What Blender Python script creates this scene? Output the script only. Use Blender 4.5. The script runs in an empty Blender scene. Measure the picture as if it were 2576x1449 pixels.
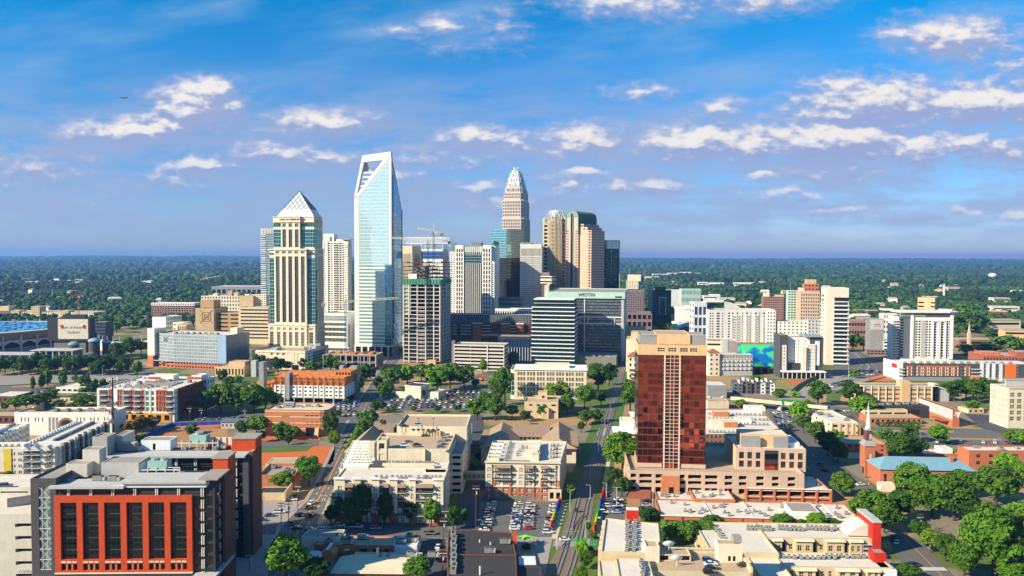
import bpy, math, random
import numpy as np
from mathutils import Vector, Matrix
R = random.Random(11)
sc = bpy.context.scene
COL = sc.collection
# ------------------------------------------------------------------ camera
FPX, CX, CY, HZ, CZ = 1983.0, 1288.0, 724.5, 650.0, 115.0
PIT = math.atan((CY - HZ) / FPX); ROL = math.radians(.2)
_f=Vector((0,math.cos(PIT),-math.sin(PIT)));_r0=Vector((1,0,0));_u0=Vector((0,math.sin(PIT),math.cos(PIT)))
_r = _r0 * math.cos(ROL) + _u0 * math.sin(ROL); _u = _u0 * math.cos(ROL) - _r0 * math.sin(ROL)
cd = bpy.data.cameras.new("camera"); cam = bpy.data.objects.new("camera", cd); COL.objects.link(cam)
cam.matrix_world=Matrix(((_r.x,_u.x,-_f.x,0),(_r.y,_u.y,-_f.y,0),(_r.z,_u.z,-_f.z,CZ),(0,0,0,1)))
cd.sensor_width = 36; cd.lens = 36 * FPX / 2576; cd.clip_start = 1; cd.clip_end = 200000
sc.camera = cam
# ------------------------------------------------------------------ light
SUN = Vector((-.885, -.465, .56)).normalized()
sd = bpy.data.lights.new("sun", 'SUN'); sd.energy = 5.0; sd.angle = math.radians(.5); sd.color = (1, .87, .66)
so=bpy.data.objects.new("sun",sd);COL.objects.link(so);so.rotation_euler=(-SUN).to_track_quat('-Z','Y').to_euler();so.location=(-300,-200,600)
sc.view_settings.view_transform='Standard';sc.view_settings.look='None';sc.view_settings.gamma=1;sc.view_settings.use_curve_mapping=False
sc.view_settings.exposure = .9
sc.cycles.max_bounces=5;sc.cycles.diffuse_bounces=2;sc.cycles.glossy_bounces=3;sc.cycles.volume_bounces=0;sc.cycles.transmission_bounces=1
sc.cycles.use_denoising=True;sc.cycles.denoiser='OPENIMAGEDENOISE';sc.cycles.denoising_input_passes='RGB_ALBEDO_NORMAL';sc.cycles.denoising_prefilter='ACCURATE';sc.cycles.use_adaptive_sampling=True;sc.cycles.adaptive_threshold=.012;sc.cycles.adaptive_min_samples=20
sc.cycles.caustics_reflective=False;sc.cycles.caustics_refractive=False;sc.cycles.sample_clamp_indirect=4
class NT:
 def __init__(s, nt): s.t = nt; s.L = nt.links
 def n(s, typ, **kw):
  n = s.t.nodes.new(typ)
  for k, v in kw.items():
   if k.startswith('i_'):
    key = k[2:]; key = int(key) if key.isdigit() else key
    if hasattr(v, 'is_linked') or isinstance(v, bpy.types.NodeSocket): s.L.new(v, n.inputs[key])
    else: n.inputs[key].default_value = v
   else: setattr(n, k, v)
  return n
 def m(s, op, a, b=None, c=None, clamp=False):
  n = s.t.nodes.new('ShaderNodeMath'); n.operation = op; n.use_clamp = clamp
  for i, x in enumerate((a, b, c)):
   if x is None: continue
   if isinstance(x, (int, float)): n.inputs[i].default_value = x
   else: s.L.new(x, n.inputs[i])
  return n.outputs[0]
 def v(s, op, a, b=None, c=None):
  n = s.t.nodes.new('ShaderNodeVectorMath'); n.operation = op
  for i, x in enumerate((a, b, c)):
   if x is None: continue
   if isinstance(x, (tuple, list)): n.inputs[i].default_value = x
   else: s.L.new(x, n.inputs[i])
  return n.outputs['Value'] if op in ('LENGTH', 'DOT_PRODUCT') else n.outputs[0]
 def mix(s, f, a, b, op='MIX'):
  n = s.t.nodes.new('ShaderNodeMix'); n.data_type = 'RGBA'; n.blend_type = op
  for i, x in ((0, f), (6, a), (7, b)):
   if isinstance(x, (int, float)): n.inputs[i].default_value = x
   elif isinstance(x, tuple): n.inputs[i].default_value = x if len(x) == 4 else (*x, 1)
   else: s.L.new(x, n.inputs[i])
  return n.outputs[2]
 def ss(s, x, a, b, lo=0., hi=1.):
  n = s.t.nodes.new('ShaderNodeMapRange'); n.interpolation_type = 'SMOOTHSTEP'
  s.L.new(x,n.inputs[0]);n.inputs[1].default_value=a;n.inputs[2].default_value=b;n.inputs[3].default_value=lo;n.inputs[4].default_value=hi
  return n.outputs[0]
# ------------------------------------------------------------------ sky: Nishita plus drifting clouds, laid out by direction
CLOUDS=[(500,272,80,38,1.25),(535,245,45,30,1.2),(340,332,110,22,1.1),(235,342,90,16,.7),(430,320,80,20,.9),(810,316,95,26,.95),(700,388,95,18,.7),(810,402,85,14,.7),
 (505,420,60,14,.95),(450,450,70,32,.55),(1105,72,32,20,.8),(1010,86,48,10,.5),(1130,120,40,14,.3),(1262,75,50,36,.35),(1190,346,62,18,1.0),(1290,364,40,20,.7),(1470,354,74,28,1.1),
 (1435,462,60,26,.7),(1462,432,50,10,.9),(1600,18,165,24,.65),(1900,8,120,22,.7),(2390,100,115,36,1.0),(2250,90,50,14,.7),
 (1750,360,110,30,1.25),(1890,366,70,32,1.1),(2090,356,160,34,1.3),(2205,262,160,42,1.15),(2110,285,130,24,.9),(2460,264,140,30,1.3),(2300,376,70,24,1.05),(2430,362,110,26,.8),(2560,390,80,40,.5),
 (1810,272,45,18,.7),(1605,234,70,14,.6),(1650,467,60,14,.8),(1555,467,35,12,.75),(1210,467,50,14,.75),(1262,512,60,18,.7),(1910,442,30,8,.9),(1975,486,110,12,.6),(2130,526,90,9,.6),(2440,528,45,8,.8),(2560,537,45,13,.8),
 (80,432,160,34,.45),(260,500,60,20,.35),(1000,440,60,16,.6),(1120,400,160,26,.4),(2060,430,200,18,.4),(2540,180,110,60,.5),(640,640,10,4,.1)]
def cloud_field():
 g = bpy.data.node_groups.new("cloud_field", 'ShaderNodeTree'); t = NT(g)
 g.interface.new_socket("P",in_out='INPUT',socket_type='NodeSocketVector');g.interface.new_socket("D",in_out='OUTPUT',socket_type='NodeSocketFloat')
 gi = t.n('NodeGroupInput'); go = t.n('NodeGroupOutput'); p = gi.outputs[0]
 wn = t.n('ShaderNodeTexNoise', i_Vector=t.v('MULTIPLY', p, (1.6, 2.2, 0)), i_Scale=1.0, i_Detail=4.0)
 q = t.v('ADD', p, t.v('MULTIPLY', t.v('SUBTRACT', wn.outputs['Color'], (.5, .5, .5)), (.8, .55, 0)))
 acc = None
 for x, y, rx, ry, s in CLOUDS:
  e=t.v('LENGTH',t.v('MULTIPLY',t.v('SUBTRACT',q,(x/100,y/100,0)),(100/rx/1.95,100/ry/2.35,0)))
  d = t.m('MULTIPLY_ADD', e, -s, s)
  acc = d if acc is None else t.m('MAXIMUM', acc, d)
 fb=t.n('ShaderNodeTexNoise',i_Vector=t.v('MULTIPLY',p,(2.4,4.6,0)),i_Scale=1.0,i_Detail=6.0,i_Roughness=.52)
 fb2=t.n('ShaderNodeTexNoise',i_Vector=t.v('MULTIPLY',p,(.55,1.9,0)),i_Scale=1.0,i_Detail=6.0,i_Roughness=.55)
 d = t.m('ADD', t.m('MAXIMUM', acc, -.35), t.m('MULTIPLY', t.m('SUBTRACT', fb.outputs['Fac'], .5), 1.0))
 d = t.m('ADD', d, t.m('MULTIPLY', t.m('SUBTRACT', fb2.outputs['Fac'], .5), .35))
 g.links.new(d, go.inputs[0]); return g
def world():
 w=bpy.data.worlds.new("World");sc.world=w;w.use_nodes=True;nt=w.node_tree;nt.nodes.clear();t=NT(nt)
 sky=t.n('ShaderNodeTexSky',sky_type='NISHITA',sun_disc=False,sun_elevation=math.asin(SUN.z),sun_rotation=math.atan2(SUN.x,SUN.y),air_density=1.0,dust_density=.3,ozone_density=3.0,altitude=200)
 dv = t.n('ShaderNodeTexCoord').outputs['Generated']
 sp = t.n('ShaderNodeSeparateXYZ', i_0=dv)
 ay = t.m('MAXIMUM', t.m('ABSOLUTE', sp.outputs[1]), .02)
 px = t.m('MULTIPLY_ADD', t.m('DIVIDE', sp.outputs[0], ay), FPX / 100, CX / 100)
 py = t.m('MULTIPLY_ADD', t.m('DIVIDE', sp.outputs[2], ay), -FPX / 100, HZ / 100)
 P = t.n('ShaderNodeCombineXYZ', i_0=px, i_1=py).outputs[0]
 G = cloud_field()
 a = t.n('ShaderNodeGroup', node_tree=G, i_0=P).outputs[0]
 b = t.n('ShaderNodeGroup', node_tree=G, i_0=t.v('ADD', P, (-.09, -.20, 0))).outputs[0]
 cover = t.ss(a, -.06, .72)
 lit = t.ss(t.m('SUBTRACT', a, b), -.16, .36)
 body = t.ss(a, .2, .8)
 ci=t.n('ShaderNodeTexNoise',i_Vector=t.v('MULTIPLY',t.n('ShaderNodeMapping',i_Vector=P,i_Rotation=(0,0,.12)).outputs[0],(.2,.8,0)),i_Scale=1.0,i_Detail=5.0,i_Roughness=.55)
 cir = t.m('MULTIPLY', t.ss(ci.outputs['Fac'], .38, .9), t.ss(py, 5.6, 1.0, 0.15, .95))
 haz=t.n('ShaderNodeTexNoise',i_Vector=t.v('MULTIPLY',P,(.35,1.5,0)),i_Scale=1.0,i_Detail=6.0,i_Roughness=.6)
 veil=t.m('MULTIPLY',t.ss(haz.outputs['Fac'],.3,.62),t.m('MULTIPLY',t.ss(py,1.2,4.0),t.ss(py,6.6,5.4,.1,.85)))
 el = t.m('MULTIPLY', t.m('SUBTRACT', 6.5, py), 1 / 6.5, clamp=True)
 base = t.mix(1.0, sky.outputs[0], t.mix(el, SKY_LO, SKY_HI), 'MULTIPLY')
 c = t.mix(cir, base, (2.6, 4.4, 6.9))
 c = t.mix(veil, c, (3.1, 4.0, 6.1))
 cc = t.mix(lit, (3.0, 3.7, 6.0), t.mix(body, (4.4, 4.7, 6.6), (8.0, 7.7, 7.5)))
 low = t.ss(py, 3.2, 5.8, 1.0, .65)
 c = t.mix(t.m('MULTIPLY', cover, low), c, cc)
 bg = t.n('ShaderNodeBackground', i_Color=c, i_Strength=.061)
 out = t.n('ShaderNodeOutputWorld'); nt.links.new(bg.outputs[0], out.inputs[0])
SKY_LO = (.78, .84, 1.22); SKY_HI = (.0, .95, 1.45)
world()
# ------------------------------------------------------------------ pixel -> world
def ray(x, y): return _f * FPX + _r * (x - CX) + _u * (CY - y)
def gp(x, y, z=0.):
 d = ray(x, y); k = (z - CZ) / d.z; return Vector((d.x * k, d.y * k, z))
def at(x, y, Y):
 d = ray(x, y); k = Y / d.y; return Vector((d.x * k, Y, CZ + d.z * k))
def Yof(yb): return gp(CX, yb).y
# ------------------------------------------------------------------ materials
def lin(h):
 if isinstance(h, tuple): return (*h, 1)
 return (*[((c/255)/12.92 if c/255 <= .04045 else ((c/255+.055)/1.055) ** 2.4) for c in (int(h[i:i+2],16) for i in (0,2,4))],1)
MATS = {}
def _new(name):
 m = bpy.data.materials.new(name); m.use_nodes = True; nt = m.node_tree; nt.nodes.clear(); t = NT(nt)
 b=t.n('ShaderNodeBsdfPrincipled');o=t.n('ShaderNodeOutputMaterial');nt.links.new(b.outputs[0],o.inputs[0]);MATS[name]=m
 return m, t, b
def wallm(name, col, rough=.85, var=.22, sc_=.25, streak=.12, metal=0., spec=.3, bump=0.):
 m, t, b = _new(name); c = lin(col)
 pos = t.n('ShaderNodeNewGeometry').outputs['Position']
 n1 = t.n('ShaderNodeTexNoise', i_Vector=pos, i_Scale=sc_, i_Detail=6.0, i_Roughness=.65)
 n2 = t.n('ShaderNodeTexNoise', i_Vector=t.v('MULTIPLY', pos, (.9, .9, .07)), i_Scale=1.0, i_Detail=3.0)
 f=t.m('ADD',t.m('MULTIPLY',t.m('SUBTRACT',n1.outputs['Fac'],.5),2*var),t.m('MULTIPLY',t.m('SUBTRACT',n2.outputs['Fac'],.5),2*streak))
 f=t.m('ADD',f,t.m('MULTIPLY',t.m('SUBTRACT',t.n('ShaderNodeObjectInfo').outputs['Random'],.5),.06))
 k = t.m('ADD', f, 1.0)
 col_=t.mix(1.0,c,t.n('ShaderNodeCombineColor',i_0=k,i_1=k,i_2=t.m('MULTIPLY_ADD',f,1.15,1.0)).outputs[0],'MULTIPLY')
 m.node_tree.links.new(col_,b.inputs['Base Color']);b.inputs['Roughness'].default_value=rough;b.inputs['Metallic'].default_value=metal
 b.inputs['Specular IOR Level'].default_value = spec
 return m
def glassm(name, col, col2=None, rough=.06, metal=0., ior=1.75, thr=.6):
 m, t, b = _new(name); r = t.n('ShaderNodeObjectInfo').outputs['Random']
 pos = t.n('ShaderNodeNewGeometry').outputs['Position']
 wn = t.n('ShaderNodeTexNoise', i_Vector=pos, i_Scale=.22, i_Detail=2.0)
 f = t.ss(t.m('ADD', r, t.m('MULTIPLY', t.m('SUBTRACT', wn.outputs['Fac'], .5), .9)), thr, thr + .35)
 m.node_tree.links.new(t.mix(f, lin(col), lin(col2 or col)), b.inputs['Base Color'])
 b.inputs['Roughness'].default_value=rough;b.inputs['Metallic'].default_value=metal;b.inputs['IOR'].default_value=ior
 bp=t.n('ShaderNodeBump',i_Strength=.06,i_Distance=.5,i_Height=t.n('ShaderNodeTexNoise',i_Vector=pos,i_Scale=.35).outputs['Fac'])
 m.node_tree.links.new(bp.outputs[0], b.inputs['Normal'])
 return m
def curtm(name,col,line,dx,dz,lw=.06,lz=.08,metal=.7,rough=.08,span=0.,spcol=None,jit=.02,var=.15,ior=1.6,linerough=.5):
 """glazed curtain wall laid out in metres on the face's own UVs: mullions, floor lines, optional spandrel band, panes that lean a little"""
 m, t, b = _new(name); L = m.node_tree.links
 uv = t.n('ShaderNodeSeparateXYZ', i_0=t.n('ShaderNodeUVMap').outputs[0])
 u = t.m('DIVIDE', uv.outputs[0], dx); v = t.m('DIVIDE', uv.outputs[1], dz)
 fu = t.m('FRACT', u); fv = t.m('FRACT', v)
 mk = t.m('MAXIMUM', t.m('LESS_THAN', fu, lw), t.m('LESS_THAN', fv, lz))
 pid = t.n('ShaderNodeCombineXYZ', i_0=t.m('FLOOR', u), i_1=t.m('FLOOR', v)).outputs[0]
 wn = t.n('ShaderNodeTexWhiteNoise', noise_dimensions='2D', i_Vector=pid)
 c=t.mix(1.0,lin(col),t.n('ShaderNodeMapRange',i_0=wn.outputs['Value'],i_3=1-var,i_4=1+var).outputs[0],'MULTIPLY')
 if span:
  c = t.mix(t.m('MULTIPLY', t.m('LESS_THAN', fv, span + lz), 1.0), c, lin(spcol))
 c = t.mix(mk, c, lin(line)); L.new(c, b.inputs['Base Color'])
 L.new(t.m('MULTIPLY_ADD',mk,-metal,metal),b.inputs['Metallic']);L.new(t.m('MULTIPLY_ADD',mk,linerough-rough,rough),b.inputs['Roughness'])
 b.inputs['IOR'].default_value = ior
 nr = t.n('ShaderNodeNewGeometry').outputs['Normal']
 nn=t.v('NORMALIZE',t.v('ADD',nr,t.v('MULTIPLY',t.v('SUBTRACT',wn.outputs['Color'],(.5,.5,.5)),(jit,jit,jit))))
 L.new(nn, b.inputs['Normal'])
 return m
def leafm(name, col, col2):
 m, t, b = _new(name); oi = t.n('ShaderNodeObjectInfo'); pos = t.n('ShaderNodeTexCoord').outputs['Object']
 n = t.n('ShaderNodeTexNoise', i_Vector=pos, i_Scale=2.3, i_Detail=3.0)
 f=t.m('ADD',t.m('MULTIPLY',oi.outputs['Random'],.6),t.m('MULTIPLY',t.ss(n.outputs['Fac'],.3,.7),.4))
 c = t.mix(1.0, t.mix(f, lin(col), lin(col2)), oi.outputs['Color'], 'MULTIPLY')
 m.node_tree.links.new(c,b.inputs['Base Color']);b.inputs['Roughness'].default_value=.65;b.inputs['Specular IOR Level'].default_value=.25
 tr = t.n('ShaderNodeBsdfTranslucent'); m.node_tree.links.new(c, tr.inputs[0])
 mx=t.n('ShaderNodeMixShader',i_0=.25);m.node_tree.links.new(b.outputs[0],mx.inputs[1]);m.node_tree.links.new(tr.outputs[0],mx.inputs[2])
 m.node_tree.links.new(mx.outputs[0], t.t.nodes['Material Output'].inputs[0])
 return m
def paintm():
 m,t,b=_new("car_paint");m.node_tree.links.new(t.n('ShaderNodeObjectInfo').outputs['Color'],b.inputs['Base Color'])
 b.inputs['Roughness'].default_value = .28; b.inputs['Coat Weight'].default_value = .6; return m
# ------------------------------------------------------------------ mesh builder
class MB:
 def __init__(s): s.v = []; s.f = []; s.m = []; s.uv = []
 def poly(s, pts, mi=0, uv=None):
  k=len(s.v);s.v.extend([tuple(p) for p in pts]);s.f.append(tuple(range(k,k+len(pts))));s.m.append(mi);s.uv.append(uv)
 def box(s, x0, x1, y0, y1, z0, z1, mi=0):
  a, b, c, d = (x0, y0), (x1, y0), (x1, y1), (x0, y1); s.prism([a, b, c, d], z0, z1, mi)
 def prism(s, pl, z0, z1, mi=0, top=None):
  top = top or pl; n = len(pl)
  for i in range(n):
   p, q, r, t = pl[i], pl[(i + 1) % n], top[(i + 1) % n], top[i]
   s.poly([(p[0], p[1], z0), (q[0], q[1], z0), (r[0], r[1], z1), (t[0], t[1], z1)], mi)
  s.poly([(p[0], p[1], z1) for p in top], mi); s.poly([(p[0], p[1], z0) for p in reversed(pl)], mi)
 def bar(s, p, q, r, mi=0, n=4, r2=None):
  p = Vector(p); q = Vector(q); d = (q - p); r2 = r if r2 is None else r2
  if d.length < 1e-6: return
  d.normalize();a=d.cross(Vector((0,0,1)) if abs(d.z) < .9 else Vector((1,0,0))).normalized();b=d.cross(a)
  A=[p+(a*math.cos((i+.5)*2*math.pi/n)+b*math.sin((i+.5)*2*math.pi/n))*r for i in range(n)]
  B=[q+(a*math.cos((i+.5)*2*math.pi/n)+b*math.sin((i+.5)*2*math.pi/n))*r2 for i in range(n)]
  for i in range(n): s.poly([A[i], B[i], B[(i + 1) % n], A[(i + 1) % n]], mi)
  s.poly(A, mi); s.poly(B[::-1], mi)
 def mesh(s, name, mats):
  me = bpy.data.meshes.new(name); me.from_pydata(s.v, [], s.f)
  for m in mats: me.materials.append(m)
  if len(mats) > 1: me.polygons.foreach_set('material_index', s.m)
  if any(u is not None for u in s.uv):
   ul = me.uv_layers.new(name="UVMap"); fl = []
   for f, u in zip(s.f, s.uv): fl.extend(c for p in (u or [(0, 0)] * len(f)) for c in p)
   ul.data.foreach_set('uv', fl)
  me.update(); return me
 def build(s, name, mats, parent=None):
  if not isinstance(mats, (list, tuple)): mats = [mats]
  return put(name, s.mesh(name, mats), parent)
def put(name, me, parent=None, M=None):
 o = bpy.data.objects.new(name, me); COL.objects.link(o)
 if parent is not None: o.parent = parent
 if M is not None: o.matrix_local = M
 return o
def tag(o, label=None, cat=None, group=None, kind=None):
 for k, v in (('label', label), ('category', cat), ('group', group), ('kind', kind)):
  if v: o[k] = v
 return o
def empty(name, loc, rz=0., label=None, cat=None, group=None):
 o=bpy.data.objects.new(name,None);COL.objects.link(o);o.location=loc;o.rotation_euler=(0,0,rz);o.empty_display_size=2
 return tag(o, label, cat, group)
def ordn(i): return ['first','second','third','fourth','fifth','sixth','seventh','eighth','ninth','tenth','eleventh','twelfth','thirteenth','fourteenth','fifteenth','sixteenth','seventeenth','eighteenth','nineteenth','twentieth'][i] if i < 20 else f'{i + 1}th'
# ------------------------------------------------------------------ facades and buildings
PANES = {}
def pane(w, h, rec, mx, mz, g, fr, bw=.09):
 k = (round(w, 1), round(h, 1), round(rec, 2), mx, mz, g.name, fr.name if fr else '')
 if k in PANES: return PANES[k]
 b = MB(); a, c = w / 2, h / 2
 b.poly([(-a, rec, -c), (a, rec, -c), (a, rec, c), (-a, rec, c)], 0, [(0, 0), (w, 0), (w, h), (0, h)])
 if fr:
  y = rec - .06
  for i in range(1, mx):
   x = -a + w * i / mx; b.box(x - bw, x + bw, y, rec + .02, -c, c, 1)
  for i in range(1, mz):
   z = -c + h * i / mz; b.box(-a, a, y + .004, rec + .02, z - bw, z + bw, 1)
 PANES[k] = b.mesh("window", [g] + ([fr] if fr else [])); return PANES[k]
def ival(n, lo, hi, frac, off=.5):
 s=(hi-lo)/n;return [(lo+s*(i+off*(1-frac)),lo+s*(i+off*(1-frac)+frac)) for i in range(n)]
def style(cols=4,rows=4,fw=.55,fh=.55,ml=0.,mr=0.,mb=0.,mt=0.,rec=.35,g='glass',mx=1,mz=1,fr=None,nm='window',fcols=None,frows=None,skip=None,off=.5,bw=.09):
 return dict(cols=cols,rows=rows,fw=fw,fh=fh,ml=ml,mr=mr,mb=mb,mt=mt,rec=rec,g=g,mx=mx,mz=mz,fr=fr,nm=nm,fcols=fcols,frows=frows,skip=skip,off=off,bw=bw)
FOOT = []
def clear_of(x, y, m=0.):
 for b, x0, y0, x1, y1 in FOOT:
  u, v = b.loc(x, y)
  if x0 - m < u < x1 + m and y0 - m < v < y1 + m: return False
 return True
V2 = lambda p: Vector((p[0], p[1]))
class B:
 """a building: an Empty at its front left corner, local x along the front, y into the depth"""
 def __init__(s,name,label,cat,xl,xr,yb=None,Y=None,xs=None,depth=20.,yaw=9.8,group=None,dmax=130.):
  A = gp(xl, yb) if yb is not None else at(xl, HZ, Y)
  s.Y = A.y; s.A = Vector((A.x, A.y)); a = math.radians(yaw); s.a = a
  s.vx = Vector((math.cos(a), -math.sin(a))); s.uy = Vector((math.sin(a), math.cos(a)))
  s.root = empty(name, (A.x, A.y, 0), -a, label, cat, group); s.wins = []
  s.w = s.X(xr); s.d = depth; s.xl = xl
  if xs is not None:
   o = s.A + s.vx * s.w if xs > xr else s.A
   s.d = max(4., s._solve(o, s.uy, xs)); s.d = min(s.d, dmax)
 def _solve(s, o, dirv, px):
  d = ray(px, HZ + 60); D = Vector((d.x, d.y)).normalized()
  det = dirv.x * -D.y + D.x * dirv.y
  rx, ry = -o.x, -o.y
  return (rx * -D.y + D.x * ry) / det
 def X(s, px, y=0.): return s._solve(s.A + s.uy * y, s.vx, px)
 def Dp(s, px, x=0.): return s._solve(s.A + s.vx * x, s.uy, px)
 def z(s, py, x=0., y=0.):
  p = s.A + s.vx * x + s.uy * y; return at(s.xl, py, p.y).z
 def loc(s, wx, wy):
  q = Vector((wx, wy)) - s.A; return (q.dot(s.vx), q.dot(s.uy))
 def P(s, px, py, z):
  g = gp(px, py, z); return s.loc(g.x, g.y)
 def rect(s): return [(0, 0), (s.w, 0), (s.w, s.d), (0, s.d)]
 def vol(s, part, pl, z0, z1, wall, st={}, roof=None, par=0., pw=.4, cap=None):
  wall = MT(wall); mb = MB(); n = len(pl)
  for i in range(n):
   p, q = V2(pl[i]), V2(pl[(i + 1) % n]); L = (q - p).length
   if L < .05: continue
   S=(q-p)/L;N=Vector((-S.y,S.x));O=Vector((p.x,p.y,z0));S3=Vector((S.x,S.y,0));N3=Vector((N.x,N.y,0))
   t = st.get(i)
   if t is None:
    mb.poly([O,O+S3*L,O+S3*L+Vector((0,0,z1-z0)),O+Vector((0,0,z1-z0))],0,[(0,0),(L,0),(L,z1-z0),(0,z1-z0)])
   else:
    for tt in (t if isinstance(t, list) else [t]): s.face(mb, O, S3, N3, L, z1 - z0, tt)
  if roof is None and par == 0:
   mb.poly([(p[0], p[1], z1) for p in pl]);
  else:
   zr = z1 - par; inn = inset(pl, pw) if par > 0 else pl
   if par > 0:
    for i in range(n):
     a, b_, c, d = pl[i], pl[(i + 1) % n], inn[(i + 1) % n], inn[i]
     mb.poly([(a[0], a[1], z1), (b_[0], b_[1], z1), (c[0], c[1], z1), (d[0], d[1], z1)])
     mb.poly([(d[0], d[1], z1), (c[0], c[1], z1), (c[0], c[1], zr), (d[0], d[1], zr)])
   rb = MB(); rb.poly([(p[0], p[1], zr) for p in inn]); rb.build('roof', MT(roof or wall), s.root)
  return mb.build(part, wall, s.root)
 def face(s, mb, O, S, N, L, H, t):
  U = Vector((0, 0, 1))
  cols = t['fcols'] if t['fcols'] else ival(t['cols'], t['ml'], L - t['mr'], t['fw'], t['off'])
  rows = t['frows'] if t['frows'] else ival(t['rows'], t['mb'], H - t['mt'], t['fh'])
  rows=[(max(a,.02),min(b,H-.02)) for a,b in rows];cols=[(max(a,.02),min(b,L-.02)) for a,b in cols]
  P = lambda x, z, d=0.: O + S * x + U * z + N * d
  def q(x0, x1, z0, z1):
   if x1 - x0 > 1e-4 and z1 - z0 > 1e-4: mb.poly([P(x0, z0), P(x1, z0), P(x1, z1), P(x0, z1)])
  zc = 0.; r = t['rec']
  for ri, (z0, z1) in enumerate(rows):
   q(0, L, zc, z0); xc = 0.
   for ci, (x0, x1) in enumerate(cols):
    if t['skip'] and t['skip'](ci, ri): continue
    q(xc, x0, z0, z1); xc = x1
    mb.poly([P(x0,z0),P(x1,z0),P(x1,z0,r),P(x0,z0,r)]);mb.poly([P(x0,z1,r),P(x1,z1,r),P(x1,z1),P(x0,z1)])
    mb.poly([P(x0,z0,r),P(x0,z1,r),P(x0,z1),P(x0,z0)]);mb.poly([P(x1,z0),P(x1,z1),P(x1,z1,r),P(x1,z0,r)])
    c = P((x0 + x1) / 2, (z0 + z1) / 2)
    me=pane(x1-x0+.06,z1-z0+.06,r,t['mx'],t['mz'],MT(t['g']),MT(t['fr']) if t['fr'] else None,t['bw'])
    s.wins.append((t['nm'],me,Matrix(((S.x,N.x,0,c.x),(S.y,N.y,0,c.y),(0,0,1,c.z),(0,0,0,1)))))
   q(xc, L, z0, z1); zc = z1
  q(0, L, zc, H)
 def glass(s, p, q, z0, z1, m, nm='curtain_wall', out=.05):
  """a glazed skin between two plan points"""
  p,q=V2(p),V2(q);L=(q-p).length;S=(q-p)/L;N=Vector((S.y,-S.x))*out;p=p+N;q=q+N
  b=MB();b.poly([(p.x,p.y,z0),(q.x,q.y,z0),(q.x,q.y,z1),(p.x,p.y,z1)],0,[(0,0),(L,0),(L,z1-z0),(0,z1-z0)])
  return b.build(nm, MT(m), s.root)
 def box(s, part, x0, x1, y0, y1, z0, z1, m):
  b = MB(); b.box(x0, x1, y0, y1, z0, z1); return b.build(part, MT(m), s.root)
 def frus(s, part, r0, z0, r1, z1, m):
  b = MB(); f = lambda r: [(r[0], r[2]), (r[1], r[2]), (r[1], r[3]), (r[0], r[3])]
  b.prism(f(r0), z0, z1, 0, f(r1)); return b.build(part, MT(m), s.root)
 def gable(s, part, x0, x1, y0, y1, z0, z1, m, axis='x', hip=0., wall=None):
  b = MB()
  if axis == 'x':
   ym = (y0 + y1) / 2; a, c = (x0 + hip, ym, z1), (x1 - hip, ym, z1)
   b.poly([(x0, y0, z0), (x1, y0, z0), c, a]); b.poly([(x1, y1, z0), (x0, y1, z0), a, c])
   b.poly([(x1,y0,z0),(x1,y1,z0),c],0 if hip else 1);b.poly([(x0,y1,z0),(x0,y0,z0),a],0 if hip else 1)
  else:
   xm = (x0 + x1) / 2; a, c = (xm, y0 + hip, z1), (xm, y1 - hip, z1)
   b.poly([(x1, y0, z0), (x1, y1, z0), c, a]); b.poly([(x0, y1, z0), (x0, y0, z0), a, c])
   b.poly([(x0,y0,z0),(x1,y0,z0),a],0 if hip else 1);b.poly([(x1,y1,z0),(x0,y1,z0),c],0 if hip else 1)
  return b.build(part, [MT(m), MT(wall or m)], s.root)
 def ac(s,x,y,z,k=0,rot=0.): put('air_conditioner',ACM(k),s.root,Matrix.Translation((x,y,z)) @ Matrix.Rotation(rot,4,'Z'))
 def acrow(s, x0, y0, x1, y1, z, n, k=0, jit=.35):
  for i in range(n):
   f=i/max(1,n-1);s.ac(x0+(x1-x0)*f+R.uniform(-jit,jit),y0+(y1-y0)*f+R.uniform(-jit,jit),z,k,R.choice((0,math.pi/2)))
 def text(s, body, x, y, z, h, m, part='lettering', rz=0., ext=.1):
  c=bpy.data.curves.new("lettering",'FONT');c.body=body;c.size=h;c.extrude=ext;c.align_x='CENTER';c.align_y='CENTER'
  tmp=bpy.data.objects.new("lettering",c);COL.objects.link(tmp);dg=bpy.context.evaluated_depsgraph_get();dg.update()
  me=bpy.data.meshes.new_from_object(tmp.evaluated_get(dg));bpy.data.objects.remove(tmp);bpy.data.curves.remove(c);me.materials.clear();me.materials.append(MT(m));o=put(part,me,s.root,Matrix.Translation((x,y,z)) @ Matrix.Rotation(rz,4,'Z') @ Matrix.Rotation(math.pi/2,4,'X'));return o
 def done(s):
  FOOT.append((s, -4., -4., s.w + 4., s.d + 4.)); w = s.wins; n = {}
  for it in w: n.setdefault(it[0], []).append(it)
  for nm, L in n.items():
   for it in L[:100]: put(nm, it[1], s.root, it[2])
   if len(L) > 100:
    rest = L[100:]; b = MB(); mats = []
    vs, fs, ms, nv, uvs = [], [], [], 0, []
    for _, me, M in rest:
     ml = [m for m in me.materials]
     for m in ml:
      if m not in mats: mats.append(m)
     ul = me.uv_layers[0].data if me.uv_layers else None
     b0 = len(b.v); b.v.extend([tuple(M @ v.co) for v in me.vertices])
     for p in me.polygons:
      b.f.append(tuple(i+b0 for i in p.vertices));b.m.append(mats.index(ml[p.material_index]));b.uv.append([tuple(ul[i].uv) for i in p.loop_indices] if ul else None)
    tag(b.build('smaller_' + nm + 's', mats, s.root), kind='stuff')
  s.wins = []
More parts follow.
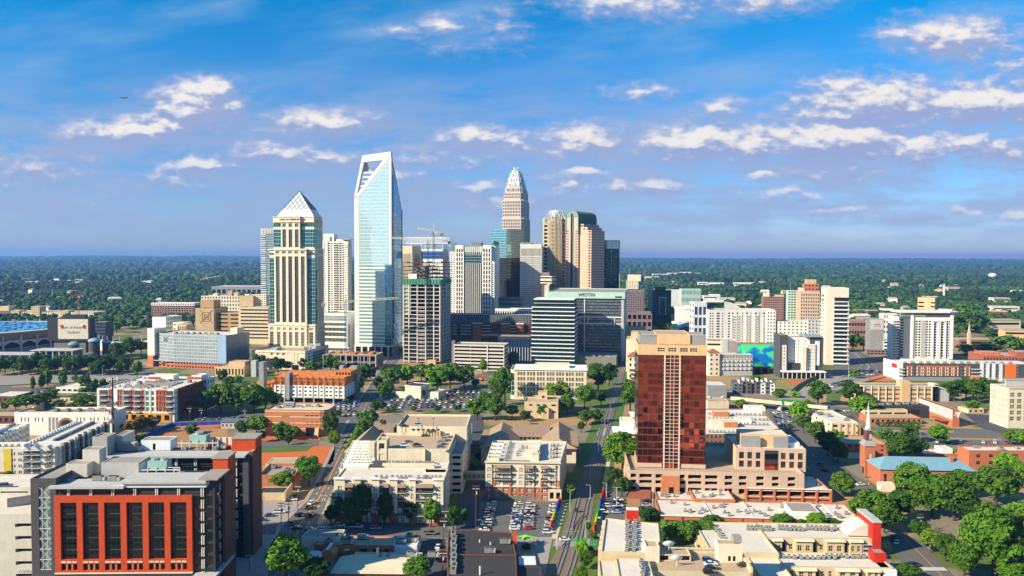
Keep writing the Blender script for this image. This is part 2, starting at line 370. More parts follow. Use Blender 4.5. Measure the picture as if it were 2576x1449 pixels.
def inset(pl, d):
 n = len(pl); out = []
 for i in range(n):
  p0,p1,p2=V2(pl[i-1]),V2(pl[i]),V2(pl[(i+1) % n]);a=(p1-p0).normalized();b=(p2-p1).normalized()
  na = Vector((-a.y, a.x)); nb = Vector((-b.y, b.x)); k = na + nb; den = 1 + na.dot(nb)
  if den < .2: out.append((p1.x + na.x * d, p1.y + na.y * d)); continue
  out.append((p1.x + k.x * d / den, p1.y + k.y * d / den))
 return out
def R4(x0, x1, y0, y1): return [(x0, y0), (x1, y0), (x1, y1), (x0, y1)]
def MT(m): return MATS[m] if isinstance(m, str) else m
_acm = {}
def ACM(k):
 if k in _acm: return _acm[k]
 b = MB()
 if k == 0:      # small condenser with a fan ring
  b.box(-.55,.55,-.5,.5,.1,1.15);b.box(-.6,.6,-.55,.55,1.15,1.3,1);b.bar((0,0,1.3),(0,0,1.36),.42,2,8);b.box(-.7,.7,-.65,.65,0,.1,2)
 elif k == 1:    # packaged rooftop unit
  b.box(-2,1.0,-1.1,1.1,.3,1.8);b.box(1.0,2.1,-1.0,1.0,.3,1.45,1);b.bar((-1.2,0,1.8),(-1.2,0,1.95),.6,2,8);b.bar((.1,0,1.8),(.1,0,1.95),.6,2,8);b.box(-2.1,2.1,-1.2,1.2,0,.3,2)
 else:           # large air handler with ducts
  b.box(-4,3,-1.6,1.6,.5,3.2);b.box(3,4.6,-.8,.8,.5,1.8,1);b.box(-5,-4,-.9,.9,.5,2.2,1);b.box(-3.8,2.8,-1.3,1.3,3.2,3.6,1);b.box(-4.2,3.2,-1.7,1.7,0,.5,2)
 _acm[k] = b.mesh("air_conditioner", [MT('ac_grey'), MT('ac_light'), MT('ac_dark')]); return _acm[k]
# ------------------------------------------------------------------ palette
for a in [('cream','d6cab0'),('cream2','d0c3a6'),('pale','cfc6b2'),('white','d8d4c8'),('white2','e0ddd4'),('cool_white','d2d6d6'),('tan','b8a07c'),('tan2','a98a60'),('sand','c8b48e'),('beige','c8b898'),('brick','b0684a'),('brick2','985844'),('brick_dark','6a4236'),('pink_stone','c0a68f'),
    ('orange_brick','b9744e'),('red_panel','b8451f'),('charcoal','35363a'),('charcoal2','4a4a4c'),('grey','8d8d8b'),('lgrey','b0b0ac'),('mgrey','72736f'),('concrete','a8a49a'),('conc_light','c4beb0'),('conc_dark','77756e'),('brown','6d4f3c'),('brown_pink','8a6a60'),('mauve','7c6a6e'),
    ('plywood','c47a3e'),('dirt_orange','c0662c'),('net_green','3a8068'),('steel_red','5a3a34'),('teal_wall','8fb3a6'),('mint','a9c4b4'),('yellow_wall','d9bd3c'),('orange_wall','d56a1e'),('sky_panel','8ba6bf'),('slate','5a636b'),('blue_roof','6d93a3'),('copper','7c928a'),('copper_dark','4a6258'),('purple_panel','6a62b8'),('ochre','c88a36'),('tower_stone','cdbeb0'),('peach','cfac80')]:
 wallm(*a,**({'var': .3,'sc_': .5} if a[0] in ('brick','brick2','orange_brick','red_panel','brick_dark') else {}))
wallm('roof_white','d0c7b8',var=.2,sc_=.12);wallm('roof_grey','968e84',var=.14);wallm('roof_tan','b09a7e',var=.16);wallm('roof_dark','3a3836',var=.2);wallm('roof_shingle','9c836c',var=.25);wallm('roof_brown','8a7562',var=.22);wallm('roof_metal','9db0b8',rough=.45,metal=.3)
wallm('asphalt','64625f',var=.25);wallm('asphalt_dark','4a4b50',var=.25);wallm('road_conc','8f897e',var=.2);wallm('pave','98908a',var=.2);wallm('dirt','b8683a',var=.35,sc_=.08);wallm('dirt_tan','a27a52',var=.3,sc_=.08);wallm('lawn','4f682a',var=.35,sc_=.12);wallm('lawn_dry','8a8040',var=.35,sc_=.12);wallm('mark_white','d8d8d0',var=.1);wallm('mark_yellow','c98f2a',var=.1);wallm('green_paint','3f9a4c',var=.1)
wallm('ballast','7a6a5e',var=.3,sc_=.6);wallm('rail_steel','3e342e',rough=.5);wallm('blue_tarp','2350b8',var=.1);wallm('metal','b4b8ba',rough=.4,metal=.5);wallm('metal_white','cfd2d2',rough=.5);wallm('metal_dark','2d2f31',rough=.5);wallm('pole_wood','5a4a3c');wallm('ac_grey','84857f');wallm('ac_light','a9aaa4');wallm('ac_dark','3a3b3a');wallm('crane_blue','3a6ea8');wallm('crane_cream','cfc6a0');wallm('crane_red','9a4a30');wallm('tyre','191919');wallm('trunk','4a3a2c');wallm('dark_void','1c1d1f',spec=.1);wallm('black_sign','1c1f1c');wallm('sign_green','17864f');wallm('red_sign','c0281c');wallm('blue_seat','1579c8',var=.2)
for i,c in enumerate(['d42016','d8541a','d8b018','7ab428','1f8a4a','1f60b4','3a38a0']): wallm('rainbow%d' % i,c)
paintm()
glassm('glass','0f1a1c','3a4644');glassm('glass_dark','0a0e10','1c2426',ior=1.6);glassm('glass_teal','0e4a50','1a6870',metal=.25,ior=1.9);glassm('glass_blue','123c6a','1c5c94',metal=.3,ior=1.9);glassm('glass_warm','2a241c','6a5a40');glassm('glass_light','5a6a6a','8a9a9a',metal=.2);glassm('glass_pink','3c302e','6a5a56',metal=.3);glassm('glass_pale','7a9a9c','b4c8c4',metal=.3);glassm('car_glass','0c1012','10161a')
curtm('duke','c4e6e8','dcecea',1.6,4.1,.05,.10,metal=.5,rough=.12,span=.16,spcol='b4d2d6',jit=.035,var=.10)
curtm('duke_low', '8cc0c8', 'e6e6d8', 1.6, 4.1, .06, .42, metal=.55, rough=.12, jit=.03)  # dimmer copy of duke, lower reflections and floor bands painted in
curtm('duke_shaded', '5f94b4', '8fb0c0', 1.6, 4.1, .05, .10, metal=.85, rough=.12, jit=.035)  # darker blue copy of duke: side shade and corner reflection as colour
curtm('tower_teal', '1d5f68', '86a4a4', 2.6, 3.9, .12, .14, metal=.75, rough=.1, jit=.045, var=.5)
curtm('tower_mirror','8fb0b6','a8bebe',1.8,3.9,.06,.10,metal=.9,rough=.1,span=.2,spcol='7c9ca4',jit=.03)
curtm('tower_green', '0c3a3a', '1a4a48', 1.6, 3.8, .07, .10, metal=.6, rough=.1, jit=.03, var=.5)
curtm('black_glass', '101518', '1c1f20', 1.5, 3.9, .07, .10, metal=.2, rough=.07, jit=.02, ior=1.7)
curtm('office_dark', '0d3636', '12302e', 1.5, 3.6, .05, .06, metal=.5, rough=.08, jit=.03, var=.4)
curtm('westin', '77868e', '1b2024', 1.4, 3.45, .08, .42, metal=.5, rough=.12, jit=.05, var=.35)
curtm('red_glass', 'b8543e', '4a2a24', 2.4, 3.55, .05, .14, metal=.93, rough=.05, jit=.07, var=.5)
curtm('grid_pale', '98a2a6', 'bcc4c8', 2.6, 3.4, .10, .12, metal=.35, rough=.25, jit=.02, var=.15)
curtm('grid_grey', '5a6a80', '6c7c90', 2.6, 3.4, .08, .10, metal=.3, rough=.3, jit=.02, var=.15)
curtm('condo_glass', '4a686c', 'b8c6c4', 2.2, 3.1, .10, .22, metal=.5, rough=.15, jit=.03, var=.4)
curtm('blue_curtain', '1f4f9a', '6f9ac8', 2.2, 4.0, .10, .08, metal=.5, rough=.12, jit=.03, var=.3)
curtm('lattice_glass', 'c6d0cc', 'c0c6c4', 3., 3., .0, .0, metal=.2, rough=.2, jit=.02)
# ------------------------------------------------------------------ downtown towers
def px_rows(b, L): return [(b.z(y1), b.z(y0)) for y0, y1 in L]
def tower_pyramid():
 b=B('office_tower','cream stone tower with stepped shoulders and white glass pyramid roof','skyscraper',674,789,Y=850,xs=815)
 d = b.d; X = b.X; z = b.z; w = b.w
 n = X(690); e = X(771)
 def cross(x0, xa, xb, x1, k, d0=0, d1=None):
  d1 = d if d1 is None else d1
  return [(x0,d0+k),(xa,d0+k),(xa,d0),(xb,d0),(xb,d0+k),(x1,d0+k),(x1,d1),(x0,d1)]
 zb = z(871); z1 = z(818); z2 = z(629); z3 = z(546)
 base=style(cols=5,fw=.52,ml=1.2,mr=1.2,frows=[(z(869),z(834)),(z(829.5),z(823))],mx=3,mz=5,fr='cream',rec=.6)
 bs = style(cols=1, fw=.6, ml=.6, mr=.6, frows=base['frows'], mx=3, mz=5, fr='cream', rec=.6)
 sd = style(cols=6, fw=.5, ml=6, mr=2, frows=base['frows'], mx=2, mz=5, fr='cream', rec=.6)
 pl = cross(-.8, n, e, w + .8, 1.2)
 b.vol('lower_wall', pl, 0, z1, 'cream', {2: base, 0: bs, 4: bs, 5: sd})
 b.vol('cornice', cross(-1.3, n - .6, e + .6, w + 1.3, 1.2, -.6), z1, z1 + 1.4, 'cream')
 fr = [(z1 + 2.2 - z1, z(648) - z1), (z(641) - z1, z(635) - z1)]
 pl = cross(0, n, e, w, 3.5)
 b.vol('shaft_wall',pl,z1+1.4,z2,'cream',{2: style(cols=5,fw=.6,ml=.5,mr=.5,frows=fr,mx=2,mz=34,fr='grey',rec=.8,bw=.06),5: style(cols=8,fw=.45,ml=8,mr=1.5,frows=fr,mx=2,mz=30,fr='grey',rec=.7,bw=.06)})
 for p, q in (((0, 3.5), (n, 3.5)), ((e, 3.5), (w, 3.5)), ((w, 3.5), (w, 9))):
  b.glass(p,q,z1+1.4,z(648),'tower_teal',out=.15);b.glass(p,q,z(642),z(636),'tower_teal',out=.15)
 b.vol('cornice', cross(-.8, n - .5, e + .8, w + .8, 3, -.8), z2, z2 + 1.5, 'cream')
 u0, ua, ub, u1 = X(683), X(706), X(753), X(789)
 pl = cross(u0, ua, ub, u1 - 1.5, 3.5, 2)
 fr = [(1.5, z(577) - z2 - 1.5), (z(571) - z2 - 1.5, z(562) - z2 - 1.5)]
 b.vol('upper_wall',pl,z2+1.5,z3-3.6,'cream',{2: style(cols=3,fw=.58,frows=fr,mx=2,mz=14,fr='grey',rec=.8,bw=.06),5: style(cols=7,fw=.45,ml=12,mr=2,frows=fr,mx=2,mz=14,fr='grey',rec=.7,bw=.06)})
 for p, q in (((u0, 5.5), (ua, 5.5)), ((ub, 5.5), (u1 - 1.5, 5.5)), ((u1 - 1.5, 5.5), (u1 - 1.5, 16))):
  b.glass(p,q,z2+3,z(577),'tower_teal',out=.15);b.glass(p,q,z(571),z(562),'tower_teal',out=.15)
 b.vol('cornice', cross(u0 - 1, ua - .8, ub + .8, u1 - .5, 3, 1), z(559), z(557.5), 'cream')
 b.vol('attic',cross(u0,ua-.5,ub+.5,u1-1.5,3,1.6),z(557.5),z3,'cream',roof='roof_white',par=.8)
 b.vol('cornice', cross(u0 - .8, ua - 1, ub + 1, u1 - .7, 3, 1), z3, z3 + .7, 'cream2')
 b.text('BANK OF AMERICA', (ua + ub) / 2 - 1.5, 1.45, z(552.5), 2.5, 'black_sign', 'sign_lettering')
 m = MB()
 for k in range(3): m.prism([(X(748)+k*.9-.6,1.4),(X(748)+k*.9+.5,1.4),(X(748)+k*.9+.5,1.6),(X(748)+k*.9-.6,1.6)],z(554)+.2,z(554)+1.6)
 m.build('sign_emblem', MT('red_sign'), b.root)
 cx, cy = (X(697) + X(788)) / 2 - 1.0, d / 2 + 1; zz = z3; r = (X(788) - X(697)) / 2; ry = d / 2 - 3
 tiers = [(1.0, .97, 2.5), (.95, .86, 3.2), (.84, .78, 2.6)]
 m = MB()
 for a, c, h in tiers:
  f=lambda s: [(cx-r*s,cy-ry*s),(cx+r*s,cy-ry*s),(cx+r*s,cy+ry*s),(cx-r*s,cy+ry*s)]
  m.prism(f(a), zz, zz + h, 0, f(c)); zz += h
 m.build('roof_tier', MT('cool_white'), b.root)
 r2 = r * .78; q2 = ry * .78; za = z(481, 0, d / 2)
 m=MB();m.prism([(cx-r2,cy-q2),(cx+r2,cy-q2),(cx+r2,cy+q2),(cx-r2,cy+q2)],zz,za,0,[(cx-.05,cy-.05),(cx+.05,cy-.05),(cx+.05,cy+.05),(cx-.05,cy+.05)])
 m.build('pyramid_roof', MT('lattice_glass'), b.root)
 m=MB();ap=Vector((cx,cy,za));cs=[Vector((cx+sx*r2,cy+sy*q2,zz)) for sx,sy in ((-1,-1),(1,-1),(1,1),(-1,1))]
 for i in range(4):
  A, C = cs[i], cs[(i + 1) % 4]; m.bar(A, ap, .5)
  for k in range(1, 6):
   t = k / 6; s = A.lerp(C, t)
   m.bar(s,s.lerp(ap,0)+(ap-A)*(1-t)+Vector((0,0,.2)),.3);m.bar(s,s+(ap-C)*t+Vector((0,0,.2)),.3)
 m.build('roof_lattice', MT('slate'), b.root)
 b.done()
 # podium
 p=B('bank_podium','low cream stone hall with square upper windows at foot of pyramid tower','building',634,766,yb=927,xs=812)
 p.d = 60; z = p.z; zt = z(880)
 p.vol('wall',p.rect(),0,zt,'cream',{0: [style(fcols=[(p.X(a),p.X(a+7)) for a in (679,694,708.5)],frows=[(2,z(900)),(z(891.5),z(886))],mx=2,mz=4,fr='cream2',rec=.8)]},'roof_tan',1.0)
 p.box('cornice', -.5, p.w + .5, -.5, p.d, zt - 2.2, zt - 1.5, 'cream2')
 for a,c in ((641,651),(657,662),(730,739),(740,747)): p.box('pilaster_panel',p.X(a),p.X(c),-.25,.1,6,z(885),'pale')
 p.box('doorway',p.X(733),p.X(750),-.12,.3,0,5,'dark_void');p.vol('skylight',R4(p.X(672),p.X(686),8,20),zt-1,zt+1.5,'roof_metal')
 p.glass((p.w, 8), (p.w, 50), 4, 16, 'condo_glass'); p.done()
tower_pyramid()
def tower_duke():
 b=B('glass_tower','tallest pale blue glass tower with white slanted frame at its open top','skyscraper',891.5,985,Y=930,xs=1011.5)
 X = b.X; z = b.z; w = b.w; d = b.d; zl, zr = z(498), z(384)
 zbr, zbl = z(529, 0, d), z(600, 0, d)
 m = MB(); t = 1.2
 m.poly([(0,0,0),(w,0,0),(w,0,zr),(0,0,zl)]);m.poly([(w,0,0),(w,d,0),(w,d,zbr),(w,0,z(412))]);m.poly([(w,0,zr),(w,0,z(412)),(w,1.5,z(412)),(w,1.5,zr-1)])
 m.poly([(0,d,0),(0,0,0),(0,0,zl),(0,d,zbl)]);m.poly([(w,d,0),(0,d,0),(0,d,zbl),(w,d,zbr)])
 m.poly([(0, 0, zl), (w, 0, zr), (w, d, zbr)]); m.poly([(0, 0, zl), (w, d, zbr), (0, d, zbl)])
 m.build('white_frame', MT('cool_white'), b.root)
 g = MB(); xa, xb = X(903), X(978.5); zm = z(665); y = -.12
 def gl(pts, mat, nm):
  k=MB();k.poly([(p[0],y,p[1]) for p in pts],0,[(p[0],p[1]) for p in pts]);k.build(nm,MT(mat),b.root)
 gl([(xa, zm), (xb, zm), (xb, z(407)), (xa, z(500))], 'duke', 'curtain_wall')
 xs_=X(968);gl([(xa,z(868)),(xs_,z(868)),(xs_,zm),(xa,zm)],'duke_low','reflection_curtain_wall');gl([(xs_,z(868)),(w,z(868)),(w,zm),(xs_,zm)],'duke_shaded','corner_reflection')  # reflections low on the front, painted as separate darker glass
 k=MB();P=[(1.5,z(868)),(d,z(868)),(d,zbr-1),(1.5,z(420))];k.poly([(w+.12,p[0],p[1]) for p in P],0,P);k.build('side_curtain_wall',MT('duke_shaded'),b.root)
 m = MB()
 for yy in (5.5, d - .4): m.bar((w + .4, yy, 20), (w + .4, yy, z(440) if yy < 9 else zbr), .35)
 m.build('side_fin', MT('slate'), b.root)
 # the open frame at the top
 m = MB(); th = 5.0
 def beam(P):
  a = [(X(p), z(q)) for p, q in P]; n = len(a)
  m.poly([(q[0], -.3, q[1]) for q in a]); m.poly([(q[0], th, q[1]) for q in reversed(a)])
  for i in range(n):
   p,q=a[i],a[(i+1) % n];m.poly([(p[0],-.3,p[1]),(p[0],th,p[1]),(q[0],th,q[1]),(q[0],-.3,q[1])])
 beam([(891.5,498),(897,497),(916.5,408),(912.5,391.5)]);beam([(912.5,391.5),(917,408.5),(966,403.5),(984,383)]);beam([(891.5,498),(900,501),(984,395),(984,383),(965,403)])
 m.build('crown_frame', MT('cool_white'), b.root)
 for i in range(6):
  f = i / 5; y0 = 433 + f * 56; xl = 910.5 - (y0 - 433) * .245; xr = 941 - (y0 - 433) * .79
  k=MB();k.box(X(xl),X(xr),1.0,3.5,z(y0+3.4),z(y0-.5));k.build('louvre',MT('cool_white'),b.root)
 k=MB();k.poly([(X(911),4,z(431)),(X(934),4,z(431)),(X(927),4,z(424)),(X(922),4,z(409))]);k.poly([(X(911),4,z(431)),(X(922),4,z(409)),(X(916),4,z(409))]);k.build('inner_wall',MT('lgrey'),b.root)
 # colonnade at the foot
 zc = z(868)
 b.box('belt_course', -.6, w + .6, -.7, d, zc - 1.5, zc, 'white2')
 for i in range(6): b.box('pier', w * i / 5.6 - .2, w * i / 5.6 + 1.6, -.6, 1.5, 0, zc - 1.5, 'white2')
 b.glass((0,-.1),(w,-.1),0,zc-1.5,'black_glass','lobby_glass');b.glass((w,0),(w,d),0,zc-1.5,'black_glass','lobby_glass')
 for i in range(4): b.box('pier', w - .2, w + .7, 3 + i * 6., 4.3 + i * 6., 0, zc - 1.5, 'white2')
 b.done()
tower_duke()
def condos():
 b=B('condo_tower','slim glass condo tower with white crown fins behind left of pyramid tower','skyscraper',657.5,690,Y=1450,depth=26)
 z = b.z; w = b.w; b.vol('wall', b.rect(), 0, z(586), 'cool_white', {}, 'roof_grey', 1)
 b.glass((0,0),(w,0),0,z(588),'condo_glass',out=.3);b.glass((0,b.d),(0,0),0,z(588),'condo_glass',out=.3)
 for i in range(9): b.box('crown_fin',w*i/8.2,w*i/8.2+1.3,-1.0,b.d,z(588),z(574+(i % 2)),'white2')
 for i in range(36): b.box('balcony', -1.2, 9, -1.2, 3, 20 + i * 3.9, 21.1 + i * 3.9, 'cool_white')
 b.done()
 b=B('condo_tower','white balconied condo tower between pyramid tower and pale blue glass tower','skyscraper',812,876,Y=1010,xs=885)
 z = b.z; w = b.w; X = b.X; zt = z(607)
 b.vol('wall',b.rect(),0,zt,'white',{0: style(fcols=[(X(a),X(c)) for a,c in ((816,819),(826,831),(833,837),(840,848),(849,853),(855,860),(861,865))],rows=38,fh=.55,mb=24,mt=1.5,g='glass_dark',rec=.7),1: style(cols=3,rows=38,fw=.6,fh=.55,mb=24,mt=1.5,g='glass_dark',rec=.7)},'roof_grey',1)
 fl = (zt - 25.5) / 38
 for i in range(38):
  zz = 24 + fl * i
  b.box('balcony', X(838), X(849), -1.6, 0, zz, zz + .9, 'white2')
  b.box('balcony', X(860), w, -1.3, 0, zz, zz + .9, 'white2')
 b.box('pier',X(820),X(825),-.8,.1,24,z(590),'white2');b.box('pier',X(853.3),X(854.6),-.8,.1,24,zt,'white2')
 b.vol('penthouse',R4(X(812),X(838),3,16),zt,z(588),'white2',{},'roof_grey',.6);b.vol('penthouse',R4(X(840),X(872),5,15),zt,z(601),'white',{},'roof_grey',.4);b.box('roof_canopy',X(858),X(884),-2,10,zt+2,zt+2.6,'grey');b.done()
 b=B('hotel_podium','white low block with long window bands and roof garden below condo tower','building',814,873,Y=945,xs=891)
 z = b.z; w = b.w; X = b.X; b.d = 40
 b.vol('wall',b.rect(),0,z(787),'white',{0: style(cols=1,fw=1,ml=.6,mr=1.5,frows=[(z(a),z(c)) for a,c in ((859,850),(845,836),(832,824),(819,812))],g='glass',mx=16,fr='white2',rec=.5),1: style(fcols=[(3,9)],frows=[(5,z(815))],g='glass_light',mx=3,mz=9,fr='grey')},'roof_grey',1.2)
 b.glass((.6,0),(w-1,0),z(807),z(794),'grid_pale','louvred_screen');b.box('canopy',-1,w+3,-4,0,z(874),z(872),'white2')
 for i in range(7): b.box('pier', w * i / 6.1, w * i / 6.1 + 1.2, -.5, .1, 0, z(872), 'white2')
 b.done()
condos()
def construction():
 b=B('unfinished_tower','concrete frame tower under construction with green netting and rusty steel on top','construction site',1015,1107,Y=864,xs=1132.5)
 z = b.z; w = b.w; d = b.d; X = b.X; zt = z(713)
 nf = 20; fh = (zt - 2) / nf; cols = [X(p) + .1 for p in (1015, 1028.5, 1049.5, 1070.5, 1091, 1106.3)]
 b.box('core_wall',6,w-4,7,d-6,0,zt,'dark_void');b.box('core_wall',9,22,10,24,zt,z(668),'conc_dark')
 for i in range(nf + 1):
  zz=2+fh*i;b.box('floor_slab',-.4,w+.4,-.4,d,zz-.4,zz+(.5 if i % 2 else .25),'conc_light' if i % 2 == 0 else 'lgrey')
 for x in cols: b.box('column', x - .55, x + .55, -.6, 1, 0, zt, 'conc_light')
 for i in range(5): b.box('column',w-.8,w+.6,3.5+i*(d-5)/4,5.0+i*(d-5)/4,0,zt,'lgrey')
 for i in range(12):
  b.glass((.5,.5),(w,.5),3+fh*i,2+fh*i+fh-.4,'black_glass' if i % 3 else 'office_dark','glazing')
 for i in range(16): b.glass((w-.3,1.5),(w-.3,d-.5),3+fh*i,2+fh*i+fh-.4,'grid_grey','side_glazing')
 for i in range(12, nf - 1):
  b.glass((.5, .6), (cols[1], .6), 3 + fh * i, 2 + fh * i + fh - .5, 'condo_glass', 'glazing')
 for i in range(14): b.box('balcony_edge', X(1053), X(1069), -.9, 0, 4.8 + fh * i, 5.3 + fh * i, 'lgrey')
 # steel
 m = MB(); zs = [zt + 2 + k * 4.1 for k in range(6)]
 for zz in zs:
  for x in np.linspace(-1, w + 1, 7): m.bar((x, -1, zz), (x, d, zz), .4)
  for y in np.linspace(-1, d, 5): m.bar((-2.5, y, zz), (w + 3, y, zz), .45)
 for x in np.linspace(.5, w - .5, 6):
  for y in (0, d / 2, d): m.bar((x, y, zt), (x, y, zs[-1] + R.uniform(-4, 2)), .35)
 for k in range(40):
  x=R.uniform(0,w-6);y=R.uniform(0,d-4);zz=R.choice(zs);m.box(x,x+R.uniform(2,7),y,y+R.uniform(2,6),zz,zz+R.uniform(.4,1.8))
 m.build('steel_frame', MT('steel_red'), b.root)
 m = MB(); n = 26
 for i in range(n):
  a,c=-.9+(w+1.8)*i/n,-.9+(w+1.8)*(i+1)/n;y0=-1.2-.5*(i % 2);y1=-1.2-.5*((i+1) % 2);hb,ht=R.uniform(-.8,.8),R.uniform(-.4,.4)
  m.poly([(a, y0, zt - 1 + hb), (c, y1, zt - 1 - hb), (c, y1, zt + 5 + ht), (a, y0, zt + 5 - ht)])
 for i in range(16):
  a, c = -1 + (d + 1) * i / 16, -1 + (d + 1) * (i + 1) / 16
  m.poly([(w+1+.4*(i % 2),a,zt-1),(w+1+.4*((i+1) % 2),c,zt-1),(w+1+.4*((i+1) % 2),c,zt+5),(w+1+.4*(i % 2),a,zt+5)])
 m.build('safety_net', MT('net_green'), b.root)
 b.box('banner', X(1029), X(1049.5), -1.9, -1.5, z(701), z(688.5), 'white2')
 m = MB()
 for x in (X(1075), X(1082)):
  for i in range(40): m.bar((x - .5, -1.8, i * 2.8), (x + .5, -1.8, i * 2.8 + 2.8), .12)
  m.bar((x-.6,-1.8,0),(x-.6,-1.8,zt+22),.2);m.bar((x+.6,-1.8,0),(x+.6,-1.8,zt+22),.2)
 m.build('hoist_mast', MT('metal_dark'), b.root)
 b.box('site_hut', X(1079), X(1101), -9, -3, 0, 4.5, 'tan'); b.done()
construction()
def truss(m, p, q, s, n, r=.16, mi=0):
 p=Vector(p);q=Vector(q);d=(q-p).normalized();a=d.cross(Vector((0,0,1)) if abs(d.z) < .9 else Vector((1,0,0))).normalized()*s/2;c=d.cross(a).normalized()*s/2
 K = [a + c, a - c, -a - c, -a + c]
 for k in K: m.bar(p + k, q + k, r, mi)
 for i in range(n):
  u, v = p.lerp(q, i / n), p.lerp(q, (i + 1) / n)
  for j in range(4): m.bar(u + K[j], v + K[(j + 1) % 4], r * .7, mi)
def crane(label, px, Y, y0, y1, jl, jr, mast, jib, apex=None, dy=0.):
 A = at(px, y0, Y); z0, z1 = max(0, at(px, y0, Y).z), at(px, y1, Y).z; A.z = 0
 r = empty('tower_crane', (A.x, A.y, 0), 0, label, 'crane', 'tower cranes on the skyline')
 m = MB(); truss(m, (0, 0, z0), (0, 0, z1), 1.8, max(4, int((z1 - z0) / 3))); m.build('mast', MT(mast), r)
 L = at(jl[0], jl[1], Y); Q = at(jr[0], jr[1], Y); k = lambda v: Vector((v.x - A.x, dy, v.z))
 m = MB(); truss(m, k(L), k(Q), 1.7, 22, .22); m.build('jib', MT(jib), r)
 za = at(px, apex or y1 - 14, Y).z
 m=MB();truss(m,(0,0,z1-1),(0,0,za),1.1,4);m.bar((0,0,za),k(L).lerp(Vector((0,0,z1)),.35),.1);m.bar((0,0,za),k(Q).lerp(Vector((0,0,z1)),.2),.1);m.build('apex_frame',MT(jib),r)
 m=MB();e=k(Q) if abs(Q.x-A.x) < abs(L.x-A.x) else k(L);m.box(e.x-1.8,e.x+1.8,e.y-1,e.y+1,e.z-3.5,e.z);m.build('counterweight',MT('conc_dark'),r)
 m = MB(); m.box(.9, 2.6, -1, 1, z1 - 2.6, z1 - .2); m.build('cab', MT('metal_white'), r)
crane('cream hammerhead crane with tilted jib rising above the unfinished tower',1091,872,690,582,(1050,573),(1111,586),'metal_dark','crane_cream',562)
crane('crane with level white jib reaching past the pale blue glass tower',1077,880,690,606,(986,598),(1131,607),'metal_dark','metal_white',590)
crane('blue mast crane with jib crossing in front of glass tower and condo podium',870,835,930,757,(812,763),(1001,749.5),'crane_blue','crane_cream',742)
crane('short blue crane mast in front of pyramid tower podium',783.5,790,948,871,(770,872),(806,866),'crane_blue','metal_white',864)
crane('pale crane standing alone above the forest on the left',520,1900,738,700,(505,702),(553,694),'metal_dark','crane_cream',687)
crane('rust brown crane behind cream apartment row by the stadium',198,1400,800,745,(180,743),(208,742),'crane_red','crane_red',732)
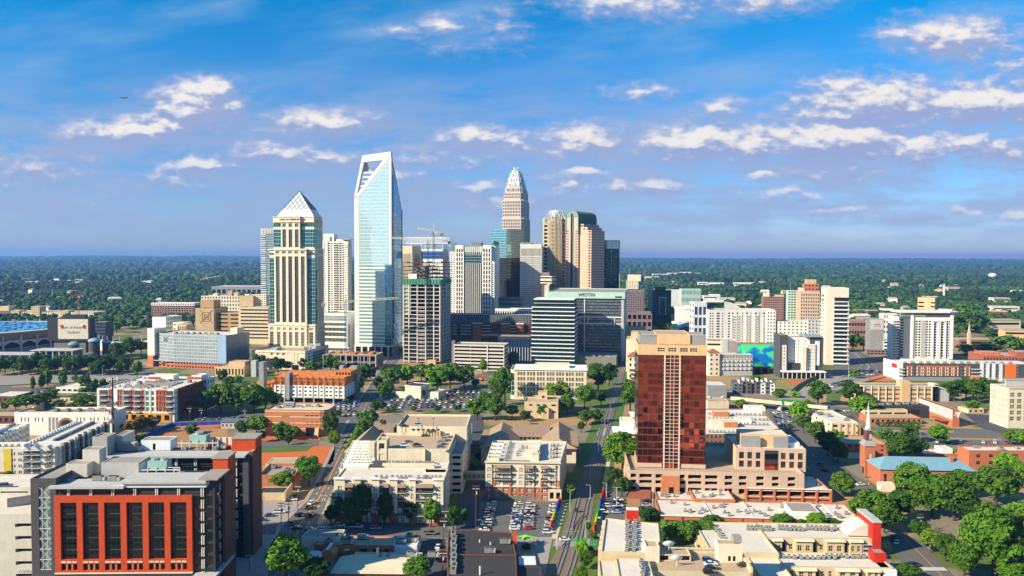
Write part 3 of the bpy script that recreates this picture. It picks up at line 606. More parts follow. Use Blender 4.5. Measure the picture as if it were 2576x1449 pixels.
def back_row():
 b=B('office_tower','beige tower with ribbed front behind the unfinished concrete tower','skyscraper',1011,1037,Y=1030,xs=1062)
 z=b.z;b.vol('wall',b.rect(),0,z(618),'cream2',{0: style(cols=8,fw=.5,ml=.8,mr=.8,frows=[(30,z(638))],g='glass_warm',rec=.8)},'roof_tan',1);b.done()
 b=B('office_tower','narrow grey stone tower with punched windows beside pale blue glass tower','skyscraper',994,1013,Y=1060,depth=20)
 z=b.z;b.vol('wall',b.rect(),0,z(615),'pale',{0: style(cols=4,rows=32,fw=.55,fh=.5,mb=20,mt=4)},'roof_grey',1);b.done()
 b=B('office_tower','white tower with trussed roof canopy and blue glass top behind the cranes','skyscraper',1060,1114,Y=1035,xs=1127)
 z=b.z;w=b.w;X=b.X;b.vol('wall',b.rect(),0,z(627),'cool_white',{0: style(cols=5,rows=14,fw=.7,fh=.4,mb=40,mt=25)},'roof_grey',1)
 b.glass((.6,0),(w-.5,0),z(651),z(632),'blue_curtain',out=.4);b.glass((w,0),(w,b.d),z(690),z(632),'grid_grey',out=.3)
 m = MB(); z0, z1 = z(627), z(598)
 for y in (0, 18, 34):
  truss(m, (X(1020), y, z1), (w, y, z1), 1.5, 18, .3); m.bar((X(1015), y, z(612)), (w, y, z(612)), .4)
  for i in range(8):
   x=X(1018)+(w-X(1018))*i/7;m.bar((x,y,z1),(x+3,y,z(612)),.35);m.bar((x,y,z1),(x-3,y,z(612)),.35)
  for x in (0, w / 2, w): m.bar((x, y, z0), (x, y, z1), .4)
 m.build('roof_truss', MT('metal_white'), b.root)
 for i in range(4): b.box('roof_deck', -.3, w, 1, 30, z(626 - i * 4), z(625.3 - i * 4), 'cool_white')
 b.done()
 b=B('office_tower','white gridded tower with dark glass bay up its middle and chamfered shoulders','skyscraper',1131,1236,Y=1145,xs=1254)
 z = b.z; w = b.w; X = b.X; b.d = 40; zt = z(617); zb = z(789)
 fr=[(zt-(y-617)*.5195-8*.5195,zt-(y-617)*.5195) for y in np.arange(624.5,786,11.2)];fr=[(z(y+8.6),z(y)) for y in np.arange(626,780,10.9)][::-1]
 sm = [(z(y + 2.4), z(y)) for y in np.arange(632, 786, 5.45)][::-1]
 xc = [X(1131), X(1146), X(1164), X(1167), X(1213), X(1217), X(1236)]
 b.vol('wall',R4(0,xc[1],0,38),0,z(633),'white2',{0: style(cols=2,fw=.55,ml=.8,mr=.2,frows=sm,rec=.6)},'roof_white',1)
 b.vol('wall',R4(xc[1],xc[3],-.8,38),0,zt,'white2',{0: style(cols=3,fw=.62,ml=.8,mr=1.0,frows=fr,mz=2,fr='white',rec=.6)},'roof_white',1)
 b.vol('wall',R4(xc[3],xc[4],.6,38),0,z(620),'white2',{0: style(cols=9,fw=.72,frows=[(20,z(634))],mz=30,g='black_glass',rec=.5)},'roof_white',1)
 b.glass((xc[3], .6), (xc[4], .6), z(662), z(640), 'tower_teal', out=.1)
 b.vol('wall',R4(xc[4],w,-.8,38),0,zt,'white2',{0: style(cols=3,fw=.62,ml=1.0,mr=.8,frows=fr,mz=2,fr='white',rec=.6)},'roof_white',1)
 b.glass((w, 0), (w + 5, 6), z(660), z(626), 'tower_mirror', 'curved_glass')
 b.vol('side_wall',R4(w,w+5,6.5,36),0,zt,'white2');b.vol('side_wall',R4(w,w+4.5,.2,30),0,z(657),'white2',{0: style(cols=1,fw=.6,frows=[s for s in sm if s[1] < z(660)],rec=.5),1: style(cols=6,fw=.6,frows=[s for s in sm if s[1] < z(660)],rec=.5)},'roof_white',.8)
 m = MB()
 for i in range(10): x=X(1165)+i*(X(1214)-X(1165))/9;m.bar((x,-1,z(632)),(x,-1,z(612 if 3 < i < 8 else 617)),.35)
 m.build('roof_fin',MT('metal'),b.root);b.box('penthouse',X(1182),X(1208),6,20,z(620),z(610),'conc_dark')
 m=MB();[m.box(X(1240)+i*1.6,X(1240)+i*1.6+.5,2,10,z(617),z(605+i)) for i in range(5)];m.build('green_crown_fin',MT('net_green'),b.root)
 m=MB();[m.box(X(1132)+i*1.6,X(1132)+i*1.6+.5,2,10,z(633),z(607+i)) for i in range(5)];m.build('green_crown_fin',MT('mint'),b.root)
 b.done()
back_row()
def tower_crown():
 b=B('crowned_tower','tall pinkish stone tower stepping in to a crown of white vertical rods','skyscraper',1260.5,1315,Y=1340,xs=1332.5)
 z = b.z; w = b.w; d = b.d; cx, cy = w * .51, d / 2
 def R_(s, k=.16):
  a, c = w / 2 * s, d / 2 * s; n = 3.5 * s
  return [(cx-a,cy-c+n),(cx-a+n,cy-c+n),(cx-a+n,cy-c),(cx+a-n,cy-c),(cx+a-n,cy-c+n),(cx+a,cy-c+n),(cx+a,cy+c),(cx-a,cy+c)]
 T = [(1.0, 0, 548), (.93, 548, 502), (.85, 502, 482), (.76, 482, 470)]
 for s, ya, yb_ in T:
  z0 = 0 if ya == 0 else z(ya); z1 = z(yb_); H = z1 - z0; nr = max(2, int(H / 5.4));
  fs=style(cols=10,rows=nr,fw=.55,fh=.72,ml=.6,mr=.6,mb=2,mt=2,g='glass_pink',rec=.5);ss_=style(cols=1,rows=nr,fw=.55,fh=.6,g='glass_warm',mb=2,mt=2);sd=style(cols=9,rows=nr,fw=.55,fh=.72,ml=4,mr=1,mb=2,mt=2,g='glass',rec=.7)
  b.vol('wall', R_(s), z0, z1, 'tower_stone', {2: fs, 0: ss_, 4: ss_, 5: sd}, 'roof_grey', .8)
 for s, ya, yb_ in ((.64, 470, 456), (.54, 456, 443), (.43, 443, 432), (.30, 432, 425), (.19, 425, 419)):
  b.vol('crown_wall', R_(s), z(ya), z(yb_), 'cool_white', {}, 'roof_white', .8)
 for s,ya,yb_ in ((.80,486,475),(.68,478,460),(.58,464,447),(.47,450,434),(.34,440,425),(.20,430,417)):
  m = MB(); a, c = w / 2 * s + .3, d / 2 * s + .3; n = max(3, int(9 * s))
  for i in range(n + 1):
   t = -1 + 2 * i / n; hgt = z(yb_) + (2.5 if (i % 2) else 0) - abs(t) * 2
   for x,y in ((cx+a*t,cy-c),(cx+a*t,cy+c),(cx+a,cy+c*t),(cx-a,cy+c*t)): m.bar((x,y,z(ya)),(x,y,hgt),.5,0,5)
  m.build('crown_rods', MT('metal_white'), b.root)
 b.done()
tower_crown()
def mid_row():
 b=B('glass_tower','mirror glass tower with sharp corner standing before the crowned tower','skyscraper',1233,1274,Y=1240,xs=1316,yaw=42)
 z = b.z; w = b.w; b.d = max(b.d, 18); zt = z(577)
 b.vol('wall', b.rect(), 0, zt, 'slate', {}, 'roof_grey', .8); zm = z(648)
 for p, q in (((0, 0), (w, 0)), ((w, 0), (w, b.d))):
  b.glass(p,q,zm,zt,'tower_mirror',out=.2);b.glass(p,q,0,zm-.3,'black_glass','reflection_curtain_wall',out=.2)  # dark reflections on the lower half painted with black glass
 b.done()
 b=B('office_tower','white ribbed tower with narrow vertical windows in front of rounded roof towers','skyscraper',1308.5,1362,Y=1190,depth=36,yaw=5)
 z = b.z; w = b.w; zt = z(614)
 b.vol('wall',b.rect(),0,zt,'white',{0: style(cols=18,fw=.5,ml=.8,mr=.8,frows=[(z(y+3.6),z(y)) for y in np.arange(646,770,5.2)][::-1]+[(z(644),z(625))],g='glass_warm',rec=.7),3: style(cols=10,rows=24,fw=.5,fh=.6,mt=10)},'roof_grey',1)
 b.acrow(4, 8, w - 4, 10, zt - 1, 6, 2); b.done()
 # ribbed tower with a pointed bay crown
 b=B('ribbed_tower','tan ribbed tower with white folded crown next to the barrel roof tower','skyscraper',1364,1420,Y=1270,xs=1424)
 z = b.z; w = b.w; X = b.X; d = b.d = 30
 a, c = X(1376), X(1413)
 b.vol('wall',R4(0,w,5,d),0,z(548),'beige',{0: [style(fcols=[(X(1367),X(1375.5)),(X(1415),X(1419))],rows=26,fh=.62,mb=10,mt=10,g='glass_dark',rec=.6)],1: style(cols=6,rows=26,fw=.6,fh=.6,mb=10,mt=12)},'roof_grey',.8)
 bay = [(a, 5), (a + 2, 0), (a + (c - a) * .5, -3), (c - 2, 0), (c, 5), (c, d - 6), (a, d - 6)]
 st = style(cols=5, rows=28, fw=.5, fh=.78, mb=8, mt=2, g='glass_warm', rec=.7, ml=.3, mr=.3)
 b.vol('bay_wall', bay, 0, z(551), 'tan', {1: st, 2: st})
 m = MB()
 for i in range(11):
  f=i/10;x=a+1+(c-a-2)*f;y=-3+abs(f-.5)*6;m.box(x-.35,x+.35,y-.5,y+.6,0,z(547)+(1-abs(f-.5)*2)*2)
 m.build('stone_rib', MT('cream2'), b.root)
 m=MB();top=[(X(1381),12),(X(1390),6),(X(1396),5),(X(1402),6),(X(1412),12),(X(1412),22),(X(1381),22)];bs=[(X(1367),4),(a+2,0),(a+(c-a)*.5,-3),(c-2,0),(X(1421),4),(X(1421),d-2),(X(1367),d-2)]
 zb, zt = z(556), z(531)
 m.prism(bs, zb, zt, 0, top); m.build('crown_roof', MT('mgrey'), b.root)
 m = MB()
 for i in range(7):
  p, q, r, s = bs[i], bs[(i + 1) % 7], top[i], top[(i + 1) % 7]; n = 5
  for k in range(n + 1):
   t=k/n;lo=Vector((p[0]+(q[0]-p[0])*t,p[1]+(q[1]-p[1])*t,zb+(-3 if k % 2 else 2)));hi=Vector((r[0]+(s[0]-r[0])*t,r[1]+(s[1]-r[1])*t,zt+1));dd=Vector((0,-.5,.4));m.bar(lo+dd,hi+dd,.55)
  m.bar((*r, zt + .7), (*s, zt + .7), .5)
 m.build('crown_rib', MT('metal_white'), b.root); b.done()
 # barrel vaulted tower
 b=B('barrel_tower','pink granite tower with green copper barrel vault roof and stepped flank','skyscraper',1423,1454,Y=1230,xs=1499,yaw=34)
 z = b.z; w = b.w; d = b.d; zs = z(546); r = w / 2
 def st(L,z0,z1,c=None): return style(cols=max(2,int(L/3.6)),rows=max(2,int((z1-z0)/4.1)),fw=.62,fh=.55,ml=.6,mr=.6,mb=2,g='glass_pink',rec=.3)
 b.vol('wall',b.rect(),0,zs,'pink_stone',{0: style(fcols=[(1.2,2.8),(3.4,5.0),(w-5.0,w-3.4),(w-2.8,w-1.2)],rows=38,fh=.5,mb=4,mt=20,g='glass_pink',rec=.3),1: st(d,0,zs),3: st(d,0,zs)})
 m=MB();n=18;arc=[(r-r*math.cos(math.pi*i/n),zs+r*math.sin(math.pi*i/n)*.92) for i in range(n+1)]
 for i in range(n):
  (x0,z0),(x1,z1)=arc[i],arc[i+1];m.poly([(x0,-.8,z0),(x0,d+.4,z0),(x1,d+.4,z1),(x1,-.8,z1)]);
 m.poly([(x, d + .4, q) for x, q in arc]); m.build('barrel_roof', MT('copper_dark'), b.root)
 m = MB(); m.poly([(x, -.8, q) for x, q in reversed(arc)]);
 for i in range(n):
  (x0, z0), (x1, z1) = arc[i], arc[i + 1]; m.bar((x0, -.9, z0), (x1, -.9, z1), .8)
 m.box(-.4,1.0,-1.1,.1,z(588),zs);m.box(w-1.0,w+.4,-1.1,.1,z(588),zs);m.build('arch_face',MT('copper'),b.root)
 m = MB()
 for k in range(14): y=d*(k+.5)/14;[m.bar((arc[i][0],y,arc[i][1]+.1),(arc[i+1][0],y,arc[i+1][1]+.1),.25) for i in range(9,n)]
 m.build('roof_rib', MT('copper'), b.root)
 b.box('glass_slot',r-1.5,r+1.5,-1.3,0,20,zs+r*.45,'glass_dark');b.box('slot_trim',r-2.1,r-1.5,-1.5,0,20,zs+r*.45,'copper');b.box('slot_trim',r+1.5,r+2.1,-1.5,0,20,zs+r*.45,'copper')
 b.box('copper_band', w - .2, w + .5, -.3, d + .6, z(563), zs, 'copper_dark')
 pm = b.X(1487, 3) - w
 for k, (f, yt) in enumerate(((.34, 564), (.67, 572), (1.0, 580))):
  D1 = b.Dp(1499 + 21 * f, w + pm * f); L = D1 - 3
  b.vol('stepped_wall',R4(w-.5,w+pm*f,3-k*.02,D1),0,z(yt),'pink_stone',{0: style(cols=max(1,int(pm*f/5)),rows=int(z(yt)/4.1),fw=.66,fh=.55,ml=.5,mr=.4,g='glass_pink',rec=.3) if k == 2 else style(cols=1,rows=2,fw=.5,fh=.4,frows=[(z(yt)-4,z(yt)-2)],g='glass_pink'),1: st(L,0,z(yt)) if k == 2 else style(cols=8,frows=[(z(yt)-3.6,z(yt)-1.6)],g='glass_pink')},'brick_dark',.3)
 b.done()
 b=B('glass_tower','dark green glass tower with pale specks right of barrel roof tower','skyscraper',1513,1557,Y=1280,depth=40)
 z=b.z;w=b.w;b.vol('wall',b.rect(),0,z(626),'charcoal',{},'roof_dark',.4);b.glass((0,0),(w,0),0,z(626),'tower_green',out=.2);b.glass((w,0),(w,b.d),0,z(626),'tower_green',out=.2)
 b.vol('glass_crown',R4(.4,w-.4,.3,39),z(626),z(604),'copper_dark',{},'roof_dark',3);b.glass((.4,.3),(w-.4,.3),z(626),z(605),'tower_mirror','crown_glass');b.box('crown_post',b.X(1526),b.X(1528),-.3,.5,z(626),z(606),'white2');b.box('crown_post',b.X(1538),b.X(1540),-.3,.5,z(626),z(606),'white2')
 rr = random.Random(3); m = MB()
 for k in range(90):
  c=rr.choice((.28,.28,.57,.57,rr.random()));x=w*c+rr.uniform(-.5,.5);zz=rr.uniform(10,z(628));m.box(x-.35,x+.35,-.5,-.2,zz,zz+rr.uniform(.8,2.2))
 m.build('pale_speck', MT('white2'), b.root); b.done()  # small white boxes scattered over the glass
 b=B('bridge_block','cream office block with cantilevered top floors below the ribbed tower','office building',1362,1386,Y=1160,xs=1404,yaw=20)
 z = b.z; w = b.w; b.d = 22
 b.vol('wall',R4(1,w-1,1,20),0,z(713),'brown');b.box('pier',w-6,w-1.5,-.3,6,0,z(713),'cream2')
 b.vol('upper_wall',R4(-1,w+1,-1,22),z(713),z(694),'cream',{0: style(cols=1,rows=2,fw=1,fh=.4),1: style(cols=1,rows=2,fw=1,fh=.4)},'roof_tan',.6);b.vol('penthouse',R4(0,w-4,4,18),z(694),z(685),'mauve');b.done()
mid_row()
# ------------------------------------------------------------------ middle distance: centre and right
G1 = lambda c, r, **k: style(cols=c, rows=r, **k)
def slab(name,label,cat,xl,xr,top,wall,st=None,yb=None,Y=None,xs=None,depth=25,yaw=9.8,dmax=70,roof='roof_grey',par=.8,sides=None,group=None,pent=None,acs=0,extra=None):
 b = B(name, label, cat, xl, xr, yb=yb, Y=Y, xs=xs, depth=depth, yaw=yaw, group=group, dmax=dmax)
 zt = b.z(top); S = {}
 if st: S[0] = st
 if sides: S[1] = sides; S[3] = sides
 b.vol('wall', b.rect(), 0, zt, wall, S, roof, par)
 if pent:
  for q in pent:
   x0,x1,y0,y1,h,m=q;b.vol('penthouse',R4(b.w*x0,b.w*x1,b.d*y0,b.d*y1),zt-par,zt+h,m,{},roof,.3)
 if acs:
  rr = random.Random(int(xl * 7));
  for i in range(acs): b.ac(rr.uniform(.1,.9)*b.w,rr.uniform(.2,.85)*b.d,zt-par,rr.choice((0,1,1)),rr.choice((0,1.57)))
 if extra: extra(b, zt)
 b.done(); return b
def centre():
 b=B('hotel_tower','grey banded hotel slab with black serif letters on its pale rooftop band','hotel',1446,1567,Y=885,xs=1574)
 z = b.z; w = b.w; X = b.X; d = b.d = max(b.d, 18); x0 = X(1376)
 b.vol('wall', R4(x0, w, .5, d), 0, z(750), 'slate', {}, 'roof_grey', .5)
 b.glass((x0, .5), (w - 1.5, .5), 0, z(751), 'westin', out=.1)
 b.vol('sign_band', R4(X(1377), w + 2.5, -1.6, d + 1), z(750), z(734), 'mint', {}, 'roof_grey', 1)
 for a,c in ((795.5,798),(812,814.5),(749,751)): b.box('frame_rail',x0,w-.3,-.2,.6,z(c),z(a),'cool_white')
 for p in (1471, 1444): b.box('frame_post', X(p) - .5, X(p) + .5, -.25, .6, 0, z(750), 'cool_white')
 for p in (1460,1480,1547): b.box('frame_post',X(p)-.4,X(p)+.4,-.3,.6,z(813),z(797),'cool_white')
 b.vol('side_wall',R4(w-1.6,w+1.2,-.1,d),0,z(750),'lgrey');b.vol('stair_tower',R4(X(1369),X(1380),2,12),0,z(718),'conc_light',{},'roof_grey',.3)
 b.box('balcony_pair',X(1550),X(1566),-.35,.3,z(806),z(804.5),'pink_stone');b.box('louvre',X(1548),X(1565),-1.75,-1.5,z(748),z(744),'metal_dark')
 b.text('WESTIN', X(1476), -1.75, z(741.5), 5.2, 'black_sign', 'sign_lettering', ext=.15); b.done()
 b=B('office_block','dark green glass office with white floor ledges in front of hotel slab','office building',1340.5,1445,Y=836,depth=42)
 z = b.z; w = b.w; zt = z(769)
 b.vol('wall', b.rect(), 0, zt, 'charcoal', {}, 'roof_grey', .4)
 b.glass((0,0),(w,0),0,zt,'office_dark',out=.1);b.glass((0,b.d),(0,0),0,zt,'office_dark',out=.1)
 n = 14; y0 = 772
 for i in range(15): yy=771+10.15*i;b.box('ledge',-1.0,w+.6,-1.0,b.d+.5,z(yy+2.6),z(yy),'cool_white')
 b.vol('setback_wall',R4(1.5,w-1,2,36),zt-.4,z(752),'charcoal',{},'roof_white',.5);b.glass((1.5,2),(w-1,2),zt,z(754),'office_dark',out=.1);b.box('ledge',.8,w-.3,1.2,37,z(763),z(762),'cool_white');b.box('ledge',.8,w-.3,1.2,37,z(754),z(751.5),'cool_white');b.done()
 b=B('hotel_podium','long grey windowless podium with plants on roof beside the railway','building',1444,1552,yb=922,xs=1580)
 z=b.z;w=b.w;b.vol('wall',b.rect(),0,z(896),'conc_dark',{1: G1(8,3,fw=.85,fh=.4,nm='opening',g='dark_void')},'roof_grey',.8);b.acrow(6,6,w-10,6,z(896)-.8,5,1);b.done()
 # brick flats
 b=B('brick_flats','red brick flats with grey glass top storeys behind white car park','apartment building',1128,1342,Y=985,depth=30,yaw=5)
 z = b.z; w = b.w; X = b.X; zt = z(791)
 b.vol('wall', b.rect(), 0, z(812), 'brick_dark', {0: G1(34, 6, fw=.5, fh=.5, mb=4)}, 'roof_grey', .5)
 b.vol('top_wall',R4(0,w,1.5,28),z(812),zt,'slate',{0: G1(26,2,fw=.7,fh=.7,mx=2,mz=2,fr='metal_white')},'roof_grey',.5)
 for a, c in ((1191, 1212), (1261, 1283), (1300, 1318)):
  b.vol('bay_tower',R4(X(a),X(c),-4,2),0,z(811),'brick',{0: G1(3,7,fw=.5,fh=.5,mb=3)},'white2',.3);b.box('cornice',X(a)-.5,X(c)+.5,-4.5,2,z(813),z(811),'white2')
 for a, c in ((1140, 1150), (1160, 1185), (1213, 1236), (1284, 1298)):
  for k in range(4): b.box('balcony',X(a),X(c),-2,0,z(818+7.5*k),z(816.5+7.5*k),'cool_white')
 b.box('ground_arcade', X(1213), w, -5, 0, z(843), z(838), 'peach'); b.done()
 slab('civic_hall','low white hall with column screen seen over brick flats','building',1246,1342,776,'white2',G1(16,1,fw=.6,fh=.6,mt=2,mb=38),Y=1060,depth=20)
 slab('office_block','low dark office with white roof fins behind flats, left of ribbed white tower','building',1254,1312,748,'mgrey',G1(7,8,fw=.85,fh=.5,mb=12,g='glass_blue'),Y=1090,depth=14,roof='roof_dark')
 slab('plaza_block','dark blue glass block with zigzag white columns beside white car park','building',1253,1336,846,'charcoal',G1(12,1,fw=.8,fh=.8,g='glass_blue',mb=1),Y=850,depth=26,yaw=5,extra=lambda b,zt: [b.box('zigzag_column',b.w*i/12-.25,b.w*i/12+.25,-.6,0,0,zt*.62,'cool_white') for i in range(13)])
 b=B('car_park','white six level car park with a central post below brick flats','car park',1142,1269,yb=930,xs=1280)
 z = b.z; w = b.w; zt = z(866)
 b.vol('wall',b.rect(),0,zt,'conc_light',{0: [style(fcols=[(.6,w*.33),(w*.335,w*.66),(w*.675,w-.8)],rows=7,fh=.55,mt=.8,nm='opening',g='dark_void',rec=2.0)],1: G1(2,7,fw=.9,fh=.5,nm='opening',g='dark_void')},'roof_grey',1.1)
 b.box('post',w*.66,w*.675,-.6,.2,0,zt,'white2');b.vol('stair_tower',R4(-3,0,2,8),0,z(858),'conc_dark');b.done()
 # cream office with rounded corner
 b=B('office_block','cream four storey office with paired windows and round glass corner by railway','office building',1284,1477,yb=1004,xs=1486,yaw=4)
 z = b.z; w = b.w; X = b.X; d = b.d = 30; zt = z(930)
 pl = [(0, 3), (.8, 1.0), (3, 0), (w, 0), (w, d), (0, d)]
 rows = [(z(y + 8), z(y - 1)) for y in (936, 949, 962, 974.5)][::-1]; gr = [(1, z(993))]
 cc=[x for k in range(7) for x in [(X(1303+24.5*k+j*7.2),X(1308+24.5*k+j*7.2)) for j in range(3)]]
 cc = [(a - 3, c - 3) for a, c in cc if c < w - .3]
 b.vol('wall',pl,0,zt,'cream',{2: style(fcols=cc,frows=[(2.2,z(986.5))]+rows,g='glass_warm',mx=2,fr='cream2'),3: style(cols=3,frows=rows,fw=.4)},'roof_tan',1.0)
 for p, q in (((0, 3), (.8, 1)), ((.8, 1), (3, 0))): b.glass(p, q, 3, zt - 3, 'tower_teal', out=.1)
 b.box('cornice',2.5,w+.8,-.8,d+.4,zt,zt+.7,'white2');b.box('string_course',2.5,w+.2,-.25,0,z(984.5),z(983),'cream2')
 b.vol('penthouse',R4(X(1345),X(1434),8,20),zt-1,z(915,0,8),'cream',{},'roof_white',.5);b.done()
 b=B('bank_branch','small tan two storey building with stepped roof below cream office','building',1319,1406,yb=1051,depth=30,yaw=4)
 z = b.z; w = b.w; zt = z(1010)
 b.vol('wall',R4(0,w,0,20),0,zt,'sand',{0: style(fcols=[(w*.14,w*.24),(w*.36,w*.46),(w*.8,w*.93)],rows=2,fh=.25,mb=2,g='glass_dark')},'roof_tan',.8)
 b.vol('wall',R4(w*.2,w*1.35,20,38),0,zt-2,'sand',{},'roof_tan',.8);b.vol('penthouse',R4(w*.38,w*.66,14,22),zt-1,zt+4.5,'sand',{0: style(fcols=[(3,5)],frows=[(1,3)])},'roof_tan',.3);b.vol('porch',R4(w*.5,w*.72,-2.5,0),0,zt-4,'sand');b.done()
 # small yellow restaurant by the car lot
 b=B('restaurant','small yellow building with white trimmed roof beside crowded parking lot','building',1019,1058,yb=1003,xs=1070,yaw=20)
 z=b.z;w=b.w;b.vol('wall',R4(0,w,0,16),0,z(971),'cream',{},'roof_dark',1.4);b.vol('cornice',R4(-.5,w+.5,-.5,16.5),z(971),z(969),'white2',{},'roof_dark',.5);b.vol('wing_wall',R4(-9,0,1,10),0,z(986),'cream',{},'roof_tan',.4);b.vol('wing_wall',R4(w,w+13,6,20),0,z(984),'pale',{},'roof_grey',.5);b.done()
centre()
def red_tower():
 b=B('red_glass_tower','red mirror glass tower with tan crown and white framed central strip','office tower',1608.5,1779,Y=391,depth=30,yaw=6)
 z = b.z; w = b.w; X = b.X; d = b.d; zg = z(1164); zt = z(892); deck = 10.6
 b.vol('wall', b.rect(), zg - 1.6, zt, 'brick_dark', {})
 xm0, xm1 = X(1674), X(1713)
 for p,q in (((0,0),(xm0,0)),((xm1,0),(w,0)),((w,0),(w,d)),((0,d),(0,0))): b.glass(p,q,zg,zt,'red_glass',out=.12)
 b.glass((xm0, 0), (xm1, 0), deck, zt, 'red_glass', 'centre_glass', out=.03)
 for i in range(16):
  zz = zg + (zt - zg) * i / 15.5
  for a, c in ((0, xm0 - .1), (xm1 + .1, w)):
   m = MB(); m.box(a, c, -.22, 0, zz, zz + .14); m.build('floor_rail', MT('brown'), b.root)
 n = 30
 for i in range(n): zz=deck+3+(zt-deck-3)*i/n;b.box('white_rail',xm0-.6,xm1+.6,-.9,-.65,zz,zz+.17,'pale')
 for x in (xm0 + .1, xm1 - .1): b.box('white_post', x - .28, x + .28, -1.0, -.4, deck, zt, 'pale')
 for x in (xm0+(xm1-xm0)*.38,xm0+(xm1-xm0)*.62): b.box('white_mullion',x-.09,x+.09,-.75,-.55,deck,zt,'pale')
 b.box('soffit_band',-.3,xm0-.8,-.4,d,zg-1.9,zg+.1,'pink_stone');b.box('soffit_band',xm1+.8,w+.3,-.4,d,zg-1.9,zg+.1,'pink_stone')
 for x in (.6,w*.21,w*.62,w*.81,w-.8): b.box('column',x-.35,x+.35,.3,1.2,deck,zg-1.7,'cool_white')
 b.box('lobby_wall', 2, w - 2, 4, d - 3, deck, zg - 1.7, 'glass_dark')
 zc = z(866)
 wn = [(X(p), X(q)) for p, q in ((1658, 1676), (1685, 1705), (1715, 1734), (1740, 1758))]
 b.vol('crown_wall',R4(-.35,w+.35,-.35,d),zt,zc,'peach',{0: style(fcols=wn,frows=[(1.8,3.6)],mx=3,mz=2,fr='cream2',g='glass_pink')},'roof_tan',.5)
 zp = z(841)
 b.vol('penthouse',R4(X(1654),X(1739),1.2,d-4),zc-.4,zp,'peach',{},'roof_tan',.3);b.vol('screen_wall',R4(X(1612),X(1653),1.8,d-6),zc-.4,zp-.5,'grey',{},'roof_grey',.3);b.vol('screen_wall',R4(X(1740),w,1.8,d-6),zc-.4,zp-.5,'grey',{},'roof_grey',.3)
 b.box('roof_rail', X(1614), w, 1.5, 2, zp - .3, zp + .1, 'lgrey')
 for p in (1660, 1690, 1720):
  for k in range(4): b.box('corbel', X(p) + k * 1.3, X(p) + k * 1.3 + .7, -.5, .8, zc, zc + .5, 'tan')
 b.done()
 p=B('car_park_podium','pinkish stone parking podium carrying red glass tower, orange portal in front','car park',1584,2032,yb=1247,depth=62,yaw=4)
 z = p.z; w = p.w; X = p.X
 cols=[(X(a),X(c)) for a,c in ((1591,1605),(1613,1645),(1654,1672),(1716,1729),(1737,1771),(1780,1812),(1830,1850),(1866,1886),(1910,1930),(1950,1968),(1990,2010))]
 p.vol('wall',p.rect(),0,12.6,'pink_stone',{0: style(fcols=cols,frows=[(2.0,4.6),(6.2,7.9),(9.0,10.9)],nm='opening',g='dark_void',rec=1.5),3: style(cols=5,frows=[(6.2,7.9),(9.0,10.9)],nm='opening',g='dark_void')},'roof_tan',1.8)
 p.vol('portal',R4(X(1668),X(1714),-2,.5),0,10.2,'orange_brick',{0: style(fcols=[(3.5,6)],frows=[(.5,5.2)],g='glass_dark')});p.vol('side_wall',R4(X(1584),X(1640),-5,-.3),0,3.2,'brick2')
 for i in range(30): p.box('rail_post', w * i / 29.5, w * i / 29.5 + .15, .1, .25, 12.6, 13.5, 'metal')
 p.box('hand_rail', 0, w, .1, .25, 13.5, 13.62, 'metal'); p.done()
 b=B('office_block','square pinkish office on columns with two rows of dark windows right of red tower','office building',1859,2035,Y=388,depth=32,yaw=5)
 z = b.z; w = b.w; X = b.X; deck = 10.8; z0, zt = z(1183), z(1126)
 K=[(X(1769.1+.3165*a),X(1769.1+.3165*c)) for a,c in ((305,345),(372,410),(440,477),(640,680),(708,748),(777,817))]
 b.vol('wall',R4(0,w,0,b.d),z0,zt,'pink_stone',{0: style(fcols=K,frows=[(z(1174)-z0,z(1158)-z0),(z(1153)-z0,z(1136.5)-z0)],mx=2,mz=2,fr='metal_dark',g='glass_pink',rec=.4,bw=.07)},'roof_white',1.0)
 b.vol('centre_bay',R4(X(1930),X(1963),-.3,1),z0+.2,zt-1,'charcoal',{});b.glass((X(1930),-.3),(X(1963),-.3),z0+.4,z(1160),'red_glass','bay_glass');b.glass((X(1930),-.3),(X(1963),-.3),z(1155),z(1139),'black_glass','bay_glass')
 b.glass((X(1930), -.3), (X(1963), -.3), z(1136), zt - 1.2, 'red_glass', 'bay_glass')
 for i in range(8): b.box('column', w * i / 7.2, w * i / 7.2 + .6, .3, 1, deck, z0, 'cool_white')
 b.box('recess_wall', 1, w - 1, 5, b.d - 2, deck, z0, 'glass_dark')
 b.vol('penthouse',R4(X(1878),X(1998),8,20),zt-1,z(1100),'peach',{},'roof_white',.4);b.vol('screen_wall',R4(X(1876),X(1926),5.5,7),zt-1,z(1104),'grey');b.vol('screen_wall',R4(X(1960),X(1997),5.5,7),zt-1,z(1104),'grey');b.vol('plant_roof',R4(X(1998),X(2030),8,26),zt-1,zt+1.2,'white2',{},'roof_metal',.2);b.done()
red_tower()
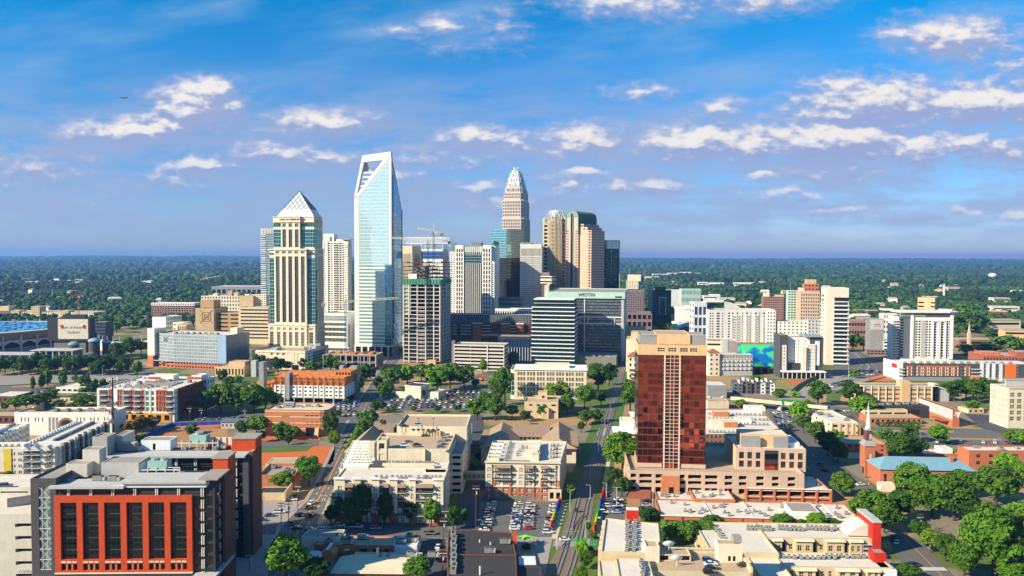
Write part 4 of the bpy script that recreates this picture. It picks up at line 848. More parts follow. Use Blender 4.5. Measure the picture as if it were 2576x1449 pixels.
def right_side():
 slab('office_tower','mauve stone tower with zigzag crown right of hotel slab','office building',1574,1621,729,'mauve',G1(8,14,fw=.55,fh=.5,mb=20,mt=8),Y=1230,xs=1629,dmax=26,roof='slate',extra=lambda b,zt: [b.gable('crown_gable',b.w*i/4,b.w*(i+1)/4,-.6,1,zt-6,zt-1.5,'slate','y') for i in range(4)])
 slab('hotel_tower','cream tower with twin roof masts behind the mauve stone tower','hotel',1576,1606,706,'cream',G1(5,12,fw=.4,fh=.4,mb=40),Y=1600,xs=1629,dmax=24,sides=G1(6,12,fw=.5,fh=.5,mb=40),pent=[(.1,1.2,.1,.9,12,'cream')],extra=lambda b,zt: [b.box('mast',b.w*f,b.w*f+.8,4,4.8,zt,zt+26,'grey') for f in (.25,1.5)])
 slab('glass_tower','short dark glass tower with framed panel, near round white arena','office building',1643,1689,729,'charcoal',Y=1330,xs=1698,extra=lambda b,zt: [b.glass((0,0),(b.w,0),0,zt-3,'tower_green'),b.box('frame_post',b.w*.35,b.w*.4,-.5,0,20,zt-14,'lgrey'),b.box('frame_post',b.w*.68,b.w*.73,-.5,0,20,zt-14,'lgrey'),b.box('frame_head',b.w*.35,b.w*.73,-.5,0,zt-14,zt-12,'lgrey')],pent=[(.1,.7,.1,.9,5,'charcoal2')])
 slab('apartment_block','pale slab of flats tucked left of the short dark glass tower','apartment building',1630,1644,724,'cream',G1(4,14,fw=.5,fh=.4,mb=15),Y=1350,depth=18)
 slab('museum_block','mauve brown low block with grid windows below mauve stone tower','building',1579,1641,788,'mauve',G1(5,3,fw=.7,fh=.6,mb=14,g='glass_dark'),Y=1050,xs=1650,depth=30,pent=[(.4,.95,.1,.6,3,'mauve')])
 slab('stone_block','sand coloured windowless hall beside railway at foot of hotel slab','building',1574,1626,823,'sand',None,Y=960,depth=26,par=.5,extra=lambda b,zt: b.vol('wing',R4(b.w*.1,b.w*1.15,-14,-2),0,zt-9,'cream',{},'roof_tan',.5))
 slab('stone_block','cream blank walled block left of red tower crown','building',1577,1616,853,'cream',None,Y=800,depth=30,par=.5,roof='roof_tan',extra=lambda b,zt: b.vol('wing',R4(b.w*.3,b.w*1.3,4,20),0,zt+7,'beige',{},'roof_tan',.4))
 b=slab('flats','cream balcony flats with red hip roofed turret left of red glass tower','apartment building',1580,1622,902,'cream2',G1(5,6,fw=.5,fh=.5,mb=1),Y=690,depth=24,roof='roof_white',extra=lambda b,zt: (b.vol('turret_wall',R4(1,9,-1,7),0,zt+2,'cream',{0: G1(2,6,fw=.4,fh=.5)}),b.gable('turret_roof',.2,9.8,-1.8,7.8,zt+2,zt+6,'brick2','x',4.5),[b.box('balcony',3,14,-2.6,-1,3+3.6*k,4+3.6*k,'brown') for k in range(5)]))
 # arena
 b=B('arena','round white arena with flat disc roof and blue arched entrance','arena',1700,1770,Y=1230,depth=60)
 z = b.z; w = b.w; r = w / 2; zt = z(771)
 ring=lambda s,n=28: [(r+r*s*math.cos(2*math.pi*i/n),r+r*s*math.sin(2*math.pi*i/n)) for i in range(n)]
 b.vol('drum_wall',ring(1),0,zt-4,'pale',{},'roof_white',.5);b.vol('disc_roof',ring(1.06),zt-4,zt,'white2',{},'roof_white',.5)
 b.vol('entrance_disc',[(x*.5-8,y*.5-30) for x,y in ring(.8)],16,19,'white2');b.vol('entrance_drum',[(x*.44-5,y*.44-28) for x,y in ring(.8)],0,16,'slate')
 b.text('Y', -1, -30.5, 11, .1, 'white2', 'tiny_mark') if False else None
 m = MB()
 for k in range(16):
  a0, a1 = math.pi * k / 16, math.pi * (k + 1) / 16
  m.poly([(30-38*math.cos(a0),-60,4+18*math.sin(a0)),(30-38*math.cos(a1),-60,4+18*math.sin(a1)),(30-38*math.cos(a1),-30,4+18*math.sin(a1)),(30-38*math.cos(a0),-30,4+18*math.sin(a0))])
  m.poly([(30-38*math.cos(a0),-60,4+18*math.sin(a0)),(30-33*math.cos(a0),-60,2+15*math.sin(a0)),(30-33*math.cos(a1),-60,2+15*math.sin(a1)),(30-38*math.cos(a1),-60,4+18*math.sin(a1))])
 m.build('blue_arch',MT('glass_blue'),b.root);b.box('arch_glazing',-2,62,-50,-32,0,14,'black_glass');b.done()
 # white hotel pair
 b=B('hotel_tower','long white hotel with vaulted rooftop and dozens of dark square windows','hotel',1783,1951,Y=985,depth=26,yaw=-4)
 z = b.z; w = b.w; X = b.X; zt = z(779)
 bays=[(X(a),X(a+k)) for a,k in ((1787,3),(1793,3),(1804,8),(1818,3),(1833,5),(1842,5),(1854,5),(1868,3),(1878,6),(1889,3),(1900,6),(1911,3),(1921,6),(1932,3),(1941,5))]
 b.vol('wall',b.rect(),0,zt,'white2',{0: style(fcols=bays,rows=13,fh=.55,mb=6,mt=3,g='glass_dark')},'roof_white',1)
 for a in (1842, 1854, 1878, 1900, 1921):
  for k in range(12): b.box('balcony',X(a)-.4,X(a+6)+.4,-1.2,0,7.2+k*(zt-9)/13,8.0+k*(zt-9)/13,'white2')
 b.vol('left_wall',R4(X(1750),0,5,24),0,z(761),'cool_white',{0: G1(3,4,fw=.72,fh=.75,mb=3,mt=4,mx=4,mz=4,fr='slate',g='glass_blue'),3: G1(2,8)},'roof_tan',.8)
 b.vol('penthouse',R4(X(1779),X(1824),4,14),z(761),z(755.5),'white2',{},'roof_white',.4);m=MB();n=10;x0,x1=X(1824),X(1868)
 for i in range(n):
  f = lambda t: zt + (z(759) - zt) * math.cos(t * math.pi / 2) ** .7 if t < 1 else zt
  a,c=i/n,(i+1)/n;m.poly([(x0+(x1-x0)*a,2,f(a)),(x0+(x1-x0)*c,2,f(c)),(x0+(x1-x0)*c,16,f(c)),(x0+(x1-x0)*a,16,f(a))]);m.poly([(x0+(x1-x0)*a,2,zt-1),(x0+(x1-x0)*c,2,zt-1),(x0+(x1-x0)*c,2,f(c)),(x0+(x1-x0)*a,2,f(a))])
 m.build('vault_roof', MT('white'), b.root); b.done()
 slab('hotel_annexe','white hotel annexe with squarish paired windows beside vaulted white hotel','hotel',1951,2034,808,'white',G1(8,9,fw=.4,fh=.45,mb=4),Y=960,xs=None,depth=20,extra=lambda b,zt: (b.vol('tower_wall',R4(b.X(1930),b.X(1952),-2,10),0,b.z(783),'white2',{0: G1(3,13,fw=.5,fh=.5)},'roof_white',.5),b.vol('grey_wing',R4(b.w,b.w+16,-1,14),0,b.z(802),'lgrey',{0: G1(4,10,fw=.35,fh=.45)},'roof_grey',.5)))
 slab('brick_flats','pinkish brick flats with balcony columns behind hotel annexe','apartment building',1922,1973,746,'brown_pink',G1(9,14,fw=.55,fh=.45,mb=10),Y=1180,xs=None,depth=20,pent=[(.05,.3,.1,.8,5,'pale'),(.6,1.0,.1,.6,2.5,'pink_stone')],extra=lambda b,zt: b.vol('glass_wing',R4(b.w,b.w+6,1,16),0,zt-2,'slate',{0: G1(2,14,fw=.8,fh=.5)}))
 slab('apartment_slab','thin white balcony slab with a mast left of red topped tower','apartment building',1984,2004,731,'mint',G1(3,16,fw=.7,fh=.45,mb=10),Y=1140,depth=16,extra=lambda b,zt: b.box('mast',b.w*.3,b.w*.34,2,2.4,zt,zt+14,'metal'))
 b=slab('office_tower','pinkish stone tower with square windows and a red rooftop storey','office building',2016,2063,732,'pink_stone',G1(8,13,fw=.5,fh=.5,mb=8,mt=3,g='glass_dark'),Y=1090,xs=2003,pent=[(.0,.55,.1,.6,4,'pale')],extra=lambda b,zt: (b.vol('red_storey',R4(b.w*.2,b.w*.95,3,18),zt,b.z(714),'brick',{0: G1(4,2,fw=.5,fh=.4)}),b.vol('rooftop_box',R4(b.w*.3,b.w*.82,3,14),b.z(714),b.z(703),'tan')))
 # cream tower with glass bands
 b=B('apartment_tower','cream tower with blank corner and glass balcony bands above expressway ramp','apartment building',2081,2136,Y=858,xs=2066)
 z = b.z; w = b.w; X = b.X; d = b.d; zt = z(724)
 xg = X(2100); rows = [(z(y + 7), z(y)) for y in np.arange(760, 912, 10.4)][::-1]
 b.vol('wall',b.rect(),0,zt,'pale',{0: style(fcols=[(xg,w-.4)],frows=rows,mx=8,fr='metal_dark',g='glass',rec=1.0),3: style(fcols=[(.8,d*.55)],rows=16,fh=.5,mb=2,mt=7,g='glass_light',rec=.8)},'roof_tan',1.2)
 for a, c in rows: b.box('balcony', xg - .6, w + .8, -1.2, 0, a - 1.2, a + .1, 'cool_white')
 for a, c in rows: b.box('side_balcony', -1.2, 0, d * .4, d - .5, a - .8, a + .1, 'cool_white')
 b.glass((xg, -.1), (w, -.1), z(757), z(748), 'black_glass', 'top_glass'); b.done()
 # curved dark and white hotel
 b=B('hotel','white and charcoal hotel with cream stair shaft and long canopy by expressway','hotel',1961,2078,yb=950,depth=26,yaw=3)
 z = b.z; w = b.w; X = b.X; zt = z(849)
 b.vol('dark_wall',R4(0,X(1985),0,22),0,z(843),'charcoal2',{},'roof_grey',.5);b.vol('pier',R4(X(1971),X(1981),-.7,0),0,z(868),'white',{0: style(fcols=[(1.2,2.2)],rows=9,fh=.5,mt=1,mb=1)})
 b.vol('wall',R4(X(1985),X(2046),5,24),0,zt,'white2',{0: style(fcols=[(X(a)-X(1985),X(a+2.6)-X(1985)) for a in (2005,2014,2033)],rows=9,fh=.5,mb=8,mt=2)},'roof_grey',.6)
 b.vol('stair_shaft',R4(X(2021),X(2031),-1,5),0,z(871),'cream');b.vol('mid_wall',R4(X(2036),X(2056),2,22),0,z(866),'white',{0: style(cols=3,rows=10,fw=.3,fh=.5)});b.vol('dark_wall',R4(X(2044),X(2078),4,24),0,z(850),'charcoal2',{},'roof_grey',.5);b.vol('white_panel',R4(X(2057),X(2068),3.2,4),12,z(858),'white2',{0: style(fcols=[(1.4,2.1)],rows=10,fh=.35)});b.vol('roof_canopy',R4(X(2030),X(2076),2,24),z(848),z(845),'roof_metal')
 b.box('plinth_wall',X(1985),X(2020),3,6,0,14,'charcoal');b.box('canopy',X(1966),X(2077),-7,3,6.2,7.0,'white2')
 for i in range(10): b.box('canopy_post',X(1968)+i*4.4,X(1968)+i*4.4+.5,-6.5,-6,0,6.2,'white2')
 b.box('shop_front', X(1968), w, -2, 2, 0, 6, 'glass_dark'); b.done()
 b=slab('screen_block','building with giant glowing blue and green swirl screen','billboard',1857,1954,864,'brown_pink',None,Y=790,depth=12,yaw=2)
 b2=b;m=MB();x0,x1=b.X(1858),b.X(1953);m.box(x0,x1,-.5,-.05,b.z(921),b.z(866));s=m.mesh('led_screen',[ledm()]);put('led_screen',s,b.root)
 m = MB(); m.prism([(x0, -1), (x1, -1), (x1, 0), (x0, 0)], 0, b.z(924), 0);
 for i in range(5): b.box('arcade_opening',x0+3+i*7.2,x0+8.4+i*7.2,-1.05,-.9,0,5.5,'dark_void')
 m.build('arcade_wall', MT('brown_pink'), b.root)
 # flats and car park left of the screen
 slab('car_park','white and grey car park block with slit openings below vaulted hotel','car park',1781,1852,855,'cream',style(fcols=[(.5,14)],frows=[(24,26),(29,31)],nm='opening',g='dark_void'),Y=830,depth=20,extra=lambda b,zt: (b.vol('grey_panel',R4(b.w*.52,b.w*.74,-1,4),0,zt+1,'lgrey'),b.vol('grey_panel',R4(b.w*.74,b.w*.97,-.6,5),0,zt-.5,'grey')))
 slab('brick_flats','grey four storey flats with cream turret and red hip roof near screen','apartment building',1783,1896,892,'lgrey',G1(15,4,fw=.5,fh=.6,mb=4,mx=2,fr='white2'),yb=945,depth=18,yaw=-3,roof='roof_white',extra=lambda b,zt: (b.vol('turret_wall',R4(-.5,10,-2,8),0,zt+2,'cream',{0: G1(2,5,fw=.4,fh=.4)}),b.gable('turret_roof',-1,10.5,-2.6,8.6,zt+2,zt+5.5,'brick2','x',5),[b.box('balcony',b.w*(.3+.1*i),b.w*(.35+.1*i),-1.3,0,6+4*k,7+4*k,'white2') for i in range(7) for k in range(3)]))
 # hotel slab with small sign
 b=slab('hotel_slab','narrow grey windowless slab hotel with tiny red sign under its roof','hotel',2191,2226,802,'grey',None,Y=955,xs=2179,extra=lambda b,zt: (b.box('sign_mark',b.w*.3,b.w*.75,-.2,0,zt-7,zt-6,'red_sign'),b.box('sign_mark',b.w*.3,b.w*.78,-.2,0,zt-9,zt-8.2,'slate'),b.box('sign_panel',.5,b.w-.5,-.1,0,zt-13,zt-.8,'lgrey'),b.vol('podium',R4(-4,b.w+4,-6,2),0,6,'mauve',{0: G1(6,2,fw=.7,fh=.5,g='glass_dark')}),b.vol('car_deck',R4(b.w,b.w+14,-2,14),0,17,'cool_white',{0: G1(1,4,fw=1,fh=.5,nm='opening',g='glass_blue')})),sides=G1(3,12,fw=.4,fh=.5,g='glass_warm'))
 slab('car_park','brown brick car park left of narrow grey slab hotel','car park',2138,2180,806,'brown_pink',G1(6,3,fw=.75,fh=.35,nm='opening',g='dark_void',mb=6),Y=1020,depth=30)
 slab('office_block','white low office with square windows right of narrow grey slab hotel','office building',2226,2262,790,'white',G1(6,4,fw=.5,fh=.5,mb=20),Y=1000,depth=20)
 # white apartment tower
 b=B('apartment_tower','broad white apartment tower with flat overhanging roof and tall framed bays','apartment building',2262,2399,yb=908,depth=24,yaw=3)
 z = b.z; w = b.w; X = b.X; zt = z(792)
 b.vol('wall',R4(X(2295),w,0,22),0,zt,'white2',{0: style(fcols=[(X(a),X(a+k)) for a,k in ((2308-33*0,4),(2315,4),(2334,4),(2341,4),(2352,7),(2369,7),(2384,4),(2391,4))] and [(X(a)-X(2295),X(a+k)-X(2295)) for a,k in ((2306,5.5),(2313.5,5.5),(2332,5.5),(2339.5,5.5),(2350.5,9),(2368.5,9),(2383,4),(2389,4))],rows=14,fh=.6,mb=5,mt=6,g='glass_dark')},'roof_white',1)
 b.box('grey_panel',X(2320),X(2332),-.15,.05,4,zt-6,'lgrey');b.box('grey_panel',X(2300),X(2306),-.15,.05,4,zt-6,'lgrey')
 for a in (2347.5, 2361, 2365, 2379): b.box('white_fin', X(a), X(a + 3), -1.6, 0, 0, z(806), 'white2')
 for a in (2347.5, 2365): b.box('fin_head', X(a), X(a + 17), -1.6, 0, z(808), z(804), 'white2')
 b.box('white_fin',X(2295),X(2300),-1.2,0,0,zt,'white2');b.box('white_fin',X(2393),w+.4,-1.2,0,0,zt,'white2')
 b.vol('grey_wall',R4(X(2268),X(2295),2,20),0,z(795),'slate',{0: style(fcols=[(.3,4.5)],rows=14,fh=.6,mb=4,mt=3,g='glass_dark')});b.vol('balcony_wall',R4(X(2252),X(2268),5,18),0,z(797),'white2',{0: style(fcols=[(1,4)],rows=14,fh=.5,mb=4,mt=3,g='glass_dark')})
 for k in range(14):
  zz=5+k*(zt-9)/14;b.box('balcony',X(2250),X(2269),2,5,zz,zz+1,'white2');b.box('balcony',w,w+2,3,14,zz,zz+1,'cream')
 b.vol('roof_slab',R4(X(2263),w+5,-2.5,24),zt+2.6,zt+4.4,'white2');b.vol('crown_wall',R4(X(2300),w-1,1.5,20),zt-1,zt+2.6,'cool_white',{0: G1(16,1,fw=.8,fh=.6,g='glass_dark')});b.box('purple_band',w-4,w+5.1,-2.65,-2.4,zt+2.8,zt+4.2,'purple_panel');b.box('rooftop_box',X(2378),w,2,14,zt+4.4,zt+6.4,'white2')
 for i in range(7): b.box('crown_post',X(2266)+i*2.2,X(2266)+i*2.2+.4,0,.4,zt-2,zt+2.6,'white2')
 b.box('sign_band',X(2301),X(2392),-.3,.02,z(797),z(791.5),'charcoal2');b.text('UPTOWN 550',X(2317),-.4,z(794.2),1.75,'white2','sign_lettering');b.done()
 slab('office_block','brown banded office with cream corner behind white apartment tower','office building',2311,2353,748,'peach',style(fcols=[(1,9),(19,26)],rows=3,fh=.4,mb=30,mt=5),Y=1280,xs=2409,yaw=33,dmax=60,roof='roof_tan',sides=G1(1,6,fw=.92,fh=.35,mb=20,mt=4),acs=3)
 # orange and charcoal mid rise
 b=B('apartment_block','long charcoal midrise flats with orange framed white windows and white corner','apartment building',2262,2620,yb=957,xs=2228,yaw=2)
 z = b.z; w = b.w; X = b.X; d = b.d = min(b.d, 34); zt = z(914)
 rows = [(4.8, 6.6), (7.9, 9.7), (11, 12.8), (14, 15.4)]
 b.vol('wall',b.rect(),0,zt,'charcoal2',{0: [style(fcols=[(X(a),X(a+3)) for a in np.arange(2285,2446,7.6)]+[(X(a),X(a+3.5)) for a in (2482,2490,2507,2515)]+[(X(a),X(a+3.5)) for a in (2543,2552,2564)],frows=rows,g='glass_light',mx=2,fr='white2')],3: style(fcols=[(5,8),(14,17),(22,25)],frows=rows)},'roof_white',.8)
 b.box('white_panel',-.3,X(2276),-.35,0,0,zt+.8,'white2');b.box('white_panel',X(2472),X(2528),-.3,.02,0,zt+1,'cool_white') if False else None
 for a in (2471,2486,2501,2519): b.box('white_panel',X(a),X(a+9),-.25,.02,0,zt+.6,'cool_white')
 b.box('white_corner',-.5,0,-.3,d,0,zt+.8,'white2');b.box('orange_panel',X(2534),X(2562),-.3,.02,3.5,zt,'orange_wall')
 for k, a in enumerate((2288, 2312.5, 2328, 2343, 2359, 2374, 2390, 2405, 2434)):
  for (c,e) in rows[:3]: b.box('orange_frame',X(a)-.8,X(a+11)+.4,-.2,.02,e+.1,c+3.0,'orange_wall');b.box('white_surround',X(a)-.5,X(a)+.4,-.3,.02,c,e,'white2');b.box('white_surround',X(a+9),X(a+11),-.3,.02,c,e,'white2')
 for k in range(3): b.box('balcony',X(2449),X(2470),-1.4,0,4.6+3.1*k,5.6+3.1*k,'lgrey');b.box('balcony',X(2264),X(2280),-1.4,0,4.6+3.1*k,5.6+3.1*k,'lgrey')
 b.box('red_sign',-.7,-.5,4,15,11,15,'red_sign');b.box('base_wall',0,w,-.15,.02,0,3.5,'grey');b.box('orange_wall',X(2446),X(2468),-6,0,0,4.5,'orange_wall');b.vol('penthouse',R4(X(2300),X(2420),12,26),zt-.8,zt+1.2,'white2',{},'roof_white',.3);b.acrow(X(2290),8,X(2560),9,zt-.8,14,1);b.done()
 slab('brick_block','low dark red brick building behind right end of charcoal midrise','building',2480,2640,894,'brick2',G1(20,2,fw=.5,fh=.4),Y=830,depth=40,roof='roof_tan',pent=[(0,.3,.1,.5,3,'brick'),(.55,.95,.1,.6,4,'brick2')])
 # tan school like block
 b=B('office_block','tan three storey block with vertical fins and taller tan stair shaft','office building',2158,2367,yb=1010,depth=16,yaw=0)
 z = b.z; w = b.w; X = b.X; zt = z(970)
 b.vol('wall',b.rect(),0,zt,'peach',{0: [style(fcols=[(X(a),X(a+16)) for a in (2180,2198.5,2217,2235.5,2254,2297,2315,2333)],rows=3,fh=.42,mb=.6,mt=1.6,mx=5,fr='cream')]},'roof_grey',.8)
 for a in (2178,2197,2215.5,2234,2252.5,2295,2313.5,2331.5,2350): b.box('stone_fin',X(a),X(a)+.5,-.7,0,0,zt,'cream')
 b.vol('stair_shaft',R4(X(2272),X(2295),-1,8),0,z(959),'peach');b.box('glass_stair',X(2159),X(2168),-.3,.02,0,zt-1,'glass_dark');b.box('glass_stair',X(2170),X(2175),-.3,.02,0,zt-1,'glass_dark');b.box('glass_stair',X(2358),X(2366),-.3,.02,0,zt+1,'glass_dark');b.vol('stair_wall',R4(X(2354),w,0,8),0,zt+1.6,'cream');b.vol('grey_wing',R4(w,X(2396),1,14),0,z(980),'lgrey',{},'roof_white',.4);b.box('cornice',0,w,-.5,.1,zt-.6,zt,'white2');b.done()
 # gym with the letter Y
 b=B('sports_hall','brick sports hall with a white Y emblem on its end wall','sports centre',2396,2422,yb=1074,xs=2318,yaw=0)
 z = b.z; w = b.w; d = b.d; zt = z(1031)
 b.vol('wall',R4(0,w,0,d),0,zt,'brick',{},'roof_dark',.6);b.box('grey_upper_wall',-.25,.02,0,d,5,zt+.1,'lgrey');b.box('porch_roof',-5,-.3,4,20,3,3.4,'brick2')
 m = MB(); q = lambda pts: m.poly([(w * .28 + x * 4.2, -.15, zt - 5.4 + y * 4.0) for x, y in pts])
 q([(0,1),(.28,1),(.52,.45),(.4,.2)]);q([(.42,1),(1,1),(.62,0),(.3,0),(.5,.5)]);q([(-.12,.35),(.1,.35),(.14,.5),(-.12,.5)]);m.build('emblem',MT('white2'),b.root)
 x0=-w-30;b.vol('back_wall',R4(-45,0,30,46),0,8.6,'charcoal',{0: style(fcols=[(3,8),(12,24),(28,38)],frows=[(2,6)],g='glass_dark')},'roof_dark',.5);b.box('tan_panel',-36,-24,29.7,30,2,6,'sand');b.vol('front_wing',R4(-53,-17,8,26),0,4.5,'brick',{0: G1(10,1,fw=.5,fh=.5,g='glass_dark')},'roof_tan',.5);b.vol('middle_wing',R4(-50,-19,24,30),0,7,'sand',{0: G1(3,1,fw=.85,fh=.5)},'roof_tan',.4);b.acrow(-40,34,-6,40,8.2,6,1);b.done()
 # right edge cream office
 b=B('office_block','cream stone office with gridded windows cut by right edge of photo','office building',2535,2660,yb=1078,xs=2498,yaw=0)
 z = b.z; w = b.w; d = b.d; zt = z(977)
 rows = [(z(y + 9), z(y - 1)) for y in (989, 1005, 1019, 1034, 1049)][::-1]
 b.vol('wall',b.rect(),0,zt,'cream',{0: style(fcols=[(1.2+4.8*k,4.2+4.8*k) for k in range(7)],frows=rows,mx=3,mz=2,fr='cream2'),3: style(cols=10,frows=rows,fw=.55,mx=2,fr='white2',g='glass_light')},'roof_tan',1.2)
 b.vol('penthouse',R4(6,w,14,d-8),zt-1,zt+4,'lgrey',{},'roof_grey',.4);b.box('cornice',-.6,w,-.6,0,zt,zt+.8,'cream2');b.done()
 slab('small_house','little tan flat roofed pavilion left of cream stone office','building',2436,2484,1029,'sand',style(cols=3,rows=1,fw=.5,fh=.5),yb=1040,depth=12,yaw=-6,roof='roof_tan')
 # church
 b=B('church','long brick church under pale blue metal hip roof behind trees','church',2214,2462,yb=1229,depth=17,yaw=4)
 z=b.z;w=b.w;ze=z(1180);b.vol('wall',b.rect(),0,ze,'brick',{0: G1(9,1,fw=.3,fh=.45,mb=1)});b.gable('roof',-.8,w+.8,-.8,b.d+.8,ze,ze+4.6,'blue_roof','x',6);b.box('chimney',w-9,w-7.4,5,6.4,ze+2,ze+6,'brick');b.box('porch',-2,5,-6,-1,0,4,'cream');b.vol('east_wall',R4(w,w+4,2,14),0,ze-1,'brick',{},'blue_roof');b.done()
 b=B('church_tower','brick bell tower with grey skirt roof and slender white spire','church tower',2175,2210.5,yb=1196,depth=7.4,yaw=4)
 z = b.z; w = b.w; zs = z(1122); c = w / 2; y = 3.7
 b.vol('wall',R4(0,w,0,7.4),4,zs,'brick',{0: style(fcols=[(w*.38,w*.62)],frows=[(1,zs-8)],g='cream2',nm='stone_panel',rec=.25)})
 for a,e in ((0,1.2),(w*.32,w*.4),(w*.62,w*.7),(w-1.2,w)): b.box('pier',a,e,0,1.2,0,4,'brick')
 b.box('dark_core',1,w-1,1.6,6,0,4,'dark_void');b.frus('skirt_roof',(-.5,w+.5,-.5,7.9),zs,(w*.22,w*.78,1.6,5.8),z(1110),'grey');zb=z(1110)
 b.vol('belfry',R4(w*.22,w*.78,1.6,5.8),zb-.2,z(1085),'brick_dark',{0: style(fcols=[(1.1,2.8)],frows=[(.8,4)],nm='louvre',g='lgrey')});b.gable('belfry_roof',w*.16,w*.84,1.2,6.2,z(1085),z(1079),'grey','y');b.frus('spire_base',(c-1,c+1,y-1,y+1),z(1085),(c-.8,c+.8,y-.8,y+.8),z(1073),'white2');b.frus('spire',(c-.8,c+.8,y-.8,y+.8),z(1073),(c-.03,c+.03,y-.03,y+.03),z(1013),'metal_white');b.done()
 slab('brick_block','three storey brick building with flat tan roof behind bell tower','building',2124,2241,1116,'brick',style(fcols=[(2,3.6),(6,7.6),(10,11.6),(21,22.5),(25,26.5)],rows=3,fh=.4,mb=.5),yb=1150,xs=2095,yaw=2,roof='roof_tan',sides=G1(3,3,fw=.3,fh=.4),extra=lambda b,zt: b.box('porch',1,13,-3,0,0,2.8,'cream'))
 slab('white_shop','cream flat roofed block with arched brown bays left of three storey brick','building',2092,2166,1063,'cream',style(fcols=[(1,4),(7,8.5),(11.5,12.5),(16,18)],rows=2,fh=.35),yb=1097,xs=2038,yaw=0,roof='roof_white',sides=G1(4,2,fw=.3,fh=.35),acs=4,extra=lambda b,zt: [b.box('brown_pier',x,x+.8,-.25,0,0,zt-.6,'ochre') for x in (0,5.5,10,14,18)])
 slab('brick_block','wide red brick block with white roof at right edge','building',2437,2660,1133,'brick',style(fcols=[(4+7*k,6.4+7*k) for k in range(6)],rows=2,fh=.42,mb=1.5,mt=1,g='glass_dark',mz=2,fr='brick2'),yb=1180,xs=2419,yaw=0,roof='roof_white',acs=5)
 slab('brick_shed','low brick annexe with white roof between church and wide brick block','building',2323,2423,1141,'brick',None,yb=1153,depth=14,yaw=0,roof='roof_white',pent=[(.6,.9,.2,.8,2.2,'white2')])
 # grey hall behind red tower
 slab('grey_hall','blank grey hall with pale roof right behind red glass tower','building',1781,1832,969,'grey',None,yb=1002,depth=22,yaw=2,roof='roof_white',par=.3)
 slab('tan_hall','low tan hall with rooftop satellite dishes below blank grey hall','building',1781,1838,1010,'beige',None,yb=1032,depth=18,yaw=2,roof='roof_tan',par=.4,extra=lambda b,zt: [(dishp(b,b.w*f,5,zt,1.9)) for f in (.15,.78)])
 b=B('townhouses','row of dark and white flat roofed townhouses by expressway','houses',1845,1954,yb=990,depth=22,yaw=9)
 rr = random.Random(4)
 for i in range(9): x=b.w*i/9;h=9+rr.uniform(-1,2);b.vol('unit_wall',R4(x,x+b.w/9-.05,rr.uniform(0,3),20+i % 3),0,h,rr.choice(('slate','charcoal2','cool_white','slate')),{0: G1(1,3,fw=.5,fh=.5)},'roof_white',.8);b.vol('roof_cabin',R4(x+.6,x+2.4,8,12),h-.8,h+1.8,rr.choice(('white2','slate','cream')))
 b.done()
 # white roofed flats with dark front behind red tower
 b=B('apartment_block','taupe flats under wide white roof cluttered with coolers, behind red tower','apartment building',1700,1975,Y=455,depth=70,yaw=0)
 zt = 14; P = lambda x, y: b.P(x, y, zt)
 pl = [P(1690, 1092), P(1860, 1092), P(1966, 1082), P(1912, 1028), P(1700, 1028)]
 b.vol('wall',pl,0,zt,'brown_pink',{0: G1(16,4,fw=.42,fh=.5,mb=1,mx=2,fr='white2'),1: G1(6,4,fw=.4,fh=.5)},'roof_white',.7)
 for (x,y,w_,h_,d_,m) in ((1790,1072,16,2.8,8,'cream'),(1822,1073,8,2.6,6,'orange_brick'),(1795,1046,10,2.4,5,'orange_brick'),(1850,1062,10,1.8,4,'white2'),(1880,1034,12,2.5,9,'white2')):
  q=P(x,y);b.vol('rooftop_box',R4(q[0],q[0]+w_,q[1],q[1]+d_),zt-.7,zt+h_,m,{},'roof_white',.3)
 for y0 in (1085, 1064, 1052, 1040): p, q = P(1785, y0), P(1930, y0 + 3); b.acrow(*p, *q, zt - .7, 16, 0)
 b.done()
 b=B('station_block','white two storey block with tan brick base left of red glass tower','building',1551,1612,yb=1116,depth=18,yaw=4)
 b.vol('wall',b.rect(),0,b.z(1090),'peach',{0: G1(4,1,fw=.5,fh=.4)},'roof_white',.4);b.box('roof_slab',-2,b.w,-1.5,18,b.z(1090),b.z(1088),'white2');b.vol('upper_wall',R4(3,b.w,4,17),b.z(1088),b.z(1062),'white2',{0: style(fcols=[(8,10)],frows=[(1,3)])},'roof_white',.4);b.box('roof_slab',9,b.w+1,3,18,b.z(1051),b.z(1048.5),'white2');b.vol('upper_wall',R4(10,b.w,5,16),b.z(1062),b.z(1051),'cream');b.done()
def dishp(b, x, y, z, r):
 m = MB(); n = 14; R0 = Matrix.Rotation(math.radians(-50), 3, 'X') @ Matrix.Rotation(.5, 3, 'Z')
 rings=[[R0 @ Vector((r*t*math.cos(2*math.pi*i/n),r*t*math.sin(2*math.pi*i/n),r*.4*t*t))+Vector((x,y,z+r*.9)) for i in range(n)] for t in (.02,.4,.75,1)]
 for a, c in zip(rings, rings[1:]):
  for i in range(n): m.poly([a[i], a[(i + 1) % n], c[(i + 1) % n], c[i]])
 m.bar((x,y,z),(x,y,z+r*.9),.15);m.bar((x,y,z+r*.9),R0 @ Vector((0,0,r*.7))+Vector((x,y,z+r*.9)),.05)
 m.build('satellite_dish', MT('metal_white'), b.root)
